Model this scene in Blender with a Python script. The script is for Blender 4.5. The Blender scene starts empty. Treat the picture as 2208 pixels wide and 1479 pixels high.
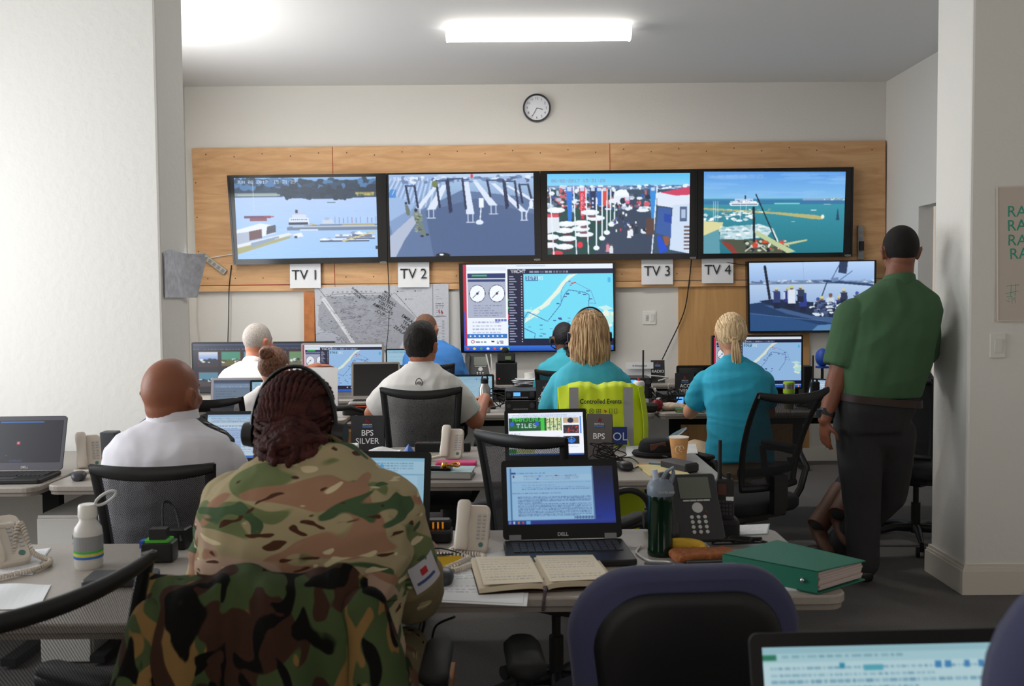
import bpy, bmesh, math, random
import numpy as np
from mathutils import Vector, Matrix, noise
random.seed(7); np.random.seed(7)
S = bpy.context.scene
COL = S.collection
PI = math.pi

# ------------------------------------------------------------------ camera
FPX = 2050.0
CAMZ = 1.45
PITCH = math.atan(94.5 / FPX)
cam_d = bpy.data.cameras.new('camera'); cam = bpy.data.objects.new('camera', cam_d); COL.objects.link(cam)
cam_d.sensor_width = 36.0; cam_d.lens = FPX / 2208 * 36.0; cam_d.clip_start = 0.05; cam_d.clip_end = 100
CR = Matrix.Rotation(PI/2 - PITCH, 3, 'X') @ Matrix.Rotation(-0.0075, 3, 'Z')
cam.matrix_world = Matrix.Translation((0, 0, CAMZ)) @ CR.to_4x4()
cam_d.dof.use_dof = True; cam_d.dof.focus_distance = 5.2; cam_d.dof.aperture_fstop = 7.0
S.camera = cam

# ------------------------------------------------------------------ world, exposure, daylight
S.view_settings.view_transform = 'Standard'; S.view_settings.look = 'None'
S.view_settings.exposure = 0.18; S.view_settings.gamma = 1.0; S.view_settings.use_curve_mapping = False
W = bpy.data.worlds.new('world'); S.world = W; W.use_nodes = True
bg = W.node_tree.nodes['Background']; bg.inputs['Color'].default_value = (1.0, 0.93, 0.85, 1); bg.inputs['Strength'].default_value = 0.92

def area(name, loc, rot, sx, sy, power, color, spread=PI):
    l = bpy.data.lights.new(name, 'AREA'); l.shape = 'RECTANGLE'; l.size = sx; l.size_y = sy
    l.energy = power; l.color = color; l.spread = spread
    o = bpy.data.objects.new(name, l); COL.objects.link(o); o.location = loc; o.rotation_euler = rot
    return o
# daylight through the window left of the front room, and the window in the left wall of the back room
area('window_daylight', (-3.38, 3.0, 1.75), (0, -PI/2, 0), 1.7, 2.2, 62, (0.90, 0.95, 1.0))
area('back_window_daylight', (-2.78, 6.3, 1.75), (0, -PI/2, 0), 1.5, 1.6, 40, (0.90, 0.95, 1.0))
# the two fluorescent battens on the ceiling
# unseen mid-air lamp added to brighten the ceiling, in place of bounced window sunlight
area('ceiling_bounce_fill', (-2.42, 6.0, 2.72), (PI, 0, 0), 0.5, 1.1, 16, (1.0, 0.99, 0.98))
area('fluorescent_light', (0.28, 6.62, 3.20), (0, 0, 0), 1.15, 0.10, 22, (1.0, 0.97, 0.93))
area('hidden_fluorescent_light', (-2.25, 5.55, 3.15), (0, 0, 0), 1.15, 0.1, 20, (1.0, 0.98, 0.95))

# ------------------------------------------------------------------ pixel to place (2208 x 1479 frame)
def ray(px, py): return CR @ Vector(((px-1104)/FPX, -(py-739.5)/FPX, -1.0))
def PZ(px, py, z=0.74):
    r = ray(px, py); t = (z-CAMZ)/r.z; return Vector((r.x*t, r.y*t, z))
def PY(px, py, y):
    r = ray(px, py); t = y/r.y; return Vector((r.x*t, y, CAMZ+r.z*t))
def PX_(px, py, x):
    r = ray(px, py); t = x/r.x; return Vector((x, r.y*t, CAMZ+r.z*t))

# ------------------------------------------------------------------ materials
def lin(c):
    if isinstance(c, str): c = tuple(int(c[i:i+2], 16)/255 for i in (0, 2, 4))
    return tuple((x/12.92 if x <= 0.04045 else ((x+0.055)/1.055)**2.4) for x in c)
MATS = {}
def mat(name, col='808080', rough=0.6, metal=0.0, bump=0, bscale=40, vary=0, vscale=6, trans=0, emit=0, spec=0.5, ior=1.45, stretch=None, sheen=0):
    if name in MATS: return MATS[name]
    m = bpy.data.materials.new(name); m.use_nodes = True; nt = m.node_tree; b = nt.nodes['Principled BSDF']
    c = lin(col); b.inputs['Base Color'].default_value = (*c, 1); b.inputs['Roughness'].default_value = rough
    b.inputs['Metallic'].default_value = metal; b.inputs['Specular IOR Level'].default_value = spec; b.inputs['IOR'].default_value = ior
    if trans: b.inputs['Transmission Weight'].default_value = trans
    if sheen: b.inputs['Sheen Weight'].default_value = sheen
    if emit: b.inputs['Emission Color'].default_value = (*c, 1); b.inputs['Emission Strength'].default_value = emit
    if bump or vary:
        tc = nt.nodes.new('ShaderNodeTexCoord'); mp = nt.nodes.new('ShaderNodeMapping'); nt.links.new(tc.outputs['Object'], mp.inputs['Vector'])
        if stretch: mp.inputs['Scale'].default_value = stretch
        def nz(sc):
            n = nt.nodes.new('ShaderNodeTexNoise'); n.inputs['Scale'].default_value = sc; n.inputs['Detail'].default_value = 4
            nt.links.new(mp.outputs['Vector'], n.inputs['Vector']); return n
        if bump:
            n = nz(bscale); bp = nt.nodes.new('ShaderNodeBump'); bp.inputs['Strength'].default_value = bump; bp.inputs['Distance'].default_value = 0.01
            nt.links.new(n.outputs['Fac'], bp.inputs['Height']); nt.links.new(bp.outputs['Normal'], b.inputs['Normal'])
        if vary:
            n = nz(vscale); r = nt.nodes.new('ShaderNodeValToRGB')
            r.color_ramp.elements[0].position = 0.3; r.color_ramp.elements[1].position = 0.7
            r.color_ramp.elements[0].color = (*[x*(1-vary) for x in c], 1); r.color_ramp.elements[1].color = (*[min(1, x*(1+vary)) for x in c], 1)
            nt.links.new(n.outputs['Fac'], r.inputs['Fac']); nt.links.new(r.outputs['Color'], b.inputs['Base Color'])
    MATS[name] = m; return m

def camo_mat(name, base, layers, bump=0.25):
    """layers: (colour, scale vector, offset, threshold, distortion)"""
    m = bpy.data.materials.new(name); m.use_nodes = True; nt = m.node_tree; b = nt.nodes['Principled BSDF']
    b.inputs['Roughness'].default_value = 0.9; b.inputs['Specular IOR Level'].default_value = 0.1
    tc = nt.nodes.new('ShaderNodeTexCoord'); prev = None
    for (c, sc, off, th, dist) in layers:
        mp = nt.nodes.new('ShaderNodeMapping'); mp.inputs['Scale'].default_value = sc; mp.inputs['Location'].default_value = off
        mp.inputs['Rotation'].default_value = (0, 0.35, 0)
        nt.links.new(tc.outputs['Object'], mp.inputs['Vector'])
        n = nt.nodes.new('ShaderNodeTexNoise'); n.inputs['Scale'].default_value = 1; n.inputs['Detail'].default_value = 1.2; n.inputs['Distortion'].default_value = dist
        nt.links.new(mp.outputs['Vector'], n.inputs['Vector'])
        r = nt.nodes.new('ShaderNodeValToRGB'); r.color_ramp.elements[0].position = th-0.008; r.color_ramp.elements[1].position = th+0.008
        nt.links.new(n.outputs['Fac'], r.inputs['Fac'])
        mx = nt.nodes.new('ShaderNodeMix'); mx.data_type = 'RGBA'
        nt.links.new(r.outputs['Color'], mx.inputs['Factor'])
        if prev: nt.links.new(prev, mx.inputs[6])
        else: mx.inputs[6].default_value = (*lin(base), 1)
        mx.inputs[7].default_value = (*lin(c), 1); prev = mx.outputs[2]
    nt.links.new(prev, b.inputs['Base Color'])
    n = nt.nodes.new('ShaderNodeTexNoise'); n.inputs['Scale'].default_value = 14; nt.links.new(tc.outputs['Object'], n.inputs['Vector'])
    bp = nt.nodes.new('ShaderNodeBump'); bp.inputs['Strength'].default_value = bump; bp.inputs['Distance'].default_value = 0.02
    nt.links.new(n.outputs['Fac'], bp.inputs['Height']); nt.links.new(bp.outputs['Normal'], b.inputs['Normal'])
    MATS[name] = m; return m

def net_mat(name, col, hole, scale):
    """woven chair net: opaque threads with open holes"""
    m = bpy.data.materials.new(name); m.use_nodes = True; nt = m.node_tree; b = nt.nodes['Principled BSDF']
    b.inputs['Base Color'].default_value = (*lin(col), 1); b.inputs['Roughness'].default_value = 0.8
    tc = nt.nodes.new('ShaderNodeTexCoord'); mp = nt.nodes.new('ShaderNodeMapping'); mp.inputs['Rotation'].default_value = (0, 0.6, 0); nt.links.new(tc.outputs['Object'], mp.inputs['Vector'])
    sx = nt.nodes.new('ShaderNodeSeparateXYZ'); nt.links.new(mp.outputs['Vector'], sx.inputs[0])
    outs = []
    for ax in ('X', 'Z'):
        a = nt.nodes.new('ShaderNodeMath'); a.operation = 'MULTIPLY'; a.inputs[1].default_value = scale; nt.links.new(sx.outputs[ax], a.inputs[0])
        f = nt.nodes.new('ShaderNodeMath'); f.operation = 'FRACT'; nt.links.new(a.outputs[0], f.inputs[0])
        g = nt.nodes.new('ShaderNodeMath'); g.operation = 'LESS_THAN'; g.inputs[1].default_value = hole; nt.links.new(f.outputs[0], g.inputs[0]); outs.append(g)
    mu = nt.nodes.new('ShaderNodeMath'); mu.operation = 'MULTIPLY'; nt.links.new(outs[0].outputs[0], mu.inputs[0]); nt.links.new(outs[1].outputs[0], mu.inputs[1])
    tr = nt.nodes.new('ShaderNodeBsdfTransparent'); mx = nt.nodes.new('ShaderNodeMixShader')
    nt.links.new(mu.outputs[0], mx.inputs[0]); nt.links.new(b.outputs[0], mx.inputs[1]); nt.links.new(tr.outputs[0], mx.inputs[2])
    nt.links.new(mx.outputs[0], nt.nodes['Material Output'].inputs['Surface']); MATS[name] = m; return m

def wood_mat(name, c0, c1, c2, scale=(1.2, 8, 9)):
    m = bpy.data.materials.new(name); m.use_nodes = True; nt = m.node_tree; b = nt.nodes['Principled BSDF']; b.inputs['Roughness'].default_value = 0.62
    tc = nt.nodes.new('ShaderNodeTexCoord'); mp = nt.nodes.new('ShaderNodeMapping'); mp.inputs['Scale'].default_value = scale
    nt.links.new(tc.outputs['Object'], mp.inputs['Vector'])
    n = nt.nodes.new('ShaderNodeTexNoise'); n.inputs['Scale'].default_value = 1.3; n.inputs['Detail'].default_value = 6; n.inputs['Distortion'].default_value = 1.2; n.inputs['Roughness'].default_value = 0.6
    nt.links.new(mp.outputs['Vector'], n.inputs['Vector'])
    r = nt.nodes.new('ShaderNodeValToRGB'); e = r.color_ramp.elements
    e[0].position = 0.3; e[0].color = (*lin(c0), 1); e[1].position = 0.72; e[1].color = (*lin(c2), 1); x = e.new(0.5); x.color = (*lin(c1), 1)
    nt.links.new(n.outputs['Fac'], r.inputs['Fac']); nt.links.new(r.outputs['Color'], b.inputs['Base Color']); MATS[name] = m; return m

def screen_mat(name, strength=1.0):
    m = bpy.data.materials.new(name); m.use_nodes = True; nt = m.node_tree; b = nt.nodes['Principled BSDF']
    b.inputs['Base Color'].default_value = (0.01, 0.01, 0.012, 1); b.inputs['Roughness'].default_value = 0.35
    a = nt.nodes.new('ShaderNodeAttribute'); a.attribute_name = 'picture'
    nt.links.new(a.outputs['Color'], b.inputs['Emission Color']); b.inputs['Emission Strength'].default_value = strength
    MATS[name] = m; return m
def print_mat(name):
    m = bpy.data.materials.new(name); m.use_nodes = True; nt = m.node_tree; b = nt.nodes['Principled BSDF']; b.inputs['Roughness'].default_value = 0.8
    a = nt.nodes.new('ShaderNodeAttribute'); a.attribute_name = 'picture'
    nt.links.new(a.outputs['Color'], b.inputs['Base Color']); MATS[name] = m; return m

# ------------------------------------------------------------------ mesh builder
def V(*a): return Vector(a)
class MB:
    def __init__(s): s.v = []; s.f = []; s.m = []; s.cur = 0
    def add(s, vs, fs):
        o = len(s.v); s.v += [tuple(x) for x in vs]
        for f in fs: s.f.append([i+o for i in f]); s.m.append(s.cur)
    def box(s, c, d, rz=0, rx=0, ry=0, taper=1.0):
        hx, hy, hz = d[0]/2, d[1]/2, d[2]/2
        R = Matrix.Rotation(rz, 3, 'Z') @ Matrix.Rotation(ry, 3, 'Y') @ Matrix.Rotation(rx, 3, 'X'); c = Vector(c)
        vs = [c + R @ Vector((x*hx*(taper if z > 0 else 1), y*hy*(taper if z > 0 else 1), z*hz)) for z in (-1, 1) for x, y in ((-1, -1), (1, -1), (1, 1), (-1, 1))]
        s.add(vs, [(3, 2, 1, 0), (4, 5, 6, 7), (0, 1, 5, 4), (1, 2, 6, 5), (2, 3, 7, 6), (3, 0, 4, 7)]); return s
    def rbox(s, c, d, r=0.01, rz=0, rx=0, ry=0, n=4, edge=0.0):
        """box with rounded plan corners and a small top and bottom chamfer"""
        hx, hy, hz = d[0]/2, d[1]/2, d[2]/2; r = min(r, hx*.99, hy*.99); e = edge
        R = Matrix.Rotation(rz, 3, 'Z') @ Matrix.Rotation(ry, 3, 'Y') @ Matrix.Rotation(rx, 3, 'X'); c = Vector(c)
        def ring(z, ins):
            out = []
            for k, (sx, sy) in enumerate(((1, 1), (-1, 1), (-1, -1), (1, -1))):
                for i in range(n+1):
                    a = PI/2*(k + i/n); out.append(c + R @ Vector((sx*(hx-r)+math.cos(a)*(r-ins), sy*(hy-r)+math.sin(a)*(r-ins), z)))
            return out
        rings = [ring(-hz, e), ring(-hz+e, 0), ring(hz-e, 0), ring(hz, e)] if e else [ring(-hz, 0), ring(hz, 0)]
        s.rings(rings); return s
    def rings(s, rings, cap=True, closed=True):
        n = len(rings[0]); vs = [p for r in rings for p in r]; fs = []
        for i in range(len(rings)-1):
            for j in range(n if closed else n-1):
                k = (j+1) % n; fs.append((i*n+j, i*n+k, (i+1)*n+k, (i+1)*n+j))
        if cap: fs.append(tuple(reversed(range(n)))); fs.append(tuple((len(rings)-1)*n+j for j in range(n)))
        s.add(vs, fs); return s
    def lathe(s, prof, c=(0, 0, 0), n=20, R=None, sx=1, sy=1):
        c = Vector(c); rs = []
        for r, z in prof:
            ring = [Vector((math.cos(2*PI*i/n)*max(r, 1e-4)*sx, math.sin(2*PI*i/n)*max(r, 1e-4)*sy, z)) for i in range(n)]
            rs.append([c + (R @ p if R else p) for p in ring])
        s.rings(rs); return s
    def cyl(s, a, b, r, r2=None, n=12):
        a = Vector(a); b = Vector(b); r2 = r if r2 is None else r2; return s.tube([a, b], [r, r2], n)
    def tube(s, pts, rad, n=8, flat=None, cap=True, side=None):
        pts = [Vector(p) for p in pts]; m = len(pts)
        if not hasattr(rad, '__len__'): rad = [rad]*m
        rs = []; prev = None
        for i, p in enumerate(pts):
            t = (pts[min(i+1, m-1)] - pts[max(i-1, 0)]); t = t.normalized() if t.length > 1e-9 else Vector((0, 0, 1))
            if prev is None:
                ref = Vector(side) if side else (Vector((0, 0, 1)) if abs(t.z) < 0.9 else Vector((1, 0, 0)))
                u = (ref - t*ref.dot(t)).normalized()
            else:
                u = prev - t*prev.dot(t); u = u.normalized() if u.length > 1e-6 else prev
            prev = u; w = t.cross(u); k = flat if flat else 1
            rs.append([p + u*math.cos(2*PI*j/n)*rad[i] + w*math.sin(2*PI*j/n)*rad[i]*k for j in range(n)])
        s.rings(rs, cap); return s
    def sph(s, c, r, n=12, R=None):
        c = Vector(c); r = (r, r, r) if not hasattr(r, '__len__') else r; rs = []
        for i in range(n+1):
            a = PI*i/n; sa = max(math.sin(a), 1e-3)
            ring = [Vector((r[0]*sa*math.cos(2*PI*j/(n*1.5)), r[1]*sa*math.sin(2*PI*j/(n*1.5)), -r[2]*math.cos(a))) for j in range(int(n*1.5))]
            rs.append([c + (R @ p if R else p) for p in ring])
        s.rings(rs); return s
    def limb(s, pts, rad, n=14):
        for i in range(len(pts)-1):
            s.tube([pts[i], pts[i+1]], [rad[i], rad[i+1]], n)
        for p, r in zip(pts, rad): s.sph(p, r, 10)
        return s
    def prism(s, poly, z0, z1):
        n = len(poly); s.add([(x, y, z0) for x, y in poly]+[(x, y, z1) for x, y in poly], [tuple(reversed(range(n))), tuple(range(n, 2*n))]+[(i, (i+1) % n, n+(i+1) % n, n+i) for i in range(n)]); return s
    def quad(s, a, b, c, d, t=None):
        """thick quad: a b c d, thickened by vector t"""
        vs = [Vector(x) for x in (a, b, c, d)]
        if t is None: s.add(vs, [(0, 1, 2, 3)]); return s
        t = Vector(t); s.add(vs+[x+t for x in vs], [(0, 1, 2, 3), (7, 6, 5, 4), (1, 0, 4, 5), (2, 1, 5, 6), (3, 2, 6, 7), (0, 3, 7, 4)]); return s
    def grid(s, fn, nu, nv):
        vs = [fn(i/nu, j/nv) for j in range(nv+1) for i in range(nu+1)]
        s.add(vs, [(j*(nu+1)+i, j*(nu+1)+i+1, (j+1)*(nu+1)+i+1, (j+1)*(nu+1)+i) for j in range(nv) for i in range(nu)]); return s
    def mesh(s, name):
        me = bpy.data.meshes.new(name); me.from_pydata(s.v, [], s.f); me.update(); return me

def fix_normals(me):
    bm = bmesh.new(); bm.from_mesh(me); bmesh.ops.recalc_face_normals(bm, faces=bm.faces); bm.to_mesh(me); bm.free()
def part(name, mb, m, parent=None, loc=(0, 0, 0), rot=(0, 0, 0), smooth=False, bevel=0, thick=0, sub=0, label=None):
    me = mb.mesh(name) if isinstance(mb, MB) else mb
    if isinstance(mb, MB):
        fix_normals(me)
        ms = m if isinstance(m, (list, tuple)) else [m]
        for x in ms: me.materials.append(x)
        if len(ms) > 1: me.polygons.foreach_set('material_index', mb.m)
    else:
        if not me.materials: me.materials.append(m)
    o = bpy.data.objects.new(name, me); COL.objects.link(o); o.location = loc; o.rotation_euler = rot
    if parent: o.parent = parent
    if smooth:
        me.polygons.foreach_set('use_smooth', [True]*len(me.polygons))
        try: me.set_sharp_from_angle(angle=smooth if smooth is not True else 0.9)
        except Exception: pass
    if thick: x = o.modifiers.new('t', 'SOLIDIFY'); x.thickness = thick; x.offset = 0
    if bevel: x = o.modifiers.new('b', 'BEVEL'); x.width = bevel; x.segments = 2; x.limit_method = 'ANGLE'
    if sub: x = o.modifiers.new('s', 'SUBSURF'); x.levels = sub; x.render_levels = sub
    if label: o['label'] = label
    return o
def tag(o, label, cat, group=None):
    o['label'] = label; o['category'] = cat
    if group: o['group'] = group
    return o
def thing(name, label, cat, loc=(0, 0, 0), rz=0, group=None):
    o = bpy.data.objects.new(name, None); COL.objects.link(o); o.location = loc; o.rotation_euler = (0, 0, rz); o.empty_display_size = 0.05
    return tag(o, label, cat, group)
def solo(name, mb, m, label, cat, group=None, **k): return tag(part(name, mb, m, **k), label, cat, group)
def struct(name, mb, m, **k):
    o = part(name, mb, m, **k); o['kind'] = 'structure'; return o

def organic(mb, voxel=0.008, smooth=6, fac=0.6, fold=0, fscale=(7, 7, 7), seed=0, dec=None):
    """fuse overlapping closed shapes into one continuous surface"""
    me = mb.mesh('tmp'); fix_islands = me
    o = bpy.data.objects.new('tmp', me); COL.objects.link(o)
    r = o.modifiers.new('r', 'REMESH'); r.mode = 'VOXEL'; r.voxel_size = voxel; r.adaptivity = 0
    if smooth: sm = o.modifiers.new('s', 'SMOOTH'); sm.factor = fac; sm.iterations = smooth
    dg = bpy.context.evaluated_depsgraph_get(); dg.update()
    out = bpy.data.meshes.new_from_object(o.evaluated_get(dg))
    bpy.data.objects.remove(o); bpy.data.meshes.remove(me)
    if fold:
        n = len(out.vertices); co = np.empty(n*3); no = np.empty(n*3); out.vertices.foreach_get('co', co); out.vertices.foreach_get('normal', no)
        co = co.reshape(-1, 3); no = no.reshape(-1, 3)
        fs = np.array(fscale); h = np.empty(n)
        for i in range(n):
            p = co[i]*fs + seed
            q = Vector((p[0]+1.3*noise.noise(Vector(p*0.5)), p[1], p[2]))
            a = noise.noise(q); b = noise.noise(q*2.3)
            h[i] = (1-abs(a)*2.2)*0.7 + b*0.4
        co += no*(h[:, None]*fold); out.vertices.foreach_set('co', co.ravel()); out.update()
    out.polygons.foreach_set('use_smooth', [True]*len(out.polygons)); return out

# ------------------------------------------------------------------ text as thin raised mesh
def text(s, size, m, parent, loc, rot=(PI/2, 0, 0), name='lettering', align='CENTER', bold=0, thick=0.0004, sx=1.0):
    cu = bpy.data.curves.new(name, 'FONT'); cu.body = s; cu.size = size; cu.align_x = align; cu.align_y = 'CENTER'; cu.extrude = thick; cu.offset = bold; cu.resolution_u = 3
    o = bpy.data.objects.new(name, cu); COL.objects.link(o); dg = bpy.context.evaluated_depsgraph_get(); dg.update()
    me = bpy.data.meshes.new_from_object(o.evaluated_get(dg)); bpy.data.objects.remove(o); bpy.data.curves.remove(cu)
    me.materials.clear(); me.materials.append(m)
    t = bpy.data.objects.new(name, me); COL.objects.link(t); t.location = loc; t.rotation_euler = rot; t.scale = (sx, 1, 1)
    if parent: t.parent = parent
    return t

# ------------------------------------------------------------------ raster painter for displays and prints
FONT = dict(zip('ABCDEFGHIJKLMNOPQRSTUVWXYZ0123456789:/-.', """7C1211127C 7F49494936 3E41414122 7F4141221C 7F49494941 7F09090901 3E41415132 7F0808087F 00417F4100 2040413F01 7F08142241 7F40404040 7F021C027F 7F0408107F 3E4141413E 7F09090906 3E4151215E 7F09192946 2649494932 03017F0103 3F4040403F 1F2040201F 3F4038403F 6314081463 0304780403 6159494D43 3E5149453E 00427F4000 7249494946 2141494D33 1814127F10 2745454539 3C4A494931 4121110907 3649494936 464949291E 0000140000 2010080402 0808080808 0060600000""".split()))
class Pic:
    def __init__(s, w, h, c='000000'):
        s.w, s.h = w, h; s.a = np.zeros((h, w, 3)); s.a[:] = s.c(c); s.Y, s.X = np.mgrid[0:h, 0:w]; s.X = (s.X+.5)/w; s.Y = (s.Y+.5)/h; s.asp = w/h
    def c(s, c): return np.array([int(c[i:i+2], 16)/255 for i in (0, 2, 4)])
    def put(s, m, c, al=1.0): s.a[m] = s.a[m]*(1-al) + s.c(c)*al
    def rect(s, x0, y0, x1, y1, c, al=1.0): s.put((s.X >= x0) & (s.X < x1) & (s.Y >= y0) & (s.Y < y1), c, al)
    def grad(s, x0, y0, x1, y1, c0, c1):
        m = (s.X >= x0) & (s.X < x1) & (s.Y >= y0) & (s.Y < y1); t = ((s.Y-y0)/(y1-y0))[m][:, None]; s.a[m] = s.c(c0)*(1-t)+s.c(c1)*t
    def ell(s, cx, cy, rx, ry, c, al=1.0, ring=0):
        d = ((s.X-cx)/rx)**2+((s.Y-cy)/ry)**2; m = d < 1
        if ring: m &= d > (1-ring)**2
        s.put(m, c, al)
    def poly(s, pts, c, al=1.0):
        m = np.zeros(s.X.shape, bool); n = len(pts)
        for i in range(n):
            x0, y0 = pts[i]; x1, y1 = pts[(i+1) % n]
            if y0 == y1: continue
            m ^= ((s.Y >= y0) != (s.Y >= y1)) & (s.X < (x1-x0)*(s.Y-y0)/(y1-y0)+x0)
        s.put(m, c, al)
    def line(s, pts, c, w=0.004, al=1.0):
        for (x0, y0), (x1, y1) in zip(pts, pts[1:]):
            dx, dy = (x1-x0), (y1-y0)/s.asp; L = dx*dx+dy*dy+1e-12
            t = np.clip(((s.X-x0)*dx+(s.Y-y0)/s.asp*dy)/L, 0, 1); d = np.hypot(s.X-x0-t*dx, (s.Y-y0)/s.asp-t*dy); s.put(d < w/2, c, al)
    def text(s, x, y, t, c, k=1, al=1.0):
        px = int(x*s.w); py = int(y*s.h)
        for ch in t.upper():
            g = FONT.get(ch)
            if g:
                for i in range(5):
                    b = int(g[i*2:i*2+2], 16)
                    for j in range(7):
                        if b >> j & 1:
                            X0, Y0 = px+i*k, py+j*k
                            if 0 <= X0 < s.w and 0 <= Y0 < s.h: s.a[Y0:Y0+k, X0:X0+k] = s.a[Y0:Y0+k, X0:X0+k]*(1-al)+s.c(c)*al
            px += 6*k
    def words(s, x0, y0, x1, rows, dy, c, seed=1, w=0.02, h=0.4):
        """rows of unreadably small type"""
        r = random.Random(seed)
        for k in range(rows):
            x = x0; y = y0+k*dy
            end = x1 if r.random() < .75 else x0+(x1-x0)*r.uniform(.3, .9)
            while x < end:
                L = w*r.uniform(.4, 1.5); s.rect(x, y, min(x+L, end), y+dy*h, c, r.uniform(.35, .75)); x += L+w*.35
    def blobs(s, x0, y0, x1, y1, n, cs, sx, sy, seed=1, al=1.0):
        r = random.Random(seed)
        for _ in range(n):
            s.ell(r.uniform(x0, x1), r.uniform(y0, y1), sx*r.uniform(.4, 1.4), sy*r.uniform(.4, 1.4), r.choice(cs), al)
    def grain(s, amp, seed=1):
        g = np.random.RandomState(seed); n = g.rand(s.h//3+2, s.w//3+2); n = np.kron(n, np.ones((3, 3)))[:s.h, :s.w]; s.a = np.clip(s.a+(n[..., None]-.5)*amp, 0, 1)
    def soft(s, k=1):
        for _ in range(k):
            a = np.pad(s.a, ((1, 1), (1, 1), (0, 0)), 'edge'); s.a = (a[:-2, 1:-1]+a[2:, 1:-1]+a[1:-1, :-2]+a[1:-1, 2:]+2*a[1:-1, 1:-1])/6
    def mesh(s, name, p00, p10, p11, p01, m, off=0):
        """p00 top left, p10 top right, p11 bottom right, p01 bottom left"""
        w, h = s.w, s.h; u = np.linspace(0, 1, w)[None, :, None]; v = np.linspace(0, 1, h)[:, None, None]
        p00, p10, p11, p01 = [np.array(p, float) for p in (p00, p10, p11, p01)]
        co = (p00*(1-u)+p10*u)*(1-v)+(p01*(1-u)+p11*u)*v
        me = bpy.data.meshes.new(name); i = np.arange(h-1)[:, None]*w+np.arange(w-1)[None, :]
        f = np.stack([i, i+w, i+w+1, i+1], -1).reshape(-1, 4)
        me.vertices.add(w*h); me.vertices.foreach_set('co', co.reshape(-1)); me.loops.add(f.size); me.loops.foreach_set('vertex_index', f.reshape(-1))
        me.polygons.add(len(f)); me.polygons.foreach_set('loop_start', np.arange(len(f))*4)
        me.update(calc_edges=True)
        a = np.clip(s.a, 0, 1); L = np.where(a <= .04045, a/12.92, ((a+.055)/1.055)**2.4)
        at = me.color_attributes.new('picture', 'FLOAT_COLOR', 'POINT'); at.data.foreach_set('color', np.concatenate([L, np.ones((h, w, 1))], -1).reshape(-1))
        me.materials.append(m); return me
# ================================================================== ROOM
WY = 8.38; CEIL = 3.32
paint = mat('wall_paint', 'd3d0ca', 0.75, bump=0.12, bscale=60)
paint_w = mat('stub_paint', 'dedcd6', 0.8, bump=0.22, bscale=28)
ceil_m = mat('ceiling_paint', 'dddcda', 0.85, bump=0.05, bscale=30)
carpet = mat('carpet', '676462', 0.95, bump=0.5, bscale=350, vary=0.3, vscale=220, spec=0.1)
trim_m = mat('trim_paint', 'd2cbc1', 0.5)
black = mat('black_plastic', '161617', 0.45); blackm = mat('black_matte', '121213', 0.75); blackg = mat('black_gloss', '0c0c0e', 0.18)
dgrey = mat('dark_grey_plastic', '37373a', 0.5); grey = mat('grey_plastic', '7d7f82', 0.5); lgrey = mat('light_grey_plastic', 'b9b9b8', 0.5)
white_p = mat('white_plastic', 'dcdad4', 0.4); ivory = mat('ivory_plastic', 'd3c8bb', 0.42); paper = mat('paper', 'dfe0e2', 0.85); paper_c = mat('cream_paper', 'd9cdb8', 0.85)
steel = mat('steel', 'a8a6a2', 0.3, metal=1.0); chrome = mat('chrome', 'c8c8c8', 0.15, metal=1.0); ink = mat('ink', '2c2c30', 0.8)
lam = mat('laminate', '9c948c', 0.38, vary=0.05, vscale=90); lam_edge = mat('laminate_edge', '8b8279', 0.45); wht_ink = mat('white_ink', 'f0f0f0', 0.7)
red_m = mat('red_paint', 'b3262a', 0.5); green_lit = mat('green_plastic', '4fae3a', 0.4); blue_p = mat('blue_plastic', '2657b8', 0.4); yellow_p = mat('yellow_paper', 'e8c62a', 0.7)
scr = screen_mat('display', .88); scr_dim = screen_mat('display_soft', .7); prt = print_mat('printed')

XL = -1.68; XR = 2.196
struct('floor', MB().box((0.2, 3.2, -0.05), (7.6, 10.6, 0.1)), carpet)
struct('ceiling', MB().box((0.2, 3.2, CEIL+0.05), (7.6, 10.6, 0.1)), ceil_m)
struct('wall_back', MB().box((0.2, WY+0.06, CEIL/2), (7.2, 0.12, CEIL)), paint)
# left wall of the back room, with its window
b = MB(); x = -2.90
b.box((x, 4.95+0.2, CEIL/2), (0.12, 0.4, CEIL)); b.box((x, (7.1+WY)/2, CEIL/2), (0.12, WY-7.1, CEIL)); b.box((x, 6.225, 0.45), (0.12, 1.75, 0.9)); b.box((x, 6.225, 2.95), (0.12, 1.75, 0.74))
struct('wall_back_left', b, paint)
def window(n, x, y0, y1, z0, z1):
    b = MB()
    for (c, d) in (((x, (y0+y1)/2, z0+.025), (0.06, y1-y0, 0.05)), ((x, (y0+y1)/2, z1-.025), (0.06, y1-y0, 0.05)), ((x, y0+.025, (z0+z1)/2), (0.06, 0.05, z1-z0)), ((x, y1-.025, (z0+z1)/2), (0.06, 0.05, z1-z0)), ((x, (y0+y1)/2, (z0+z1)/2), (0.05, 0.04, z1-z0))): b.box(c, d)
    struct(n, b, trim_m)
window('window_1', -2.90, 5.35, 7.1, 0.9, 2.58); window('window_2', -3.56, 1.85, 4.15, 0.85, 2.65)
b = MB(); x = -3.56
b.box((x, -0.125, CEIL/2), (0.12, 3.95, CEIL)); b.box((x, 4.55, CEIL/2), (0.12, 0.8, CEIL)); b.box((x, 3.0, 0.425), (0.12, 2.3, 0.85)); b.box((x, 3.0, 2.985), (0.12, 2.3, 0.67))
struct('wall_front_left', b, paint)
struct('wall_front_right', MB().box((3.66, 1.4, CEIL/2), (0.12, 7.0, CEIL)), paint)
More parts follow.
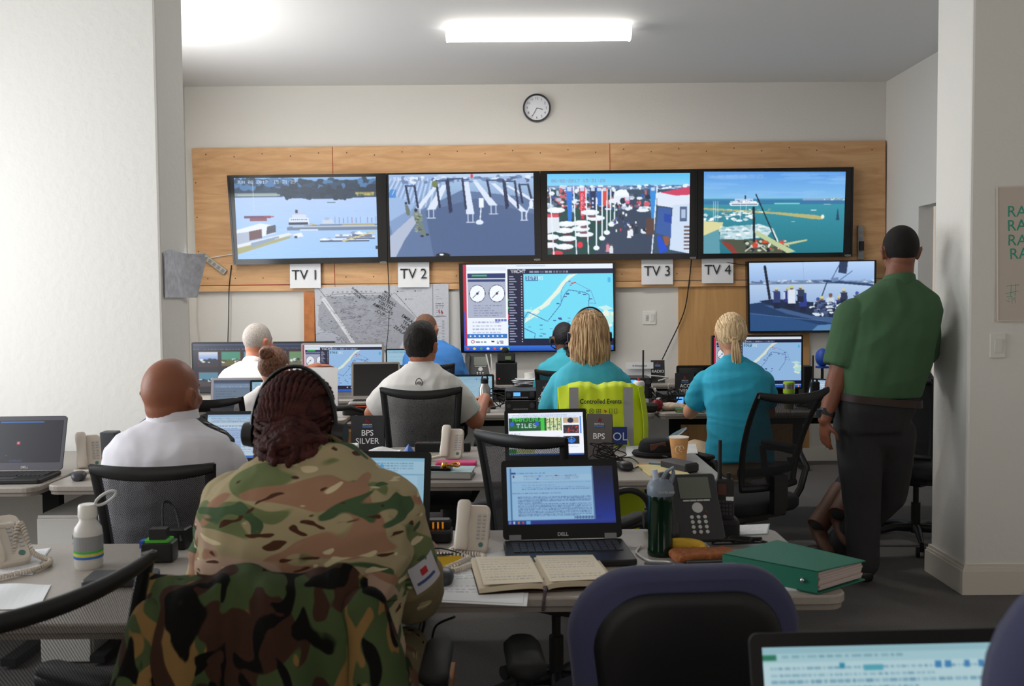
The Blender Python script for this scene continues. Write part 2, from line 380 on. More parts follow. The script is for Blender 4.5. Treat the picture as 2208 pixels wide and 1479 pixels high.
# wall stubs either side of the wide opening
struct('wall_left', MB().box(((-3.5+XL)/2, 4.76, CEIL/2), (XL+3.5, 0.38, CEIL)), paint_w, bevel=0.012)
struct('wall_right', MB().box(((3.6+XR)/2, 4.76, CEIL/2), (3.6-XR, 0.38, CEIL)), paint_w, bevel=0.012)
# right wall of the back room with a doorway
b = MB(); x = 3.34
b.box((x, (7.69+WY)/2, CEIL/2), (0.12, WY-7.69, CEIL)); b.box((x, (4.95+6.75)/2, CEIL/2), (0.12, 1.8, CEIL)); b.box((x, 7.22, (2.17+CEIL)/2), (0.12, 0.94, CEIL-2.17))
struct('wall_back_right', b, paint)
d = struct('door_1', MB().box((3.44, 7.22, 1.085), (0.045, 0.94, 2.17)), mat('door_paint', 'a9a9ab', 0.5))
hb = MB(); hb.cyl((3.42, 6.86, 1.0), (3.36, 6.86, 1.0), 0.012).cyl((3.365, 6.86, 1.0), (3.365, 6.97, 1.0), 0.009); part('handle', hb, steel, d)
def baseb(n, rects):
    b = MB()
    for (x0, y0, x1, y1, ex) in rects:      # each run grows outward by its profile
        for (h0, h1, th) in ((0, 0.115, 0.022), (0.115, 0.128, 0.016), (0.128, 0.145, 0.009)):
            b.box(((x0+x1)/2, (y0+y1)/2, (h0+h1)/2), (abs(x1-x0)+2*th*ex[0], abs(y1-y0)+2*th*ex[1], h1-h0))
    return struct(n, b, trim_m)
baseb('baseboard_right', [(XR, 4.57, 3.6, 4.95, (1, 1))])
baseb('baseboard_left', [(-3.5, 4.57, XL, 4.95, (1, 1))])
baseb('baseboard_back', [(-2.84, WY, 3.28, WY+.01, (0, 1))])
# ------------------------------------------------------------------ light fixtures
lampm = mat('lamp_diffuser', 'fffaf2', 0.5, emit=12.0); lamp_end = mat('lamp_housing', 'e8e8ea', 0.4)
def batten(cx, cy, L, along='X', label=''):
    t = thing('ceiling_light', label, 'light', (cx, cy, CEIL), 0 if along == 'X' else PI/2)
    b = MB(); pr = [(-0.062, -0.012), (-0.068, -0.04), (-0.055, -0.075), (-0.03, -0.09), (0.03, -0.09), (0.055, -0.075), (0.068, -0.04), (0.062, -0.012)]
    b.rings([[Vector((x, y, z)) for y, z in pr] for x in (-L/2+0.012, L/2-0.012)]); part('diffuser', b, lampm, t)
    b = MB(); b.box((0, 0, -0.006), (L-0.02, 0.11, 0.012)); part('housing', b, lamp_end, t)
    for s in (-1, 1):
        b = MB(); b.rings([[Vector((x, y*1.06, z*1.04)) for y, z in pr] for x in (s*(L/2-0.012), s*L/2)]); part('end_cap', b, mat('lamp_cap', 'ffffff', 0.5, emit=2.0), t)
    return t
p = PY(1161, 84, 6.64)
batten(p.x, 6.64, 1.27, 'X', 'lit white wraparound fluorescent batten on the ceiling above the clock')
batten(-2.5, 6.3, 1.27, 'Y', 'fluorescent batten on the ceiling beyond the left wall stub, above the plan sheets')

# ------------------------------------------------------------------ clock
cp = PY(1157.5, 232, WY-0.03); t = thing('wall_clock', 'round chrome rimmed wall clock centred above the plywood board', 'clock', (cp.x, WY, cp.z))
RX = Matrix.Rotation(PI/2, 3, 'X'); R_ = 0.122
part('face', MB().lathe([(0.0, -0.002), (R_*.9, -0.002), (R_*.9, 0.014), (0, 0.014)], n=40, R=RX), mat('clock_face', 'd9dbe2', 0.3), t)
part('rim', MB().lathe([(R_*.87, 0.006), (R_*.88, 0.03), (R_*.95, 0.038), (R_, 0.028), (R_, 0), (R_*.87, 0)], n=44, R=RX), mat('clock_rim', '55585c', 0.2, metal=0.9), t, smooth=True)
for k in range(1, 13):
    a = PI/2 - k*PI/6; text(str(k), 0.030, ink, t, (math.cos(a)*R_*.68, -0.0145, math.sin(a)*R_*.68), name='numeral')
for (a, L, w) in ((-2.08, 0.078, 0.004), (-0.25, 0.052, 0.005)):
    part('hand', MB().box((math.cos(a)*L/2, -0.018, math.sin(a)*L/2), (L, 0.002, w), ry=-a), ink, t)

# ------------------------------------------------------------------ plywood board
ply = wood_mat('plywood', 'b5895c', 'c69a6c', 'd3aa7c'); ply2 = wood_mat('plywood_lower', 'a67c4c', 'b98d57', 'c79a64', (7, 6, 0.7)); batt_m = wood_mat('batten_wood', 'c2925f', 'cfa271', 'd8b083'); redp = mat('red_edge_paint', 'b04038', 0.7)
def pl(px, py, y): return PY(px, py, y)
def sheet(name, quad, y, th, m, label, cat, screws=None, red=(), group=None):
    a, b_, c, d = [pl(*q, y) for q in quad]; o = Vector((a.x, y+th, a.z)); mb = MB()
    A, B, C_, D = [v-o for v in (a, b_, c, d)]
    mb.quad(A, B, C_, D, (0, th, 0)); mb.cur = 1
    if screws:
        for (u, v) in screws:
            p = (A*(1-u)+B*u)*(1-v)+(D*(1-u)+C_*u)*v; mb.lathe([(0.0, 0), (0.006, 0), (0.006, 0.0012), (0, 0.0012)], p+V(0, 0, 0), 8, RX)
    mb.cur = 2
    for (p, q) in red:
        P_ = {'A': A, 'B': B, 'C': C_, 'D': D}; e0, e1 = P_[p], P_[q]; dr = (e1-e0).normalized(); n = V(-dr.z, 0, dr.x)*0.004
        cen = (A+B+C_+D)/4; n = n if n.dot(cen-e0) > 0 else -n
        mb.quad(e0+V(0, -.0006, 0), e1+V(0, -.0006, 0), e1+n+V(0, -.0006, 0), e0+n+V(0, -.0006, 0), (0, .0004, 0))
    return solo(name, mb, [m, mat('screw_head', '5a4534', 0.6), redp], label, cat, group, loc=o)
def scr_pts(n): return [((i+.5)/n, .045+.02*(i % 2)) for i in range(n)]+[((i+.4)/n, .95) for i in range(n)]+[(.02, v) for v in (.25, .5, .75)]
yb = WY-0.018
sheet('plywood_sheet', [(413, 320), (717, 316), (722, 612), (425, 616)], yb-.018, .018, ply, 'left plywood sheet behind the first wall television, knotty orange grain', 'plywood', scr_pts(5), [('B', 'C'), ('C', 'D')])
sheet('plywood_sheet', [(717.6, 316), (1314, 308.5), (1317, 606), (722.6, 612)], yb-.018, .018, ply, 'middle plywood sheet behind the second and third wall televisions', 'plywood', scr_pts(10))
sheet('plywood_sheet', [(1314.6, 308.5), (1910, 303), (1910, 600), (1317.6, 606)], yb-.018, .018, ply, 'right plywood sheet behind the fourth wall television, red painted right edge', 'plywood', scr_pts(10), [('B', 'C'), ('A', 'D')])
for (x0, x1, s) in ((425, 722, 'plywood bottom edge, left piece behind the TV 1 sign'), (723, 1317, 'plywood bottom edge, long piece behind the TV 2 sign'), (1318, 1910, 'plywood bottom edge, right piece behind the TV 3 sign')):
    yy = lambda x: 617-(x-425)*.0105
    sheet('wood_batten', [(x0, yy(x0)), (x1, yy(x1)), (x1, yy(x1)+12), (x0, yy(x0)+12)], WY-.045, .044, batt_m, 'pale batten along the '+s, 'batten')
sheet('wood_post', [(655, 630), (678, 630), (680, 905), (657, 905)], WY-.04, .038, mat('post_wood', 'b4703f', 0.7, vary=.2, vscale=12), 'reddish upright timber at the left edge of the site plan', 'post')
sheet('white_board', [(682, 632), (1005, 628), (1005, 905), (684, 905)], WY-.022, .02, mat('panel_white', 'c9c8c6', 0.7), 'plain white board fixed behind the site plan', 'panel')
sheet('plywood_sheet', [(1463, 617), (1745, 614), (1745, 1000), (1463, 1000)], WY-.02, .018, ply2, 'lower upright plywood sheet with vertical grain behind the ponytailed person', 'plywood')

# ------------------------------------------------------------------ pictures on the wall televisions
def tv1():
    p = Pic(300, 175, 'a9c4f0')
    p.grad(0, 0, 1, .1, '8ab8e8', '5f8fc8'); p.grad(0, .22, 1, 1, 'b4cdf6', '9cc8f4')
    p.rect(0, .10, .34, .24, '3c5f86'); p.poly([(.0, .08), (.2, .05), (.36, .06), (1, .03), (1, .25), (.6, .27), (.36, .25), (.34, .22), (0, .24)], '24425e')
    p.blobs(0, .03, 1, .12, 90, ['4a78a8', '2a4a68', '1d3850'], .03, .035, 3); p.blobs(.34, .12, 1, .25, 60, ['1b3148', '203a50'], .03, .03, 4)
    p.rect(.0, .19, .3, .23, '7f98a0'); p.rect(.02, .205, .32, .225, 'b0b8a8'); p.rect(.86, .19, .98, .235, '8a8a58'); p.blobs(.85, .19, 1, .23, 14, ['c2b060', '39525c'], .012, .012, 5)
    for k in range(60):
        r = random.Random(k); y = r.uniform(.27, .95); x = r.uniform(0, .9); p.rect(x, y, x+r.uniform(.03, .12), y+.006, random.choice(['c6dafa', '94b4e6']), .35)
    p.text(.02, .035, 'JUN 02 2017  15:31:29', 'e8f0ff', 1)
    p.rect(.13, .05, .134, .42, 'd0d8f0'); p.rect(.06, .47, .25, .50, '6b4a6a'); p.rect(.1, .5, .22, .53, '8d5060'); p.rect(.2, .475, .27, .485, 'b04848')
    p.rect(.672, .14, .675, .3, 'e8f0ff'); p.poly([(.64, .305), (.725, .30), (.715, .325), (.65, .325)], 'c4d4ee'); p.rect(.65, .31, .71, .318, '49698a')
    p.poly([(.38, .50), (.515, .50), (.52, .575), (.39, .585), (.375, .54)], 'dce6fa'); p.rect(.375, .555, .51, .585, '2a3850'); p.rect(.40, .46, .5, .5, 'cfdcf2'); p.rect(.42, .42, .48, .46, 'b8c8e4'); p.rect(.425, .40, .44, .44, '303848')
    for k in range(8): p.rect(.39+k*.015, .515, .398+k*.015, .528, '3c4c66')
    p.poly([(.52, .56), (.6, .60), (.6, .61), (.52, .58)], 'c0b488'); p.poly([(.61, .53), (.68, .52), (.69, .57), (.61, .57)], 'c9d5ea'); p.rect(.63, .5, .66, .53, 'aab8d0')
    for k, x in enumerate((.7, .73, .76, .79, .82, .85, .88, .93, .96, .99)): p.rect(x, .49+.01*(k % 3), x+.005, .57, ['7888b0', 'b84860', '5060a0'][k % 3])
    p.poly([(.36, .61), (.6, .585), (1, .58), (1, .66), (.6, .66), (.36, .65)], '6d819e'); p.rect(.4, .60, 1, .615, 'b8c4d4'); p.rect(.75, .59, .98, .60, 'c8b870'); p.rect(.45, .64, .58, .66, 'd8e4f4')
    p.poly([(0, .64), (.17, .56), (.28, .59), (.28, .68), (0, .80)], 'e4ecfa'); p.poly([(0, .68), (.1, .66), (.1, .78), (0, .82)], 'aebad0'); p.poly([(.09, .66), (.18, .63), (.18, .74), (.09, .77)], '6a4a50'); p.poly([(.22, .6), (.28, .58), (.28, .67), (.21, .70)], '4c5060')
    p.poly([(0, .82), (.37, .68), (.4, .70), (0, .9)], 'dde4ec'); p.poly([(0, .86), (.38, .72), (.38, .745), (0, .94)], 'a8a878'); p.poly([(.1, .80), (.3, .72), (.3, .74), (.1, .86)], '8ca0bc')
    p.poly([(.4, .70), (.46, .68), (.475, .73), (.41, .74)], 'e8eefc'); p.rect(.41, .72, .43, .75, '35455e')
    for (x, y, w) in ((.59, .76, .35), (.78, .73, .2), (.70, .71, .26), (.82, .69, .14)): p.rect(x, y, x+w, y+.03, 'dfe8f6'); p.rect(x, y+.025, x+w, y+.04, '46587a'); p.blobs(x, y-.01, x+w, y+.02, 8, ['ffffff', '8ca0c4'], .012, .012, int(x*100))
    p.poly([(.74, .79), (.98, .67), (1, .68), (.76, .80)], 'd2c890'); p.rect(.985, .86, 1, .9, '2a3040'); p.soft(); return p
def tv2():
    p = Pic(300, 175, '7f98c0'); p.grad(0, 0, 1, 1, 'a8c8ea', '4c6490'); p.poly([(0, 1), (.08, .8), (.2, .45), (.5, .2), (1, .3), (1, 1)], '5d76a0'); p.poly([(.25, .45), (.6, .3), (1, .5), (1, 1), (.3, 1)], '4d648e')
    p.rect(0, 0, 1, .045, 'b8d0ee'); p.poly([(0, 0), (.35, 0), (.12, .5), (0, .62)], '9ab8e2'); p.poly([(0, .75), (.16, .5), (.2, .55), (.1, .8), (.04, 1), (0, 1)], 'b0bcd4'); p.poly([(0, .57), (.14, .43), (.15, .5), (.02, .72)], '7f9cc8'); p.rect(0, .18, .05, .28, '3e88d8')
    for k in range(26): x = .02+k*.014; p.line([(x, .05+.01*(k % 3)), (x-.05, .2+.01*k)], ['dce8fa', '6a84b0'][k % 2], .004)
    p.blobs(.1, .04, 1, .1, 90, ['dce8fa', '6a84b0', '48608c', '9ab4dc'], .02, .02, 2)
    def tb(x0, y0, x1, y1, w0, w1): p.poly([(x0-w0, y0), (x0+w0, y0), (x1+w1, y1), (x1-w1, y1)], 'dbe6fa'); p.line([(x1-w1*.6, y1), (x1-w1*.6, y1+.1)], 'c9d6ee', .007); p.line([(x1+w1*.6, y1), (x1+w1*.6, y1+.1)], 'c9d6ee', .007); p.line([(x1-w1, y1+.1), (x1+w1, y1+.1)], 'c9d6ee', .006)
    tb(.39, .13, .29, .43, .02, .03); tb(.53, .1, .56, .49, .022, .028); tb(.60, .1, .72, .39, .015, .03); tb(.72, .12, .93, .47, .015, .025); tb(.82, .15, .99, .33, .012, .02); tb(.33, .14, .2, .42, .015, .02)
    def gate(x0, x1, y0, y1, yy1): p.line([(x0, y0), (x0+.02, y1)], '18264a', .014); p.line([(x1, y0), (x1+.02, yy1)], '18264a', .014); p.line([(x0, y0), (x1, y0)], '33466c', .01)
    gate(.33, .40, .08, .4, .46); gate(.41, .51, .06, .45, .42); gate(.68, .79, .08, .28, .42); gate(.8, .87, .1, .40, .42); gate(.9, .96, .14, .36, .3); gate(.12, .18, .14, .35, .4)
    p.rect(.62, .30, .655, .41, 'eef4ff'); p.line([(.635, .4), (.625, .58)], 'e6eefc', .008); p.ell(.622, .59, .027, .03, 'e0eafc'); p.ell(.98, .38, .015, .05, 'e6eefc'); p.line([(.97, .4), (.94, .52)], 'e6eefc', .007)
    p.ell(.185, .435, .012, .022, '1c2434'); p.poly([(.165, .46), (.21, .46), (.235, .55), (.205, .60), (.175, .56)], '7c8c80'); p.poly([(.18, .57), (.225, .57), (.25, .71), (.265, .74), (.22, .75), (.205, .68)], '6d7d78'); p.blobs(.175, .48, .22, .7, 22, ['a0a890', '4c5848'], .01, .01, 8); p.rect(.215, .735, .235, .76, '1c2434'); p.rect(.25, .72, .27, .745, '1c2434')
    p.ell(.118, .35, .009, .018, '222c40'); p.poly([(.11, .37), (.13, .37), (.145, .44), (.145, .5), (.12, .49)], '66746c'); p.ell(.32, .12, .02, .04, '708050'); p.ell(.575, .03, .008, .03, 'd04040')
    p.ell(.365, .99, .05, .035, '0a0e18'); p.ell(.355, .975, .015, .012, 'f0f8ff'); p.text(.03, .035, 'JUN 02 2017', 'f0f6ff', 1); p.soft(); return p
def tv3():
    p = Pic(300, 175, '3a5064'); p.grad(0, 0, 1, .16, '5cc2f4', '86d4f8'); p.rect(0, .15, 1, .20, '7690b8'); p.blobs(0, .15, 1, .2, 80, ['c8d8ea', '50709c', 'e8f4ff'], .015, .012, 2)
    p.rect(0, .2, .5, 1, '1f4a48'); p.poly([(.5, .3), (.62, .25), (.68, .4), (.75, .6), (.75, 1), (.33, 1), (.42, .75), (.49, .55)], '38465e'); p.blobs(.0, .2, .75, .45, 170, ['e6f0fa', '3058a0', '20304c', 'b8c8dc', 'd06070', '586a88'], .018, .022, 3)
    p.ell(.52, .28, .055, .08, 'f2f8ff'); p.rect(.47, .28, .57, .33, 'e4eefa'); p.ell(.53, .34, .02, .04, '203048'); p.ell(.47, .34, .04, .03, 'e8eef8')
    for (x, c) in ((.155, '2a7ade'), (.245, 'd83048'), (.32, '1c2c58'), (.365, '2c6cc8'), (.40, 'e04a40'), (.74, '3890e0'), (.56, 'e87090')):
        h = .42 if x < .2 or x > .7 else (.38 if x < .3 else .3 if x < .35 else .22 if x < .5 else .08); y0 = .18 if x != .56 else .3; p.poly([(x-.022, y0), (x+.022, y0), (x+.016, y0+h), (x-.008, y0+h)], c); p.rect(x-.014, y0, x+.014, y0+.035, 'c8d8f0')
    for k, ch in enumerate('ORACLE'): p.text(.238, .25+k*.045, ch, 'f8e8f0', 1)
    for k in range(4): p.rect(.312, .3+k*.05, .328, .325+k*.05, 'c8d0e8')
    for (x, y) in ((.135, .62), (.12, .7), (.26, .75), (.14, .80), (.12, .9), (.235, .68), (.24, .61), (.02, .78), (.01, .88), (.06, .45), (.34, .55), (.3, .48)): p.ell(x, y, .065, .035, 'f0f6fc'); p.ell(x, y-.012, .03, .014, 'ffffff'); p.ell(x+.02, y+.05, .03, .015, '602c3c', .8)
    p.ell(.23, .88, .02, .04, 'e03850'); p.ell(.07, .98, .04, .03, 'd84050'); p.poly([(0, .52), (.08, .5), (.09, .7), (0, .74)], 'e0e8f0'); p.rect(0, .5, .08, .54, 'd85060')
    for (x0, y0, x1, y1) in ((.02, .18, .045, 1), (.185, .16, .205, 1), (.27, .18, .29, 1), (.345, .3, .345, .9), (.385, .2, .385, .78), (.42, .2, .418, .72), (.445, .2, .443, .62), (.475, .2, .472, .58), (.77, .16, .735, 1)): p.line([(x0, y0), (x1, y1)], 'e8f2fc', .009)
    for (x, y) in ((.345, .92), (.385, .8), (.418, .73), (.472, .6), (.45, .63)): p.ell(x, y, .022, .03, 'f2f8fe')
    for k in range(26): r = random.Random(k+3); x = r.uniform(.44, .64); y = r.uniform(.35, .72); p.ell(x, y-.02, .005, .008, '403840'); p.rect(x-.006, y-.012, x+.006, y+.02, r.choice(['d84858', 'eef4fa', '3a5aa0', '202c40', 'e8ecf0']))
    for (x, y, c) in ((.425, .92, 'd890a0'), (.45, .94, 'e0e4ec'), (.575, .75, 'f4f8fc'), (.59, .73, 'e8ecf4'), (.625, .7, '283448')): p.ell(x, y-.05, .007, .012, '8a6058'); p.poly([(x-.011, y-.04), (x+.011, y-.04), (x+.014, y+.05), (x-.014, y+.05)], c)
    p.ell(.68, .72, .025, .03, 'e0e8f4'); p.blobs(.66, .68, .7, .72, 10, ['202838', 'f0f4fa'], .008, .012, 6); p.rect(.695, .56, .75, .76, '5c4440'); p.ell(.67, .46, .045, .02, 'eef4fa')
    p.poly([(.77, .24), (1, .2), (1, .4), (.88, .43), (.77, .4)], 'dfe9fa'); p.poly([(.79, .24), (1, .17), (1, .27), (.9, .28)], 'd04468'); p.poly([(.88, .4), (1, .38), (1, 1), (.86, .95)], 'cfe0f6'); p.poly([(.78, .42), (.87, .44), (.87, .8), (.76, .74)], '3a5ea4'); p.poly([(.82, .5), (.87, .52), (.87, .62), (.82, .6)], '2448a8')
    p.rect(.93, .42, .98, .6, '54688c'); p.rect(.94, .45, .97, .56, 'b0c4e0'); p.poly([(.79, .76), (.85, .96), (.79, 1), (.77, .8)], '2050d0'); p.poly([(.81, .78), (.86, .79), (.85, .9), (.83, .9)], '905848')
    for k in range(7): p.rect(.96, .66+k*.045, 1, .68+k*.045, '705858')
    p.text(.03, .07, '06/02/2017 15:31:28', '7a8aa8', 1); p.soft(); return p
def tv4():
    p = Pic(300, 175, '2c8c9c'); p.grad(0, 0, 1, .33, '5a9ae6', '86c2ee'); p.grad(0, .34, 1, 1, '3c98ac', '1c7484'); p.rect(0, .35, 1, .40, '3878a8'); p.rect(.5, .385, .68, .40, '70d0c8'); p.rect(.7, .33, 1, .355, '8aa4c4'); p.blobs(.0, .02, 1, .3, 30, ['78b4f0', '90c4f4'], .12, .02, 3, .4)
    p.blobs(.85, .33, 1, .35, 30, ['dce8f0', '88a090'], .006, .006, 1)
    p.poly([(.18, .38), (.39, .385), (.385, .42), (.19, .415)], 'e8f0fa'); p.rect(.19, .36, .37, .385, 'd8e4f4'); p.rect(.22, .33, .35, .36, 'c0d0e6'); p.rect(.29, .29, .30, .34, '2c3c50'); p.rect(.2, .395, .38, .403, '4c6078'); p.blobs(.19, .35, .38, .38, 20, ['7088a8', 'ffffff'], .01, .006, 2)
    p.poly([(0, .44), (.2, .46), (.55, .5), (.8, .535), (.86, .565), (.84, .59), (.76, .58), (.5, .52), (.2, .485), (0, .46)], 'b8b478'); p.ell(.845, .555, .012, .025, 'f0f0e0')
    p.blobs(.0, .5, .35, .6, 70, ['e8f4fa', 'c8dce4', '3e8090', 'ffffff'], .018, .012, 5); p.blobs(.03, .45, .5, .5, 25, ['e8f0e8', '80a0a0'], .012, .008, 6)
    for x in (.07, .085, .1, .26, .3): p.rect(x, .36, x+.003, .6, 'd8e4ec')
    p.poly([(0, .6), (.14, .62), (.13, .72), (0, .82)], 'dcd8a0'); p.poly([(0, .78), (.11, .70), (.12, 1), (0, 1)], '5c9cac'); p.poly([(.12, .68), (.4, .64), (.5, .7), (.45, .8), (.2, .84), (.12, .8)], 'c8e0e8'); p.blobs(.13, .66, .46, .82, 60, ['f4fafc', '88b0bc', '9cc4cc'], .02, .012, 9)
    p.poly([(.12, .82), (.3, .83), (.5, .82), (.62, 1), (.25, 1)], '4c5444'); p.poly([(.12, .84), (.2, .88), (.25, 1), (.21, 1), (.15, .9)], '8c3c34'); p.blobs(.3, .85, .6, .98, 60, ['1c2430', 'c8d0c0', 'd85038', '707860', 'e8ece0'], .014, .016, 12)
    p.poly([(.38, .72), (.66, .98), (.6, 1), (.36, .76)], 'bccc9c'); p.poly([(.57, .88), (.74, .83), (.74, .85), (.58, .91)], 'c8c898')
    p.line([(.37, .28), (.52, .85)], '142430', .008); p.line([(.495, .72), (.53, .85)], 'e0e8e8', .012); p.line([(.355, .44), (.362, .85)], '10202c', .016); p.line([(.3, .97), (.38, .87), (.45, .97)], 'd0d8d0', .008); p.ell(.37, .9, .02, .03, 'd04838'); p.ell(.44, .86, .025, .015, 'e05030')
    p.poly([(.95, .44), (.965, .6), (.94, .6)], '1c4a68'); p.rect(.625, .61, .65, .62, 'e8f4f4'); p.rect(.85, .4, .9, .406, 'e0f0f4'); p.rect(.76, .47, .8, .48, 'e0f0f4')
    p.text(.02, .04, 'JUN 02 2017 15:31:29', 'a8c0d8', 1, .7); p.soft(); return p
def browser_map(w=300, h=175, map_l=.405, side='14193a', sea='74dcf6'):
    p = Pic(w, h, 'c8dcf8'); k = 1
    p.rect(0, 0, .035, .94, 'c02848'); p.rect(0, .55, .012, .94, '5048b0'); p.rect(.025, 0, map_l-.11, .94, 'f0f6ff'); p.rect(.025, .03, .29, .075, 'dfe8f6'); p.rect(.03, .105, .285, .16, '23366e'); p.rect(.06, .118, .16, .138, '38b850'); p.rect(.03, .165, .285, .62, 'aab2c8'); p.rect(.035, .17, .28, .2, '2c3c74')
    p.grain(.0)
    for cx in (.095, .225): p.ell(cx, .335, .054, .102, '30365c'); p.ell(cx, .335, .05, .094, 'f2f8ff'); p.line([(cx-.03, .385), (cx+.012, .31)], '30365c', .005); p.ell(cx, .335, .008, .014, '30365c')
    p.words(.07, .47, .26, 5, .028, '70789c', 3); p.rect(.025, .63, .29, .80, 'eaf2fe'); p.words(.06, .66, .25, 4, .04, '8c94b8', 4); 
    for i in range(4): p.rect(.21+i*.02, .63, .226+i*.02, .66, '6f78c0')
    p.rect(.025, .80, .29, .85, '2e78c8')
    for i in range(8): p.ell(.045+i*.03, .825, .006, .01, 'eaf4ff')
    p.rect(.025, .85, .29, .94, 'f4faff'); p.ell(.06, .89, .012, .02, 'a83858', ring=.4); p.words(.08, .885, .15, 1, .02, '303860', 1, h=1); p.rect(.185, .878, .205, .9, '202438'); p.words(.22, .88, .27, 2, .02, '303860', 2, h=.7)
    p.rect(map_l-.11, 0, map_l, .94, side); p.rect(map_l-.11, 0, 1, .055, 'e8f2ff'); p.rect(map_l-.05, .012, .55, .03, 'c8d8f0'); p.rect(map_l-.11, .055, 1, .115, side); p.text(map_l-.085, .068, 'YACHT', 'e8ecf8', 1); p.words(map_l+.04, .08, .7, 1, .025, 'c8d0e8', 5, h=1)
    for i in range(26): p.rect(map_l-.1, .135+i*.03, map_l-.1+.03+.02*((i*7) % 3)/2, .147+i*.03, 'b8c0dc', .8); p.rect(map_l-.018, .135+i*.03, map_l-.01, .147+i*.03, 'e8ecf8', .8)
    for i, c in ((9, '30b050'), (12, '30b050'), (15, 'd04050'), (16, 'd04050'), (19, '30a0d8')): p.rect(map_l-.108, .13+i*.03, map_l-.103, .155+i*.03, c)
    X = lambda u: map_l+(1-map_l)*u
    p.rect(map_l, .115, 1, .86, sea)
    cst = [(.02, .62), (.1, .53), (.2, .47), (.29, .38), (.36, .30), (.42, .22), (.5, .13), (.6, .115), (.52, .17), (.44, .26), (.4, .33), (.31, .42), (.28, .47), (.2, .52), (.12, .6), (0, .68)]
    p.poly([(X(u), v) for u, v in cst], 'e6f2e2'); p.blobs(X(.02), .5, X(.2), .62, 20, [sea, 'b8ece8'], .012, .012, 4); p.blobs(X(.9), .55, X(1), .72, 22, ['e6f2e2', 'b8ece8'], .03, .03, 7); p.poly([(X(.82), .5), (X(.92), .48), (1, .52), (X(.9), .54)], 'c4eeee')
    rt = [(.04, .55), (.26, .66), (.4, .48), (.46, .34), (.5, .3), (.68, .33), (.73, .36), (.72, .5), (.62, .66)]
    p.line([(X(u), v) for u, v in rt], '304a9c', .004); p.line([(X(.04), .55), (X(.0), .62)], '304a9c', .004); p.line([(X(u), v) for u, v in [(.41, .48), (.42, .3), (.47, .22), (.52, .19)]], '6a84c4', .003); p.line([(X(u), v) for u, v in [(.58, .22), (.75, .31), (.8, .46), (.72, .45)]], '6a84c4', .003); p.line([(X(u), v) for u, v in [(0, .74), (.12, .8), (.11, .86)]], '304a9c', .004)
    r = random.Random(5)
    for _ in range(20): a = r.uniform(.03, .5); bb = r.uniform(.62, .83); p.rect(X(a), bb, X(a)+.02, bb+.01, r.choice(['304a8c', '7050a8', '304a8c']), .8)
    for (a, bb) in ((.5, .2), (.53, .22), (.56, .21), (.51, .24)): p.rect(X(a), bb, X(a)+.015, bb+.012, 'c8384c')
    for (a, bb) in ((.47, .34), (.6, .33), (.66, .35), (.7, .31), (.73, .4), (.44, .37), (.36, .45), (.38, .62)): p.rect(X(a), bb, X(a)+.022, bb+.012, '3a5090')
    p.rect(X(.02), .135, X(.16), .195, '3a7cae'); p.text(X(.03), .148, 'IGTIMI', 'e0f4fc', 1); p.rect(X(.94), .16, X(.97), .22, '48b8e8'); p.rect(map_l, .86, 1, .935, '10163a'); p.rect(X(.33), .885, X(.35), .91, 'e8ecf8'); p.rect(X(.4), .885, X(.44), .91, 'e8ecf8')
    p.rect(0, .94, 1, 1, '2058b8'); p.grad(0, .94, 1, 1, '2f74d8', '1c48a8')
    for i in range(7): p.ell(.025+i*.045, .97, .009, .014, ['e05040', 'f0c040', '48a048', 'e8f0ff'][i % 4])
    p.rect(.96, .95, .975, .99, 'e89040'); return p
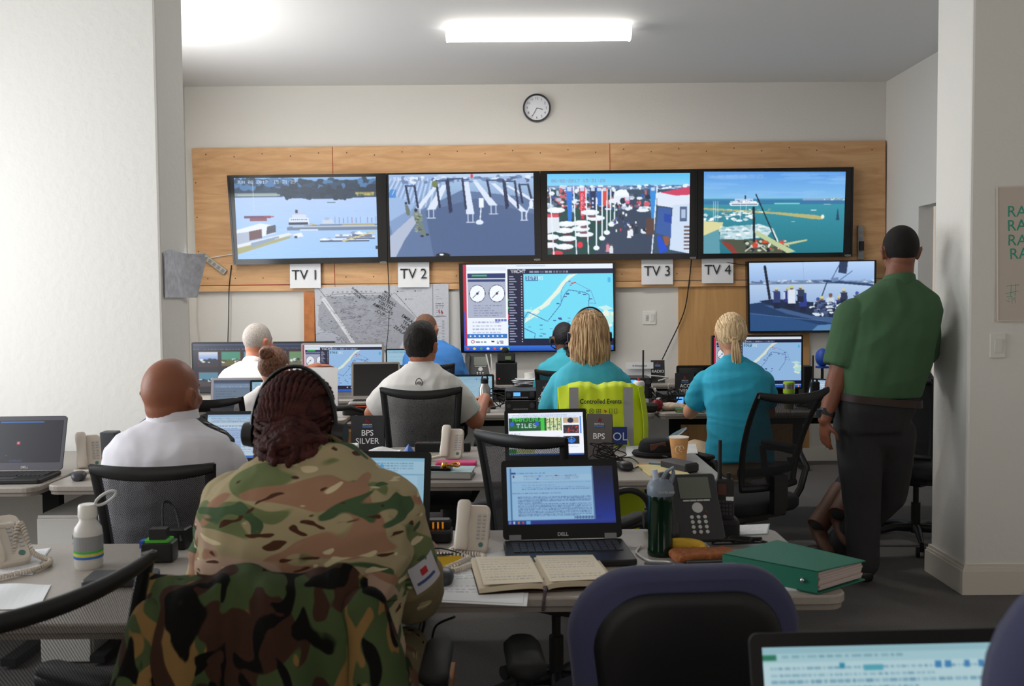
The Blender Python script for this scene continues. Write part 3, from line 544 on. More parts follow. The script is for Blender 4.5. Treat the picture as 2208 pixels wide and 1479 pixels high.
def tv5():
    p = Pic(280, 165, '7fa0c8'); p.grad(0, 0, 1, .28, 'b8d4f8', '98b8e4'); p.poly([(0, .29), (.3, .27), (.6, .26), (1, .3), (1, .34), (0, .33)], '6f86a8'); p.blobs(0, .265, 1, .3, 60, ['c8d4e4', '566c90', '90a4c0'], .015, .01, 3); p.grad(0, .32, 1, .6, 'b4cceb', '98b4dc')
    p.poly([(0, .6), (.18, .56), (1, .95), (1, 1), (0, 1)], '1c3a64'); p.poly([(0, .72), (.35, .82), (.75, 1), (0, 1)], '264e80'); p.poly([(.12, .62), (.3, .64), (.9, .92), (.85, .97), (.3, .75)], '3e5c88'); p.poly([(.55, .92), (.9, .88), (1, .9), (1, 1), (.5, 1)], '5684b4')
    p.poly([(.08, .56), (.2, .53), (.6, .60), (.9, .74), (.85, .84), (.5, .78), (.2, .64)], '182848'); p.line([(.13, .06), (.165, .52)], '141c30', .02); p.line([(.6, .28), (.95, .34), (1, .36)], '2c446c', .02); p.line([(.62, .3), (.58, .5)], '1c2c4c', .008); p.line([(.72, .04), (.66, .25)], '384c70', .006); p.line([(.82, .14), (.70, .3)], '385070', .005)
    p.poly([(.72, 0), (.785, 0), (.775, .18), (.71, .16)], '2c3c5c'); p.poly([(.65, .24), (.71, .23), (.71, .28), (.66, .3)], '6c86ac'); p.line([(.43, 0), (.44, .3)], '90a8cc', .003)
    r = random.Random(2)
    def man(x, y, h, j, c='c8ccb0'): p.poly([(x-.03, y), (x+.028, y), (x+.03, y+h), (x-.03, y+h)], j); p.rect(x-.034, y+.01, x-.022, y+h*.7, 'c4d0e4'); p.ell(x, y-.025, .013, .028, '7a6050'); p.ell(x, y-.042, .015, .02, c); p.rect(x-.025, y+h, x+.025, y+h+.08, '16203a')
    man(.22, .42, .17, '2c3c70'); man(.31, .42, .16, '26347c', 'c0c890'); man(.34, .40, .2, 'd8e2ee', 'c8cc78'); man(.43, .45, .2, '2a3a8a', 'd0cc70'); man(.41, .40, .1, '2c3a58'); man(.58, .56, .15, '24305c', 'd0cc80'); man(.55, .58, .12, '34466c', '3050a0'); man(.72, .56, .18, '2a3a80', 'd4c870'); man(.755, .45, .1, '283450'); man(.65, .52, .15, 'c8d4e0', '705848'); man(.86, .5, .2, '2c4488', '3858b0')
    p.blobs(.5, .6, .8, .78, 90, ['16203a', '34466c', 'd8e0ec', '0e1628', '4a5c84'], .02, .02, 6); p.line([(.0, .74), (.6, .86)], '5878a4', .004); p.soft(); return p

gl = mat('tv_bezel', '0b0c0e', 0.15)
def quadpanel(name, label, outer, inner, y, th, pic, group=None, m=gl, cat='television', base=None, brand=None, body=None):
    O = [PY(*q, y) for q in outer]; cen = sum(O, Vector())/4; back = y+th; cen.y = back
    t = thing(name, label, cat, cen, 0, group)
    I = [PY(*q, y) for q in inner]
    b = MB(); b.quad(*[o-cen+V(0, .004, 0) for o in O], (0, th-.004, 0)); part('casing', b, body or m, t)
    f = MB()
    for i in range(4):
        j = (i+1) % 4; a, c_ = O[i]-cen, O[j]-cen; mi, mj = a.lerp(V(0, a.y, 0), .0), None
        w = 0.014; ctr = V(0, -th, 0)
        ai = a+(ctr-a).normalized()*w*1.4; ci = c_+(ctr-c_).normalized()*w*1.4
        f.quad(a, c_, ci, ai, (0, .0035, 0))
    part('frame', f, m, t)
    part('screen', pic.mesh('screen', *[(q-cen+V(0, .0025, 0)) for q in I], scr), scr, t)
    return t
ty = WY-.12
T1 = quadpanel('television', 'first wall television from the left, showing a grey harbour with moored boats', [(489, 378), (832.5, 373.5), (835.5, 566), (503, 571)], [(504, 384), (810, 381), (815, 554), (513, 559)], ty, .075, tv1())
T2 = quadpanel('television', 'second wall television, showing rows of tables and security arches', [(833.5, 373.5), (1164, 369), (1167, 562), (836.5, 566)], [(837, 377), (1150, 373), (1153, 550), (842, 554)], ty, .075, tv2())
T3 = quadpanel('television', 'third wall television, showing flags and white parasols along a promenade', [(1165, 369), (1503.5, 364.5), (1503.5, 558), (1168, 562)], [(1180, 375), (1488, 373), (1486, 546), (1181, 549)], ty, .075, tv3())
T4 = quadpanel('television', 'fourth wall television, showing a turquoise harbour and a cruise ship', [(1504.5, 364.5), (1841, 360), (1838, 553), (1504.5, 558)], [(1518, 370), (1824, 370), (1818, 544), (1517, 547)], ty, .075, tv4())
T5 = quadpanel('television', 'large central wall screen below the row, showing gauges and a race map', [(989, 568), (1327, 565), (1327, 757), (994, 761)], [(998, 571), (1321, 568), (1324, 755), (1001, 757)], ty, .07, browser_map())
T6 = quadpanel('television', 'lower right wall television, showing a crew in helmets on a racing boat', [(1611, 563.5), (1890, 560.5), (1888, 716), (1613.5, 719)], [(1614, 567), (1887, 563), (1884, 711), (1617, 714)], ty, .07, tv5())
for T, (px, py) in ((T1, (826, 566)), (T2, (1158, 560)), (T3, (1494, 556)), (T4, (1828, 551))):
    q = PY(px, py, ty); text('VIZIO', 0.022, lgrey, T, q-Vector(T.location)+V(0, -.001, 0), name='maker_name')
# ------------------------------------------------------------------ paper signs
for (s, x0, y0, x1, y1) in (('TV 1', 625, 569, 692, 621), ('TV 2', 858, 566, 926, 619), ('TV 3', 1383, 560, 1451, 613), ('TV 4', 1513, 558, 1581, 610)):
    a = PY(x0, y0, WY-.07); c = PY(x1, y1, WY-.07); w = (c.x-a.x); h = a.z-c.z
    t = thing('paper_sign', {'TV 1': 'sign reading TV 1 taped under the harbour television at the left', 'TV 2': 'sign reading TV 2 taped under the security arches television', 'TV 3': 'sign reading TV 3 taped right of the central screen', 'TV 4': 'sign reading TV 4 taped above the ponytailed person'}[s], 'sign', (a.x+w/2, WY-.07, c.z+h/2))
    part('sheet', MB().grid(lambda u, v: V((u-.5)*w, .004*math.sin(u*4+len(s))*(1-v)-.006*(1-v), (v-.5)*h), 8, 6), paper, t, thick=.0006)
    text(s, 0.125, ink, t, (0, -.012, .005), sx=.95)
# ------------------------------------------------------------------ site plan
def plan():
    p = Pic(290, 155, 'b9bcc4'); g = '9a9da6'; dk = '3c3e48'
    p.poly([(.1, .15), (.55, .14), (.75, .5), (.62, 1), (.2, 1), (.02, .6), (.03, .3)], g); p.poly([(.0, .75), (.1, .68), (.16, .74), (.2, 1), (0, 1)], 'a9adb8'); p.ell(.08, 1.0, .16, .3, 'acb0bc'); p.ell(.08, 1.0, .16, .3, dk, .6, ring=.02)
    p.line([(.03, .02), (.08, .16), (.16, .12), (.53, .12)], dk, .003); p.line([(.07, .2), (.32, 1)], 'd4d6dc', .03); p.line([(.07, .2), (.34, 1)], dk, .002)
    r = random.Random(3)
    for _ in range(130):
        x = r.uniform(.12, .55); y = r.uniform(.15, .95); w = r.uniform(.01, .05); h = r.uniform(.01, .05); p.line([(x, y), (x+w, y+h*.4), (x+w-.01, y+h), (x-.01, y+h*.6), (x, y)], dk, .0028, .35)
    for _ in range(120): x = r.uniform(.02, .6); y = r.uniform(.1, .98); p.rect(x, y, x+r.uniform(.005, .02), y+.008, dk, .7)
    for i in range(9): p.ell(.14+i*.035, .09, .008, .014, '70747e', .6)
    for (x, y) in ((.62, .1), (.75, .1), (.68, .22)): p.ell(x, y, .006, .01, dk); p.rect(x+.015, y-.01, x+.05, y+.01, '8a8e98', .6)
    p.line([(.57, .15), (.6, .12), (.86, .75), (.82, .8)], dk, .003); p.rect(.88, 0, .883, 1, dk); p.rect(.885, .27, .98, .272, dk); p.rect(.885, .5, .98, .503, dk); p.words(.9, .3, .97, 3, .03, dk, 2); p.text(.905, .37, '', dk)
    p.poly([(.92, .42), (.93, .38), (.935, .47)], 'b83848'); p.poly([(.94, .38), (.96, .45), (.945, .47)], '903040'); p.rect(.91, .475, .965, .483, 'a04858')
    for i in range(26): p.rect(.905, .05+.035*i, .907+.02*(i % 3), .055+.035*i, dk, .5); p.rect(.95, .56+.015*i, .965, .565+.015*i, dk, .5)
    p.grain(.03); return p
Q = [(678, 619), (967, 612), (968, 752), (682, 757)]; y = WY-.052; q = [PY(*k, y) for k in Q]; c = sum(q, Vector())/4
t = thing('site_plan', 'large printed site plan of a waterfront event village pinned left of the central screen', 'plan', c)
part('sheet', MB().quad(*[k-c+V(0, .002, 0) for k in q], (0, .001, 0)), paper, t); part('drawing', plan().mesh('drawing', *[k-c for k in q], prt), prt, t)
for (s, px, py, sz, ry) in (('RED BULL\nYOUTH\nAMERICA\'S\nCUP', 828, 662, .040, .50), ('EMIRATES\nTEAM\nNEW\nZEALAND', 876, 704, .040, .62), ('SUPERYACHT\nDOCK', 772, 635, .026, .7), ('MEDIA\nDOCK', 834, 636, .026, .7)):
    text(s, sz, ink, t, PY(px, py, y-.002)-c, rot=(PI/2, ry, 0), thick=.0003, bold=.0002)
# ------------------------------------------------------------------ light switches
def switchplate(loc, n, wid, h, label, face=None):
    t = thing('light_switch', label, 'switch', loc, 0)
    part('plate', MB().rbox((0, -.004, 0), (wid, h, .008), .006, rx=PI/2, edge=.002), white_p, t)
    for k in range(n):
        x = (k-(n-1)/2)*.046
        if n == 2 and k == 0: b = MB(); b.box((x, -.010, 0), (.022, .006, .05)); b.box((x, -.014, .006), (.014, .008, .02)); part('rocker', b, lgrey, t)
        else: part('rocker', MB().box((x, -.010, 0), (.032, .008, .066), rx=.08), white_p, t)
    return t
q = PY(1400, 685, WY); switchplate(q, 2, .115, .12, 'double white switch plate on the wall right of the central screen')
q = PY(2150, 745.5, 4.57); switchplate(q, 1, .075, .118, 'single white rocker switch on the right wall stub under the whiteboard')
# whiteboard on the right stub
q0 = PY(2151, 404, 4.565); q1 = PY(2151, 692, 4.565); c = V(q0.x+.45, 4.5665, (q0.z+q1.z)/2); H = q0.z-q1.z
t = thing('whiteboard', 'plain whiteboard sheet with green handwriting on the right wall stub', 'whiteboard', c)
part('board', MB().box((0, -.003, 0), (.9, .006, H)), mat('whiteboard_surface', 'c4b8ad', 0.45), t)
gi = mat('green_marker', '3f9a80', 0.8)
for k, (px, py) in enumerate(((2171, 457), (2171, 488), (2172, 519), (2176, 549))):
    a = PY(px, py, 4.56)-c; text('RACE', .075, gi, t, a, align='LEFT', rot=(PI/2, -.06*(k % 2), 0), name='handwriting')
def strokes(par, name, m, pts, w=.004):
    b = MB()
    for pl_ in pts: b.tube([PY(x, y, 4.562)-c for x, y in pl_], w, 5)
    part(name, b, m, par)
strokes(t, 'handwriting', gi, [[(2170, 617), (2197, 614)], [(2168, 633), (2196, 627)], [(2180, 612), (2179, 640)], [(2190, 611), (2188, 638)], [(2182, 640), (2170, 639), (2168, 648), (2177, 650), (2178, 644), (2173, 644)], [(2182, 640), (2182, 654), (2190, 653), (2188, 646), (2183, 645), (2190, 641)]], .0022)
strokes(t, 'rim', mat('board_rim', 'd8cfc6', .5), [[(2150, 404), (2208, 402), (2600, 396)], [(2150, 404), (2151, 692)], [(2151, 692), (2600, 694)]], .004)

# ------------------------------------------------------------------ cables and power strips on the wall
def cable(label, pts, r=.004, m=blackm, name='cable', cat='cable', group=None, n=10):
    P_ = []; pts = [Vector(p) for p in pts]
    for i in range(len(pts)-1):
        p0 = pts[max(i-1, 0)]; p1 = pts[i]; p2 = pts[i+1]; p3 = pts[min(i+2, len(pts)-1)]
        for k in range(n):
            s = k/n; P_.append(.5*((2*p1)+(p2-p0)*s+(2*p0-5*p1+4*p2-p3)*s*s+(3*p1-p0-3*p2+p3)*s**3))
    P_.append(pts[-1]); o = P_[0].copy(); b = MB(); b.tube([p-o for p in P_], r, 6)
    return solo(name, b, m, label, cat, group, loc=o, smooth=True)
wy = WY-.05
cable('black cable hanging down the wall from the left television corner', [PY(499, 572, wy), PY(494, 620, wy), PY(493, 680, wy), PY(491, 745, wy)])
cable('thin beige cable hanging at the far left wall below the plan sheets', [PY(420, 575, wy), PY(424, 640, wy), PY(423, 690, wy), PY(429, 745, wy)], .003, ivory)
cable('black cable hanging over the site plan from the second television', [PY(836, 567, wy-.03), PY(839, 640, wy), PY(838, 700, wy), PY(832, 760, wy)])
cable('black cable curving down the wall from the third television to the desk', [PY(1491, 560, wy-.02), PY(1485, 615, wy), PY(1474, 675, wy), PY(1440, 750, wy), PY(1428, 775, wy-.1)], .005)
cable('short black cable looping right of the TV 4 sign', [PY(1545, 556, wy), PY(1570, 566, wy-.02), PY(1612, 572, wy-.04)], .003)
cable('white lead from the left power strip to the first television', [PY(448, 557, wy), PY(470, 553, wy), PY(502, 548, wy)], .004, white_p)
def pstrip(px0, py0, px1, py1, m, label, outl=5):
    a = PY(px0, py0, WY-.06); b_ = PY(px1, py1, WY-.06); d = b_-a; L = d.length; ang = math.atan2(d.z, d.x); c = (a+b_)/2
    t = thing('power_strip', label, 'power strip', c); t.rotation_euler = (0, -ang, 0)
    part('body', MB().box((0, .012, 0), (L, .034, .05)), m, t, bevel=.005)
    for k in range(outl):
        part('outlet', MB().box((-L*.28+k*L*.17, -.006, 0), (.028, .003, .03)), grey, t)
    return t
t = pstrip(432, 547, 486, 588, mat('strip_beige', 'a9a193', .5), 'grey beige power strip screwed at an angle to the left end of the plywood')
part('plug', MB().box((-.09, -.022, .0), (.04, .035, .035)), white_p, t, bevel=.006)
t = pstrip(1856, 486, 1856, 560, mat('strip_grey', '8d8a84', .5), 'upright grey power strip with plugs on the plywood right of the fourth television')
part('plug', MB().box((.03, -.02, 0), (.08, .03, .035)), black, t)
# plan sheets curling off the left stub side face
t = thing('plan_sheets', 'sheaf of printed drawings taped to the side of the left wall stub, top corner curling', 'papers', (XL, 4.76, PX_(380, 590, XL).z))
zt = CAMZ+(648-541)/2050*4.8 - t.location.z; zb = CAMZ+(648-633)/2050*4.8 - t.location.z
for k in range(2):
    def fn(u, v, k=k):
        c = max(0, u+v-1.15); return V(.006+.004*k+.30*max(0, u-.55)**1.6*(.35+.65*v), -.17+u*.38, zb+(zt-zb)*v-.015*k+.006*math.sin(u*6)*v-.04*max(0, .3-u)*v)
    part('sheet', MB().grid(fn, 14, 14), mat('plan_paper', 'c6c9d2', .85, vary=.18, vscale=30), t, thick=.001)
# ================================================================== DESKS
def desk(label, x0, x1, y0, y1, rz=0, z=0.74, group=None):
    cx, cy = (x0+x1)/2, (y0+y1)/2; w, d = x1-x0, y1-y0
    t = thing('folding_desk', label, 'desk', (cx, cy, 0), rz, group)
    part('tabletop', MB().rbox((0, 0, z-.012), (w, d, .024), .05, n=5, edge=.004), lam, t)
    part('edge_band', MB().rbox((0, 0, z-.03), (w-.012, d-.012, .012), .045, n=5), lam_edge, t)
    for s in (-1, 1):
        b = MB(); x = s*(w/2-.16); b.box((x, 0.02, (z-.04)/2+.02), (.07, .05, z-.09)); b.box((x, 0, .03), (.06, d*.86, .03)); b.box((x, 0, z-.045), (.06, d*.7, .02)); part('leg', b, blackm, t)
    part('crossbar', MB().box((0, .02, z-.09), (w-.36, .03, .06)), blackm, t)
    return t
desk('front row desk on the left holding the white ringed bottle and telephone', -2.02, -.64, 2.07, 2.77)
desk('front row desk in the middle holding the open black laptop and green binder', -.61, .80, 2.23, 2.90)
desk('second row desk against the left wall holding the laptop with the black screen', -3.2, -1.84, 3.63, 4.53)
desk('second row desk in front of the person in the epaulette shirt', -1.82, -.62, 3.66, 4.55)
desk('second row desk holding the paper cup, the black hat and the newspaper', -.60, .835, 3.68, 4.57)
desk('third row desk at the left with laptops in front of the grey haired person', -2.78, -1.0, 5.62, 6.08)
desk('third row desk in the middle with radios and the steel bottle', -.93, .885, 5.84, 6.55)
desk('third row desk on the right under the ponytailed person\'s monitor', .905, 2.5, 5.84, 6.55)
desk('left rear desk carrying the wide monitor and the grey monitor', -2.80, -.72, 6.72, 7.42)
desk('back wall desk in front of the person in the blue shirt', -1.45, .80, 7.82, 8.34)
desk('back wall desk below the switch plate', .82, 2.6, 7.82, 8.34)
desk('nearest desk at the bottom right corner holding a laptop', .05, 1.30, .93, 1.52)
bx = PZ(700, 950, 0); 
solo('wooden_cabinet', MB().box((0, 0, .33), (.22, .36, .66)), ply2, 'small plywood cabinet under the right end of the left third row desk', 'cabinet', loc=(-1.02, 5.90, 0.0), bevel=.004)
q = PZ(150, 1200, 0)
t = thing('white_cabinet', 'white cabinet standing below the second row desk behind the white bottle', 'cabinet', (-1.80, 4.02, 0))
part('body', MB().box((0, .0, .30), (.21, .5, .60)), white_p, t, bevel=.004); part('door', MB().box((0, -.258, .30), (.20, .016, .58)), white_p, t, bevel=.003); part('handle', MB().box((.07, -.272, .42), (.012, .012, .10)), grey, t)
solo('cardboard_box', MB().box((0, 0, .17), (.34, .3, .34)), mat('cardboard', '9a6f4e', .85), 'brown cardboard box on the floor under the front desk beside the camouflage jacket', 'box', loc=(-.35, 2.72, 0), bevel=.003)
# desktop computer tower under the front desk
q = PZ(905, 1420, .1)
solo('computer_tower', MB().box((0, 0, .2), (.09, .40, .40)), mat('tower_grey', '6c6f73', .5), 'grey computer tower on the carpet under the middle front desk', 'computer', loc=(-.235, 2.55, 0), bevel=.006)

# ================================================================== MESH TASK CHAIRS
net = net_mat('chair_net', '17171b', .45, 260); net_near = net_mat('chair_net_open', '1c1c20', .66, 240); net_far = net_mat('chair_net_fine', '101013', .42, 330)
seat_m = mat('chair_fabric', '17171a', .9, bump=.2, bscale=200)
def task_chair(label, x, y, rz, top=.98, rail_k=1.0, w=.44, lean=.10, seat=True, dip=.02, arm=True, group=None, m=black, netm=net, bot=.54, base=True, wbot=None, hseat=.47):
    t = thing('office_chair', label, 'chair', (x, y, 0), rz, group)
    wb = wbot or w*.78
    def P_(u, v):   # back surface, u -1..1, v 0..1
        ww = (wb+(w-wb)*v)/2; z = bot+(top-bot)*v - (dip*(1-u*u)*v)
        return V(u*ww, -.20-lean*v*v+.035*(1-abs(u)**2)*(-1)+.03, z)
    fr = MB(); n = 14
    def bar(pts, a, b_): fr.tube(pts, [a]*len(pts), 10, flat=b_/a)
    rail = [P_(-1+2*i/n, 1) for i in range(n+1)]
    # top rail tall, sides slimmer
    rs = []
    for i, p in enumerate(rail):
        h = rail_k*(.016+.007*(1-abs(-1+2*i/n)**3)); rs.append([p+V(0, math.cos(a)*.011, math.sin(a)*h-h*.7) for a in [2*PI*k/10 for k in range(10)]])
    fr.rings(rs)
    for s in (-1, 1):
        rs = []
        for j in range(n+1):
            p = P_(s, j/n); rs.append([p+V(math.cos(a)*.017-s*.010, math.sin(a)*.011, 0) for a in [2*PI*k/10 for k in range(10)]])
        fr.rings(rs)
    fr.tube([P_(-1+2*i/n, 0.02) for i in range(n+1)], [.018]*(n+1), 8)
    part('back_frame', fr, m, t, smooth=True)
    part('back_net', MB().grid(lambda u, v: P_((-1+2*u)*.97, .02+.95*v), 12, 12), netm, t, smooth=True)
    lb = MB(); lb.tube([P_(-1+2*i/n, .18)+V(0, .012, 0) for i in range(n+1)], [.02]*(n+1), 8, flat=.5); part('lumbar_bar', lb, m, t, smooth=True)
    sp = MB(); sp.box((0, -.24, bot-.01), (.09, .03, .16)); sp.box((0, -.15, bot-.10), (.08, .2, .025)); part('back_support', sp, m, t)
    part('seat', MB().rbox((0, .03, hseat-.02), (.48, .47, .07), .10, n=6, edge=.02), seat_m, t, smooth=True)
    part('seat_pan', MB().rbox((0, .02, hseat-.07), (.34, .34, .03), .04), m, t)
    if arm:
        for s in (-1, 1):
            a = MB(); pts = [V(s*.24, -.1, hseat-.05), V(s*.285, -.12, hseat+.03), V(s*.29, -.15, hseat+.14), V(s*.285, -.11, hseat+.205), V(s*.28, .03, hseat+.215), V(s*.28, .13, hseat+.20), V(s*.285, .12, hseat+.10), V(s*.27, .05, hseat-.0), V(s*.24, .02, hseat-.05)]
            a.tube(pts, [.016]*9, 8, flat=1.3); part('armrest', a, m, t, smooth=True)
            part('arm_pad', MB().rbox((s*.283, .02, hseat+.228), (.06, .23, .022), .028, edge=.006), blackm, t, smooth=True)
    c = MB(); c.cyl((0, 0, .07), (0, 0, .25), .026, n=12).cyl((0, 0, .24), (0, 0, hseat-.07), .016, n=12).box((0, .0, hseat-.095), (.16, .2, .03)); part('gas_column', c, m, t, smooth=True)
    lv = MB(); lv.tube([(.08, 0, hseat-.09), (.2, -.02, hseat-.10), (.27, -.02, hseat-.115)], [.006, .006, .013], 6); part('lever', lv, m, t)
    star(t, m); return t
def star(t, m, r=.29):
    for k in range(5):
        a = 2*PI*k/5+.3; d = V(math.cos(a), math.sin(a), 0); b = MB()
        b.tube([V(0, 0, .10), d*.12+V(0, 0, .105), d*(r-.03)+V(0, 0, .075), d*r+V(0, 0, .07)], [.028, .024, .016, .014], 8, flat=.9); part('base_spoke', b, m, t, smooth=True)
        c = MB(); n = V(-d.y, d.x, 0)
        c.cyl(d*r+n*.012+V(0, 0, .028), d*r+n*.03+V(0, 0, .028), .027, n=12).cyl(d*r-n*.012+V(0, 0, .028), d*r-n*.03+V(0, 0, .028), .027, n=12).cyl(d*r+V(0, 0, .03), d*r+V(0, 0, .075), .011)
        part('caster', c, blackm, t, smooth=True)
def padded_chair(label, x, y, rz, top, w, arm=True, flip=1):
    """upholstered chair with a fabric cushion and a hard black back shell"""
    t = thing('upholstered_chair', label, 'chair', (x, y, 0), rz)
    fab = mat('navy_fabric', '363858', .85, bump=.12, bscale=400, sheen=.1); shell = mat('chair_shell', '0e0e11', .5)
    h = top-.52
    def outline(k, z0, r, ww, hh):
        pts = []
        for (sx, sz, a0) in ((1, 1, 0), (-1, 1, PI/2), (-1, -1, PI), (1, -1, 3*PI/2)):
            rr = r if sz > 0 else r*.8
            for i in range(9):
                a = a0+PI/2*i/8; pts.append((sx*(ww/2*(1 if sz > 0 else .93)-rr)+math.cos(a)*rr, (hh-rr if sz > 0 else rr)+math.sin(a)*rr+z0))
        return pts
    def ringat(y_, ins):
        return [V(px_, y_-.30*max(0, pz-.5)*.35+.03*(px_/(w/2))**2, pz+.015*(1-(px_/(w/2))**2)) for px_, pz in outline(0, .52+ins, .13-ins*.5, w-2*ins, h-2*ins)]
    part('back_cushion', MB().rings([ringat(-.20, .03), ringat(-.21, .006), ringat(-.235, 0), ringat(-.265, .004), ringat(-.28, .02)]), fab, t, smooth=1.2)
    part('back_shell', MB().rings([ringat(-.279, .045), ringat(-.289, .05), ringat(-.295, .07)]), shell, t, smooth=True)
    part('seat', MB().rbox((0, .03, .45), (.50, .48, .09), .12, n=6, edge=.03), fab, t, smooth=True); part('seat_pan', MB().rbox((0, .02, .39), (.4, .38, .03), .06), shell, t)
    part('back_bar', MB().box((0, -.27, .50), (.07, .02, .22)).box((0, -.15, .385), (.07, .26, .02)), shell, t)
    if arm:
        for s in (-1, 1):
            a = MB(); a.tube([(s*.2, 0, .385), (s*.285, 0, .39), (s*.305, -.01, .43), (s*.305, -.02, .625)], [.02]*4, 8, flat=.5); part('armrest', a, shell, t, smooth=True)
            part('arm_pad', MB().rbox((s*.305, -.02, .645), (.085, .22, .04), .042, n=6, edge=.014), blackm, t, smooth=True)
    c = MB(); c.cyl((0, 0, .07), (0, 0, .25), .027).cyl((0, 0, .24), (0, 0, .38), .017); part('gas_column', c, shell, t, smooth=True); star(t, shell); return t

task_chair('black mesh chair at the lower left edge in front of the white bottle', -.985, 1.62, 1.10, top=.99, w=.50, lean=.06, wbot=.44, netm=net_near, rail_k=.72)
task_chair('black mesh chair behind the person in the epaulette shirt', -1.105, 3.10, .02, top=.955, w=.375, lean=.05, wbot=.30, dip=.008)
task_chair('black mesh chair hung with the woodland camouflage jacket', -.445, 1.93, 0, top=.940, w=.34, lean=.05)
task_chair('black mesh chair of the person in the logo polo', -.455, 4.94, 0, top=1.015, w=.40, lean=.05, wbot=.33)
task_chair('empty black mesh chair between the two open laptops', .15, 3.34, -.62, top=1.0, w=.37, lean=.05, dip=.005)
task_chair('black mesh chair of the person with the brown bun', -1.52, 5.16, -.22, top=.96, w=.40, netm=net_far)
task_chair('black mesh chair of the person in the blue shirt', -.62, 6.82, 0, top=1.01, w=.44, netm=net_far)
task_chair('black mesh chair under the yellow high visibility vest', .43, 4.86, .02, top=1.0, w=.40, lean=.03, netm=net_far)
task_chair('black mesh chair turned sideways behind the ponytailed person', 1.13, 4.66, .55, top=1.02, w=.46, lean=.16)
task_chair('black mesh chair of the person with the dark braid', .36, 7.02, .05, top=.95, w=.42, netm=net_far)
task_chair('black office chair half hidden behind the person in the green polo', 2.35, 5.50, -.9, top=1.0, w=.46, netm=net_far)
padded_chair('navy upholstered chair with black back shell in the centre foreground', .325, 2.15, 0.08, .905, .475)
padded_chair('dark navy upholstered chair at the bottom right corner', .66, 1.10, .03, 1.235, .5, arm=False)
# ================================================================== PEOPLE
def skin(name, c): return mat('skin_'+name, c, .5, bump=.05, bscale=120)
def ellring(c, u, w, rx, ry, n=20, p=2.4):
    out = []
    for i in range(n):
        a = 2*PI*i/n; ca, sa = math.cos(a), math.sin(a); out.append(c+u*(math.copysign(abs(ca)**(2/p), ca)*rx)+w*(math.copysign(abs(sa)**(2/p), sa)*ry))
    return out
def torso(mb, pel, neck, side, prof, bend=.03):
    """prof: (t, half width, half depth, forward offset)"""
    side = Vector(side).normalized(); ax = (neck-pel).normalized(); fw = Vector((0, 0, 1)).cross(side).normalized() if True else None
    fw = ax.cross(side)*-1; fw = fw.normalized()
    if fw.y < 0 and abs(side.x) > .5: fw = -fw
    rs = []
    for (t, hw, hd, off) in prof:
        c = pel.lerp(neck, t)+fw*(off-bend*math.sin(PI*min(max(t, 0), 1))); rs.append(ellring(c, side, fw, hw, hd))
    mb.rings(rs); return fw
def hand(mb, wr, d, up, s=1.0, curl=.5, r=.0085, thumb=1):
    """palm, four unequal bent fingers and a thumb from the side of the palm; d along the hand, up = back of the hand"""
    d = Vector(d).normalized(); up = Vector(up); up = (up-d*up.dot(d)).normalized(); sd = d.cross(up).normalized()*thumb
    pc = [wr-d*.01, wr+d*.03*s, wr+d*.065*s, wr+d*.088*s]
    mb.rings([ellring(c, sd, up, w*s, h*s, 12, 2.6) for c, w, h in zip(pc, (.026, .034, .040, .038), (.019, .016, .014, .011))])
    for k, (o, L) in enumerate(((.030, .068), (.0105, .078), (-.0105, .072), (-.030, .056))):
        p = wr+d*.083*s+sd*o*s; a = 0; pts = [p-d*.02*s, p]; dd = d+sd*o*1.6; dd.normalize()
        for seg in (.45, .3, .25):
            a += curl*(.6+.25*k*.3); q = (dd*math.cos(a)-up*math.sin(a)); p = p+q*L*seg*s; pts.append(p)
        mb.limb(pts, [r*1.05*s, r*1.05*s, r*s, r*.92*s, r*.8*s], 8)
    p = wr+d*.025*s+sd*.026*s; pts = [p, p+(sd*.75+d*.6-up*.25).normalized()*.036*s]; pts.append(pts[-1]+(d*.85+sd*.35-up*.35).normalized()*.028*s); pts.append(pts[-1]+(d*.95-up*.35).normalized()*.024*s)
    mb.limb(pts, [r*1.5*s, r*1.3*s, r*1.15*s, r*.95*s], 8)
def headR(yaw=0, pitch=0, roll=0): return Matrix.Rotation(yaw, 3, 'Z') @ Matrix.Rotation(pitch, 3, 'X') @ Matrix.Rotation(roll, 3, 'Y')
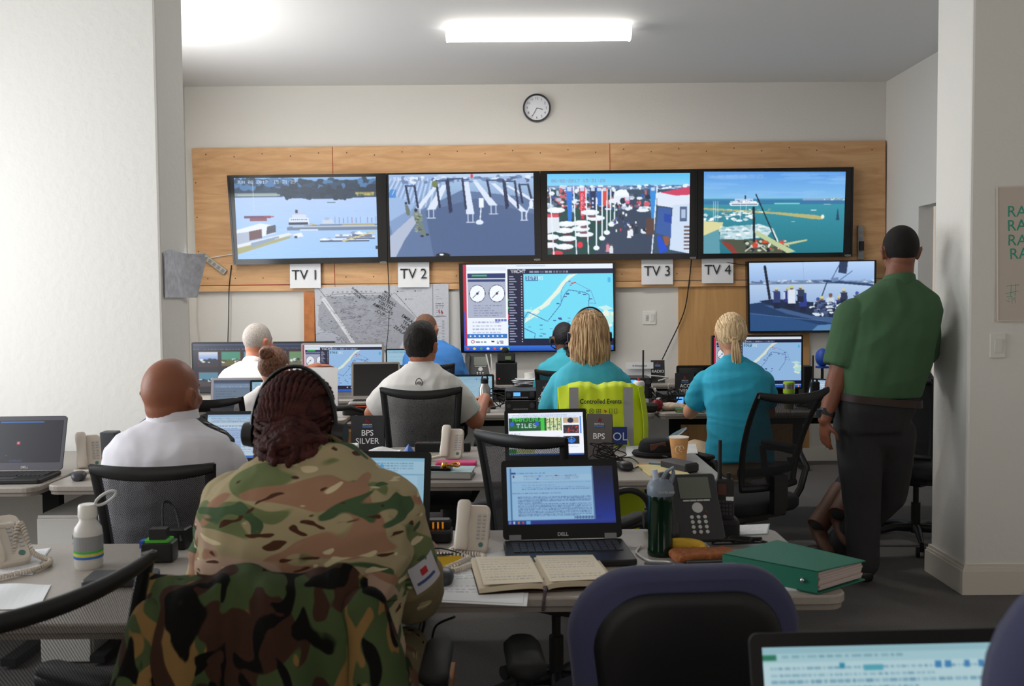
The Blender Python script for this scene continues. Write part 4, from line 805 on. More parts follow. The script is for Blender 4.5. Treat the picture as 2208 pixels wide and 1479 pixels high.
def head(mb, c, R, s=1.0, fat=0):
    T = lambda x, y, z: c+R @ Vector((x, y, z))*s
    mb.sph(c+R @ V(0, -.012, .022)*s, ((.077+fat)*s, .098*s, .096*s), 16, R)
    mb.sph(c+R @ V(0, .022, -.035)*s, ((.064+fat)*s, .070*s, .082*s), 14, R)     # face and jaw
    mb.sph(T(0, -.045, -.035), ((.058+fat)*s, .05*s, .055*s), 12, R)              # nape
    mb.sph(T(0, .055, -.095), (.03*s, .028*s, .022*s), 10, R)                     # chin
    mb.limb([T(0, .088, .005), T(0, .108, -.028)], [.008*s, .013*s], 8)           # nose
    mb.sph(T(.012, .099, -.032), .008*s, 8, R); mb.sph(T(-.012, .099, -.032), .008*s, 8, R)
    mb.limb([T(-.04, .074, .026), T(0, .086, .024), T(.04, .074, .026)], [.010*s]*3, 8)   # brow
    mb.limb([T(-.022, .086, -.062), T(0, .094, -.06), T(.022, .086, -.062)], [.0065*s]*3, 8); mb.limb([T(-.02, .084, -.071), T(0, .091, -.072), T(.02, .084, -.071)], [.0065*s]*3, 8)
    for q in (-1, 1):
        mb.sph(T(q*.045, .062, -.02), (.02*s, .022*s, .02*s), 8, R)
        pts = [T(q*(.079+fat), .005, -.022), T(q*(.084+fat), -.004, -.004), T(q*(.092+fat), -.014, .014), T(q*(.092+fat), -.026, .020), T(q*(.090+fat), -.034, .006), T(q*(.084+fat), -.026, -.018), T(q*(.079+fat), -.010, -.034), T(q*(.078+fat), -.002, -.030)]
        mb.limb(pts, [.006*s, .0065*s, .0065*s, .0065*s, .0065*s, .006*s, .008*s, .006*s], 7); mb.sph(T(q*(.080+fat), -.014, -.004), (.008*s, .016*s, .024*s), 8, R)
def eyes(parent, c, R, s, o):
    for q in (-1, 1):
        b = MB(); b.cur = 0; b.sph(c+R @ V(q*.031, .078, .004)*s-o, .0125*s, 8); b.cur = 1; b.sph(c+R @ V(q*.031, .0865, .004)*s-o, .0055*s, 6)
        part('eye', b, [mat('eye_white', 'd8d4ce', .3), mat('eye_iris', '2c1c14', .3)], parent, smooth=True)

def person(label, o, pel, neck, hc, sw, prof, skinm, sh, el, wr, hip, kn, an, shirt, trouser, yaw=0, pitch=0, roll=0, hs=1.0, fat=0, side=(1, 0, 0), sleeve=.62, ra=(.058, .048, .036, .028), rl=(.09, .062, .045), voxel=.008, fold=.006, hands=None, nk=.058, shoes=None, legs=True, collar=True, slv_r=.018, fsc=(6, 6, 10), tail=0, smooth=5, rshirt=.014, st0=-9, tt1=.16, shirt_vox=None, shirtname='shirt'):
    """o: world location of the figure's base; all other points are world"""
    o = Vector(o); L = lambda p: Vector(p)-o
    t = thing('person', label, 'person', o)
    pel, neck, hc = L(pel), L(neck), L(hc); R = headR(yaw, pitch, roll)
    sh = [L(p) for p in sh]; el = [L(p) for p in el]; wr = [L(p) for p in wr]; hip = [L(p) for p in hip]; kn = [L(p) for p in kn]; an = [L(p) for p in an]
    b = MB(); torso(b, pel, neck, side, [(a, w*.93, d*.93, f) for a, w, d, f in prof])
    head(b, hc, R, hs, fat); nb = hc+R @ V(0, -.02, -.05)*hs
    b.limb([neck-(neck-pel).normalized()*.05, neck.lerp(nb, .6), nb], [nk*1.12, nk, nk*.98], 16)
    for i in range(2):
        b.limb([sh[i], el[i], wr[i]], [ra[0]*.9, ra[1]*.95, ra[3]*1.0], 12); b.limb([sh[i].lerp(el[i], .0), sh[i].lerp(el[i], .4), el[i]], [ra[0]*.9, ra[0]*.88, ra[1]*.9], 12); b.limb([el[i], el[i].lerp(wr[i], .3)], [ra[1]*.92, ra[2]*1.08], 12)
        if hands and hands[i]: hand(b, wr[i], *hands[i][:2], **(hands[i][2] if len(hands[i]) > 2 else {}))
        b.limb([hip[i], kn[i], an[i]], [rl[0]*.9, rl[1]*.9, rl[2]*.8], 12)
    body = part('body', organic(b, voxel, smooth), skinm, t); eyes(t, hc, R, hs, V(0, 0, 0))
    # shirt
    b = MB(); e = rshirt
    pr = [(a, w+e, d+e, f) for a, w, d, f in prof if a >= st0]; torso(b, pel, neck, side, pr)
    ends = []
    for i in range(2):
        q = sh[i].lerp(el[i], min(sleeve, 1)) if sleeve <= 1 else el[i].lerp(wr[i], sleeve-1)
        b.sph(sh[i], ra[0]+e, 12)
        pts = [sh[i], sh[i].lerp(el[i], .5*min(sleeve, 1)), q] if sleeve <= 1 else [sh[i], el[i], q]
        rr = [ra[0]+e*.9, ra[0]+e+.002, ra[1]+slv_r+.004] if sleeve <= 1 else [ra[0]+e, ra[1]+slv_r, ra[2]+slv_r]
        b.tube(pts, rr, 16)
        if sleeve > 1: b.sph(el[i], ra[1]+slv_r, 12)
    part(shirtname, organic(b, shirt_vox or voxel, smooth+5, fold=fold, fscale=fsc, seed=len(label)*.37), shirt, t)
    if collar:
        ax = (neck-pel).normalized(); c0 = neck-ax*.012; up = (nb-neck).normalized(); b = MB(); u = Vector(side).normalized(); w = up.cross(u)
        b.rings([ellring(c0+up*z, u, w, nk+r, nk+r+.006, 24, 2) for z, r in ((-.02, .020), (.0, .018), (.035, .009), (.038, .005), (.03, .003), (0, .004))], cap=False); part('collar', b, shirt, t, smooth=True)
    if legs:
        b = MB(); torso(b, pel-V(0, 0, 0), neck, side, [(a, w+e*.7, d+e*.7, f) for a, w, d, f in prof if a <= tt1]) if len([1 for a in prof if a[0] <= tt1]) > 1 else None
        for i in range(2): b.limb([hip[i], hip[i].lerp(kn[i], .5), kn[i], an[i]], [rl[0], (rl[0]+rl[1])/2+.006, rl[1]+.004, rl[2]+.010], 16)
        b.limb([hip[0], hip[1]], [rl[0], rl[0]], 12)
        part('trousers', organic(b, .011, 4, fold=.004, seed=3.1), trouser, t)
        for i in range(2):
            f = (shoes[i] if shoes else V(0, 1, 0)); f = Vector(f).normalized(); sd = f.cross(V(0, 0, 1)).normalized(); up = sd.cross(f)
            a0 = an[i]; b = MB(); b.sph(a0-V(0, 0, .02), .043, 10); b.rings([ellring(a0-up*.055+f*x, sd, up, w, h, 14, 2.6) for x, w, h in ((-.065, .026, .025), (-.05, .036, .034), (.0, .038, .038), (.08, .045, .028), (.14, .044, .024), (.185, .028, .015))])
            part('shoe', organic(b, .008, 4), mat('shoe_leather', '17130f', .4), t)
    return t, hc, R, L
PB = [(0, .165, .12, 0), (.12, .17, .125, 0), (.35, .155, .115, 0), (.6, .175, .12, 0), (.8, .185, .115, 0), (.92, .14, .085, 0), (1.0, .075, .065, 0), (1.04, .06, .055, .0)]
def prof(hips, waist, chest, sh, dep=.12, slope=.13):
    return [(0, hips, dep, 0), (.14, hips*1.02, dep*1.05, 0), (.38, waist, dep, .01), (.62, chest, dep, 0), (.8, sh, dep*.92, 0), (.9, sh*.86, dep*.78, 0), (.97, sh*.52, dep*.62, 0), (1.02, .070, .064, .005)]
def cap(parent, hc, R, s, m, r=(.082, .103, .100), off=(0, -.018, .027), name='hair', extra=None, bumps=.0, vox=.006, seed=0, cut=None, fs=(60, 60, 20)):
    b = MB(); b.sph(hc+R @ Vector(off)*s, tuple(x*s for x in r), 16, R)
    if extra:
        for (p, rr) in extra: b.sph(hc+R @ Vector(p)*s, rr if hasattr(rr, '__len__') else rr*s, 12, R)
    me = organic(b, vox, 3, fold=bumps, fscale=fs, seed=seed)
    if cut:   # remove forehead/face side
        bm = bmesh.new(); bm.from_mesh(me); Ri = R.inverted(); dl = []
        for v in bm.verts:
            q = Ri @ (v.co-hc)/s
            if cut(q): dl.append(v)
        bmesh.ops.delete(bm, geom=dl, context='VERTS'); bm.to_mesh(me); bm.free()
    return part(name, me, m, parent)
def hair_mat(name, c0, c1, sc=(60, 60, 6), rough=.55):
    m = bpy.data.materials.new(name); m.use_nodes = True; nt = m.node_tree; b = nt.nodes['Principled BSDF']; b.inputs['Roughness'].default_value = rough; b.inputs['Specular IOR Level'].default_value = .35
    tc = nt.nodes.new('ShaderNodeTexCoord'); mp = nt.nodes.new('ShaderNodeMapping'); mp.inputs['Scale'].default_value = sc; nt.links.new(tc.outputs['Object'], mp.inputs['Vector'])
    n = nt.nodes.new('ShaderNodeTexNoise'); n.inputs['Scale'].default_value = 2.2; n.inputs['Detail'].default_value = 3; nt.links.new(mp.outputs['Vector'], n.inputs['Vector'])
    r = nt.nodes.new('ShaderNodeValToRGB'); r.color_ramp.elements[0].position = .35; r.color_ramp.elements[1].position = .65; r.color_ramp.elements[0].color = (*lin(c0), 1); r.color_ramp.elements[1].color = (*lin(c1), 1)
    nt.links.new(n.outputs['Fac'], r.inputs['Fac']); nt.links.new(r.outputs['Color'], b.inputs['Base Color'])
    bp = nt.nodes.new('ShaderNodeBump'); bp.inputs['Strength'].default_value = .5; bp.inputs['Distance'].default_value = .01; nt.links.new(n.outputs['Fac'], bp.inputs['Height']); nt.links.new(bp.outputs['Normal'], b.inputs['Normal'])
    MATS[name] = m; return m
def headset(parent, hc, R, s, m=black, mic=None, w=.088, top=.128, pad=True, back=-.01):
    T = lambda x, y, z: hc+R @ Vector((x, y, z))*s
    b = MB(); pts = [T(math.cos(a)*w, back, .01+math.sin(a)*(top-.01)) for a in [PI*i/20 for i in range(21)]]; b.tube(pts, [.0095*s]*21, 8, flat=.5, side=R @ V(0, 1, 0))
    hs_ = part('headset', b, m, parent, smooth=True)
    for q in (-1, 1):
        e = MB(); u = R @ V(1, 0, 0)
        e.cyl(T(q*(w-.004), back+.01, -.008), T(q*(w+.020), back+.01, -.008), .030*s, .026*s, 16); part('ear_cushion', e, m, hs_, smooth=.6)
    if mic:
        e = MB(); e.tube([T(mic*w, 0, -.02), T(mic*(w-.005), .06, -.06), T(mic*.035, .115, -.085)], [.003, .003, .006], 6); part('microphone', e, m, hs_)

def lay(objname, par, p, d):
    """point where a ray from p along d meets the named part of par"""
    for c in par.children:
        if c.name.split('.')[0] == objname:
            ok, loc, nor, _ = c.ray_cast(Vector(p), Vector(d).normalized())
            if ok: return loc
    return Vector(p)
cloth_w = mat('white_shirt', 'd9d7de', .85, bump=.15, bscale=18); cloth_wp = mat('white_polo', 'cfccc8', .9, bump=.15, bscale=22)
teal = mat('teal_shirt', '3fa9bd', .85, bump=.12, bscale=20); teal2 = mat('teal_shirt_bright', '2ba3c2', .85, bump=.12, bscale=20); blue = mat('blue_shirt', '3a78be', .85, bump=.12, bscale=18)
green = mat('green_polo', '3c5c3e', .9, bump=.12, bscale=22); dark_t = mat('dark_trousers', '2c2b2d', .9, bump=.15, bscale=20); khaki = mat('khaki_shorts', 'ab977b', .9, bump=.15, bscale=20)
skin_d = skin('dark', '5c3626'); skin_b = skin('brown', '875138'); skin_t = skin('tan', 'b07055'); skin_l = skin('light', 'cf9478'); skin_br = skin('warm', '7a4934')

def seated(label, x, y, ztop, zsh, sw, pr, skinm, shirt, tr, wrp=None, lean=.08, **k):
    """ordinary seated pose facing away from the camera (+Y)"""
    hs = k.pop('hs', 1.0); hx = k.pop('hx', 0); hy = k.pop('hy', .05); desk_z = .76; aw = k.pop('aw', .06); half = k.pop('half', .225); ra0 = k.get('ra', (.058,))[0]; px = k.pop('px', 0); elz = k.pop('elz', None); dr = k.pop('drop', .055)
    neck = V(x, y, zsh); pel = V(x+px, y-lean, .56); hc = V(x+hx, y+hy, ztop-.118*hs)
    shz = zsh-dr-ra0*1.3; so = half-ra0-.014; sh = [V(x-so, y-.0, shz), V(x+so, y, shz)]
    el = [V(x-so-aw, y+.10, (elz or shz-.25)), V(x+so+aw, y+.10, (elz or shz-.25))]; wr = wrp or [V(x-.16, y+.34, desk_z+.02), V(x+.16, y+.34, desk_z+.02)]
    hip = [V(x+px-.09, y-lean+.02, .54), V(x+px+.09, y-lean+.02, .54)]; kn = [V(x-.14, y+.40, .53), V(x+.14, y+.40, .53)]; an = [V(x-.13, y+.40, .11), V(x+.13, y+.36, .11)]
    hd = k.pop('hands', [((0, 1, -.05), (0, 0, 1), dict(curl=.3, thumb=1)), ((0, 1, -.05), (0, 0, 1), dict(curl=.3, thumb=-1))])
    for nm in ('el', 'kn', 'an', 'sh'):
        if nm in k: locals()[nm]
    el = k.pop('el', el); kn = k.pop('kn', kn); an = k.pop('an', an); sh = k.pop('sh', sh)
    return person(label, (x, y, 0), pel, neck, hc, sw, pr, skinm, sh, el, wr, hip, kn, an, shirt, tr, hs=hs, hands=hd, **k)

# ---- person in camouflage, foreground
mtp = camo_mat('multi_terrain_camouflage', '9d9070', [
    ('66704b', (5, 5, 9), (3, 1, 2), .55, .6), ('93705a', (5, 5, 10), (11, 4, 7), .53, .8), ('a98f7c', (4, 4, 8), (7, 9, 1), .62, .5), ('42573c', (7, 7, 15), (5, 3, 9), .64, .9),
    ('c4b694', (9, 9, 26), (1, 5, 3), .655, 1.2), ('4a2f22', (9, 9, 24), (8, 2, 5), .66, 1.4)])
dpm = camo_mat('woodland_camouflage', '384429', [('6e5633', (12, 12, 7), (2, 5, 1), .56, 1.2), ('33211a', (10, 10, 6.5), (8, 1, 3), .52, 1.0), ('0b0b0a', (12, 12, 8), (4, 7, 6), .58, 1.3)])
hx, hz = (645-1104)/2050, 0
pA = PY(668, 1010, 2.06); hA = PY(642, 925, 2.14)
el0 = PY(450, 1235, 2.08); el1 = PY(872, 1285, 2.06)
prA = [(0, .19, .125, 0), (.15, .195, .135, 0), (.38, .185, .13, 0), (.60, .205, .135, -.01), (.78, .205, .125, -.015), (.88, .175, .10, -.01), (.96, .115, .075, 0), (1.03, .070, .066, .01)]
wA = PY(850, 1225, 2.34)
P1, hc, R, L = person('person in camouflage uniform and headset seated in the centre foreground, seen from behind', (pA.x, 2.0, 0), (pA.x, 1.98, .56), (pA.x, 2.08, 1.115), (hA.x, 2.15, 1.155), .2, prA, skin_d,
    [V(pA.x-.150, 2.06, .985), V(pA.x+.150, 2.06, .985)], [V(el0.x, 2.16, .80), V(el1.x-.0, 2.12, .815)], [V(el0.x+.10, 2.42, .79), V(el1.x-.10, 2.36, .80)],
    [(pA.x-.1, 1.99, .54), (pA.x+.1, 1.99, .54)], [(pA.x-.16, 2.42, .54), (pA.x+.16, 2.42, .54)], [(pA.x-.15, 2.42, .11), (pA.x+.15, 2.38, .11)], mtp, mtp, yaw=-.10, pitch=-.12, hs=1.02, sleeve=1.12, ra=(.075, .058, .046, .03), slv_r=.016, fold=.009, fsc=(7, 7, 11), voxel=.006, rshirt=.018, nk=.055,
    hands=[((.2, 1, 0), (0, 0, 1), dict(curl=.3, thumb=1)), ((-.5, 1, 0), (0, 0, 1), dict(curl=.3, thumb=-1))], shirtname='field_shirt')
# rolled cuff and unit patch
b = MB(); s1 = L(V(pA.x+.150, 2.06, .985)); e1 = L(V(el1.x-.0, 2.12, .815)); w1 = L(V(el1.x-.10, 2.36, .80)); d1 = (w1-e1).normalized()
b.tube([s1.lerp(e1, .84), s1.lerp(e1, .97), s1.lerp(e1, 1.12), e1+(w1-e1)*.18-V(0, 0, .01)], [.080, .086, .078, .060], 18); part('rolled_cuff', organic(b, .006, 4, fold=.003, fscale=(14, 14, 14)), mat('cuff_cloth', '6f6448', .9, vary=.15, vscale=10), P1)
up = s1.lerp(e1, .72)
def patch(fr, u0=-.35, u1=.55):
    ax = (e1-s1).normalized(); a0 = V(.8, -.6, 0); a0 = (a0-ax*a0.dot(ax)).normalized(); a1 = ax.cross(a0)
    def fn(u, v):
        a = u0+(u1-u0)*u; return s1.lerp(e1, fr[0]+(fr[1]-fr[0])*v)+(a0*math.cos(a)+a1*math.sin(a))*.0855
    return fn
fn_ = patch((.58, .93)); part('arm_patch', MB().grid(fn_, 8, 6), mat('patch_white', 'b9b6be', .8), P1, thick=.003)
b = MB(); b.grid(lambda u, v: patch((.66, .74), .05, .25)(u, v)*1.0+V(.002, -.002, 0), 3, 3); part('patch_emblem', b, red_m, P1, thick=.003)
b = MB(); b.grid(lambda u, v: patch((.80, .83), -.15, .45)(u, v)+V(.0022, -.0022, 0), 3, 2); part('patch_lettering', b, mat('patch_blue', '3a4a7a', .8), P1, thick=.003)
# braided hair
brm = mat('braids', '3c1e1b', .7, bump=.6, bscale=160, vary=.5, vscale=40, spec=.2); hd_ = MB(); s = 1.02
T = lambda x, y, z: hc+R @ Vector((x, y, z))*s
hd_.sph(T(0, -.014, .03), (.082*s, .1*s, .098*s), 14, R); hd_.sph(T(.022, -.098, -.040), (.070*s, .054*s, .068*s), 14, R); base = part('hair', organic(hd_, .006, 2), brm, P1)
bd = MB(); r0 = random.Random(4)
def onhead(az, elv, rr=1.0):  # direction from the head centre
    d = V(math.sin(az)*math.cos(elv), -math.cos(az)*math.cos(elv), math.sin(elv)); return T(d.x*.083*rr, -.014+d.y*.101*rr, .03+d.z*.099*rr)
def braid(fn, n, r, k=26):
    pts = [fn(i/n) for i in range(n+1)]; bd.tube(pts, [r*(1+.22*math.sin(i*1.6)) for i in range(n+1)], 7)
for i in range(17):   # from the hairline over the crown and down to the bun
    a = -1.45+2.9*i/16
    def fn(t, a=a): 
        sx = math.sin(a); x0 = sx*.078*(1-.45*t**1.5); el_ = (1-t)*2.15-.10; yy = math.cos(el_)*-.100*math.sqrt(max(0.05, 1-(x0/.086)**2)); zz = math.sin(el_)*.100*math.sqrt(max(.05, 1-(x0/.086)**2)); wob = .004*math.sin(t*9+a*3)
        return T(x0+wob-.006*t, -.014+yy, .03+zz)
    braid(fn, 34, .0064)
for i in range(7):    # side braids swept back round the nape
    for q in (-1, 1):
        z0 = .055-.02*i
        def fn(t, q=q, z0=z0, i=i): a = (1.55-1.3*t); return T(q*math.sin(a)*(.084), -.014-math.cos(a)*.103, z0-.028*t-.01*math.sin(t*3))
        braid(fn, 24, .0062)
for k in range(5):     # coils of the bun
    ph = k*1.25; tilt = .5*math.sin(k*2.1)
    def fn(t, k=k, ph=ph, tilt=tilt):
        a = ph+t*PI*1.75; rr = .064-.010*k; return T(.022+math.cos(a)*rr*1.03, -.112-.012*k+tilt*.012*math.sin(a), -.042+math.sin(a)*rr*1.0)
    braid(fn, 30, .0125-.0008*k)
for k in range(4):
    def fn(t, k=k): a = -1.5+t*3.0; return T(.022+math.sin(a)*.070, -.100-math.cos(a)*.056, -.095+.024*k+.01*math.sin(t*6+k))
    braid(fn, 22, .010)
part('braids', bd, brm, base, smooth=True)
headset(P1, hc, R, s, black, mic=1, w=.094, top=.142, back=-.035)

# ---- bald person, white shirt with epaulettes
pB = PY(356, 918, 3.10); xB = pB.x
P2, hc, R, L = seated('bald person in a white uniform shirt with dark epaulettes, seated at the left', xB, 3.18, 1.262, 1.045, .185, prof(.185, .185, .20, .195, .14), skin_b, cloth_w, dark_t, yaw=-.30, hs=1.06, fat=.003, nk=.070, half=.238, ra=(.072, .056, .042, .03), hx=-.002, hy=.0, sleeve=.8, fold=.007, voxel=.007, aw=.075, rshirt=.016)
for q in (-1, 1):
    b = MB(); pp = [lay('shirt', P2, (q*(.082+.112*t_), .005, 1.3), (0, 0, -1)) for t_ in (0, .25, .5, .75, 1)]; a, c = pp[0], pp[-1]; rg = []
    for p in pp: p = p+V(0, 0, .004); rg.append([p+V(0, -.030, -.006), p+V(0, -.026, .003), p+V(0, .026, .003), p+V(0, .030, -.006), p+V(0, .026, -.009), p+V(0, -.026, -.009)])
    b.rings(rg); e = part('epaulette', b, mat('epaulette_navy', '10121e', .8), P2)
    if q > 0:
        for k in range(3): p = pp[k+1]+V(0, -.006, .009); part('rank_pip', MB().box(p, (.017, .017, .004), rz=.78, ry=.4), mat('pip', 'b9b4a8', .5), e)
b = MB(); b.rings([ellring(V(-.0, -.005, 1.045+z), V(1, 0, 0), V(0, 1, 0), r, r+.006, 26, 2) for z, r in ((-.035, .1), (-.0, .088), (.042, .080), (.044, .076), (.0, .082))], cap=False); part('shirt_collar', b, cloth_w, P2, smooth=True)
part('stubble', MB().sph((0, 0, 0), .001, 4), skin_b, P2, loc=(hc.x, hc.y, hc.z)) if False else None

# ---- grey haired person pointing at the wide monitor
pC = PY(552, 765, 6.45)
P3, hc, R, L = seated('grey haired person in a white T-shirt leaning toward the wide monitor, arm stretched out', pC.x-.02, 6.42, 1.295, 1.03, .19, prof(.18, .19, .2, .2, .13), skin_t, mat('white_tee', 'dcdad8', .9), dark_t, yaw=-.55, pitch=-.1, hs=1.06, hx=.03, hy=.07, sleeve=.8, ra=(.07, .052, .04, .03), voxel=.010,
    el=[V(pC.x-.28, 6.5, .80), V(pC.x+.23, 6.55, .93)], wrp=[V(pC.x-.1, 6.72, .77), V(pC.x+.36, 6.72, .985)], hands=[None, ((.8, .8, 0), (0, 0, 1), dict(curl=.3, thumb=-1))])
cap(P3, hc, R, 1.06, hair_mat('grey_hair', '8f867f', 'b5ada6', (90, 90, 90), .9), r=(.080, .101, .097), off=(0, -.018, .026), vox=.008, cut=lambda q: q.y > .055)
b = MB(); b.tube([V(.04+math.cos(a)*.085, .01+math.sin(a)*.075, 1.062+.02*math.sin(a)) for a in [2*PI*i/24 for i in range(25)]], [.009]*25, 6, flat=.4); part('lanyard', b, black, P3)

# ---- person with brown bun
pD = PY(590, 835, 5.3)
P4, hc, R, L = seated('person with a brown hair bun and a white top, seated before the left laptops', pD.x, 5.30, 1.19, .965, .165, prof(.16, .15, .165, .165, .11), skin_l, mat('white_top', 'cbc7c6', .9), dark_t, yaw=-.15, hs=.98, hy=.03, sleeve=.6, ra=(.055, .043, .034, .026), voxel=.009)
bh = hair_mat('brown_hair', '43291f', '8a5c42', (50, 50, 30))
h = cap(P4, hc, R, .98, bh, r=(.083, .104, .102), off=(0, -.016, .024), vox=.007, cut=lambda q: q.y > .06, bumps=.002)
b = MB(); 
for k in range(7):
    a0 = k*.9; b.tube([hc+R @ V(-.008+math.cos(a0+t*4.5)*(.036-.018*t), -.085-.03*t+.006*math.sin(k), .088+math.sin(a0+t*4.5)*(.034-.016*t)) for t in [i/14 for i in range(15)]], [.012]*15, 8)
b.sph(hc+R @ V(-.008, -.088, .085), (.042, .038, .04), 10, R); part('bun', organic(b, .006, 2), bh, h)
b = MB(); b.tube([V(math.cos(a)*.064, .005+math.sin(a)*.062, .975+.012*math.sin(a)) for a in [2*PI*i/24 for i in range(25)]], [.007]*25, 6, flat=.4); part('lanyard', b, red_m, P4)

# ---- person in the white logo polo
pE = PY(906, 800, 4.98); xE = pE.x
P5, hc, R, L = seated('dark haired person in a white polo with a small round logo on the back', xE+.005, 5.02, 1.325, 1.10, .185, prof(.165, .16, .185, .19, .125), skin_t, cloth_wp, dark_t, yaw=-.30, pitch=.02, hs=1.02, sleeve=.8, ra=(.064, .05, .04, .029), voxel=.007, slv_r=.022, fold=.006, hy=.02, drop=.045,
    el=[V(xE-.27, 5.10, .84), V(xE+.285, 5.06, .80)], wrp=[V(xE-.2, 5.34, .74), V(xE+.33, 5.30, .90)], hands=[None, ((.1, 1, -.25), (.2, 0, 1), dict(curl=.35, thumb=-1))], nk=.058)
cap(P5, hc, R, 1.02, hair_mat('dark_hair', '0e0b0a', '1f1915', (80, 80, 30), .75), r=(.083, .104, .100), off=(0, -.020, .032), vox=.006, bumps=.003, cut=lambda q: q.y > .058 or (q.z < -.035 and q.y > -.03) or q.z < -.062, extra=[((0, -.055, -.01), (.070, .05, .06)), ((0, .0, .10), (.055, .06, .035))])
b = MB(); lg = V(0, -.155, 1.045)
b.tube([V(0+math.cos(a)*.017, 0, 0+math.sin(a)*.022) for a in [2*PI*i/24 for i in range(25)]], .0022, 5); b.tube([V(math.cos(a)*.010, 0, -.005+math.sin(a)*.010) for a in [2*PI*i/18 for i in range(19)]], .0018, 5); b.tube([V(math.cos(a)*.004, 0, -.005+math.sin(a)*.004) for a in [2*PI*i/12 for i in range(13)]], .0016, 5)
lz = lay('shirt', P5, (0, -.5, 1.025), (0, 1, 0)); part('logo', b, ink, P5, loc=(0, lz.y-.002, 1.025), rot=(-.12, 0, 0))
b = MB(); b.tube([hc+V(-.055, -.06, .0)+V(.006*math.cos(i*1.3), .004*math.sin(i*1.3), -.0052*i) for i in range(36)], .0032, 6); part('earpiece_coil', b, mat('coil_clear', 'b9b4b4', .3), P5)

# ---- person in the blue shirt
pF = PY(933, 765, 7.0)
P6, hc, R, L = seated('balding person in a royal blue shirt seated below the central screen', pF.x, 7.08, 1.345, 1.135, .2, prof(.19, .2, .215, .21, .14), skin_t, blue, dark_t, yaw=-.25, hs=1.05, fat=.003, hx=-.055, hy=.04, sleeve=.85, ra=(.076, .056, .044, .03), voxel=.010, aw=.09)
cap(P6, hc, R, 1.05, hair_mat('thin_hair', '5b3f30', '7b5a48', (80, 80, 60), .8), r=(.0795, .1, .097), off=(0, -.016, .024), vox=.007, cut=lambda q: q.y > .035 or q.z > .118 or (q.z < -.04 and q.y > -.02))
# ---- teal person with dark braid
pG = PY(1205, 760, 7.2)
P7, hc, R, L = seated('person with a long dark braid and teal shirt, partly hidden by the blond person', pG.x+.06, 7.22, 1.26, 1.03, .16, prof(.16, .15, .17, .165, .11), skin_br, teal, dark_t, yaw=.2, hs=.98, hx=-.02, hy=.05, sleeve=.75, ra=(.055, .044, .034, .026), voxel=.010, px=.0)
dh = hair_mat('black_hair', '0d0c10', '26222a', (60, 60, 40), .5); h = cap(P7, hc, R, .98, dh, r=(.084, .105, .102), vox=.008, bumps=.002, cut=lambda q: q.y > .055)
b = MB(); b.tube([hc+V(.02+.035*t+.008*math.sin(t*30), -.095-.05*math.sin(t*2), -.02-.26*t) for t in [i/24 for i in range(25)]], [.026*(1-.4*i/24)*(1+.25*math.sin(i*2.1)) for i in range(25)], 8); part('braid', b, dh, h, smooth=True)
headset(P7, hc, R, .98, black, mic=-1, w=.090, top=.128)
# ---- blond person with headset
pH = PY(1274, 770, 5.05); xH = pH.x
P8, hc, R, L = seated('blond person in a teal shirt wearing a headset, seated in front of the yellow vest', xH, 5.12, 1.372, 1.125, .17, prof(.18, .17, .185, .178, .13), skin_l, teal, khaki, hs=1.02, hy=.01, sleeve=.85, ra=(.070, .052, .042, .028), voxel=.007, fold=.005, aw=.085, nk=.054, elz=.80)
def strands(parent, hc, R, s, m, n, zend, rx, ry, taper=.6, seed=1, lift=.0, name='hair', spread=1.0, azr=2.3):
    b = MB(); r = random.Random(seed)
    b.sph(hc+R @ V(0, -.016, .026)*s, (.082*s, .102*s, .100*s), 14, R)
    T = lambda x, y, z: hc+R @ Vector((x, y, z))*s
    for i in range(n):
        az = r.uniform(-azr, azr); ln = zend+r.uniform(-.024, .022)-.012*math.cos(az); ph = r.uniform(0, 6); k = r.uniform(.96, 1.10); pts = []
        for j in range(13):
            t = j/12; e = PI/2*(1-min(1, t*1.7)); 
            rad = math.cos(e) if t < .6 else 1+.0*(t-.6); zz = (.030+.103*math.sin(e)) if t*1.7 < 1 else .030+(ln-.030)*((t-1/1.7)/(1-1/1.7))
            wd = (1+spread*.30*max(0, t-.5)-taper*max(0, t-.85)*1.3); jit = (.002+.006*t)*math.sin(ph+t*7)
            pts.append(T(math.sin(az)*rx*rad*k*wd+jit, -.014-math.cos(az)*ry*rad*k*wd+jit, zz*1.0+(.003*k if t < .5 else 0)))
        b.tube(pts, [.0052*s*(1-.45*j/12) for j in range(13)], 5)
    return part(name, b, m, parent, smooth=True)
bl = hair_mat('blond_hair', '8a6746', 'e0bf95', (45, 45, 3.5), .6)
strands(P8, hc, R, 1.02, bl, 420, -.125, .086, .105, azr=2.05, seed=4)
headset(P8, hc, R, 1.02, mat('headset_navy', '14162a', .4), w=.096, top=.149, back=-.02)
part('shirt_tag', MB().rbox((0, -.100, 1.128), (.026, .004, .034), .004, rx=.2), mat('tag_white', 'c8dede', .7), P8)
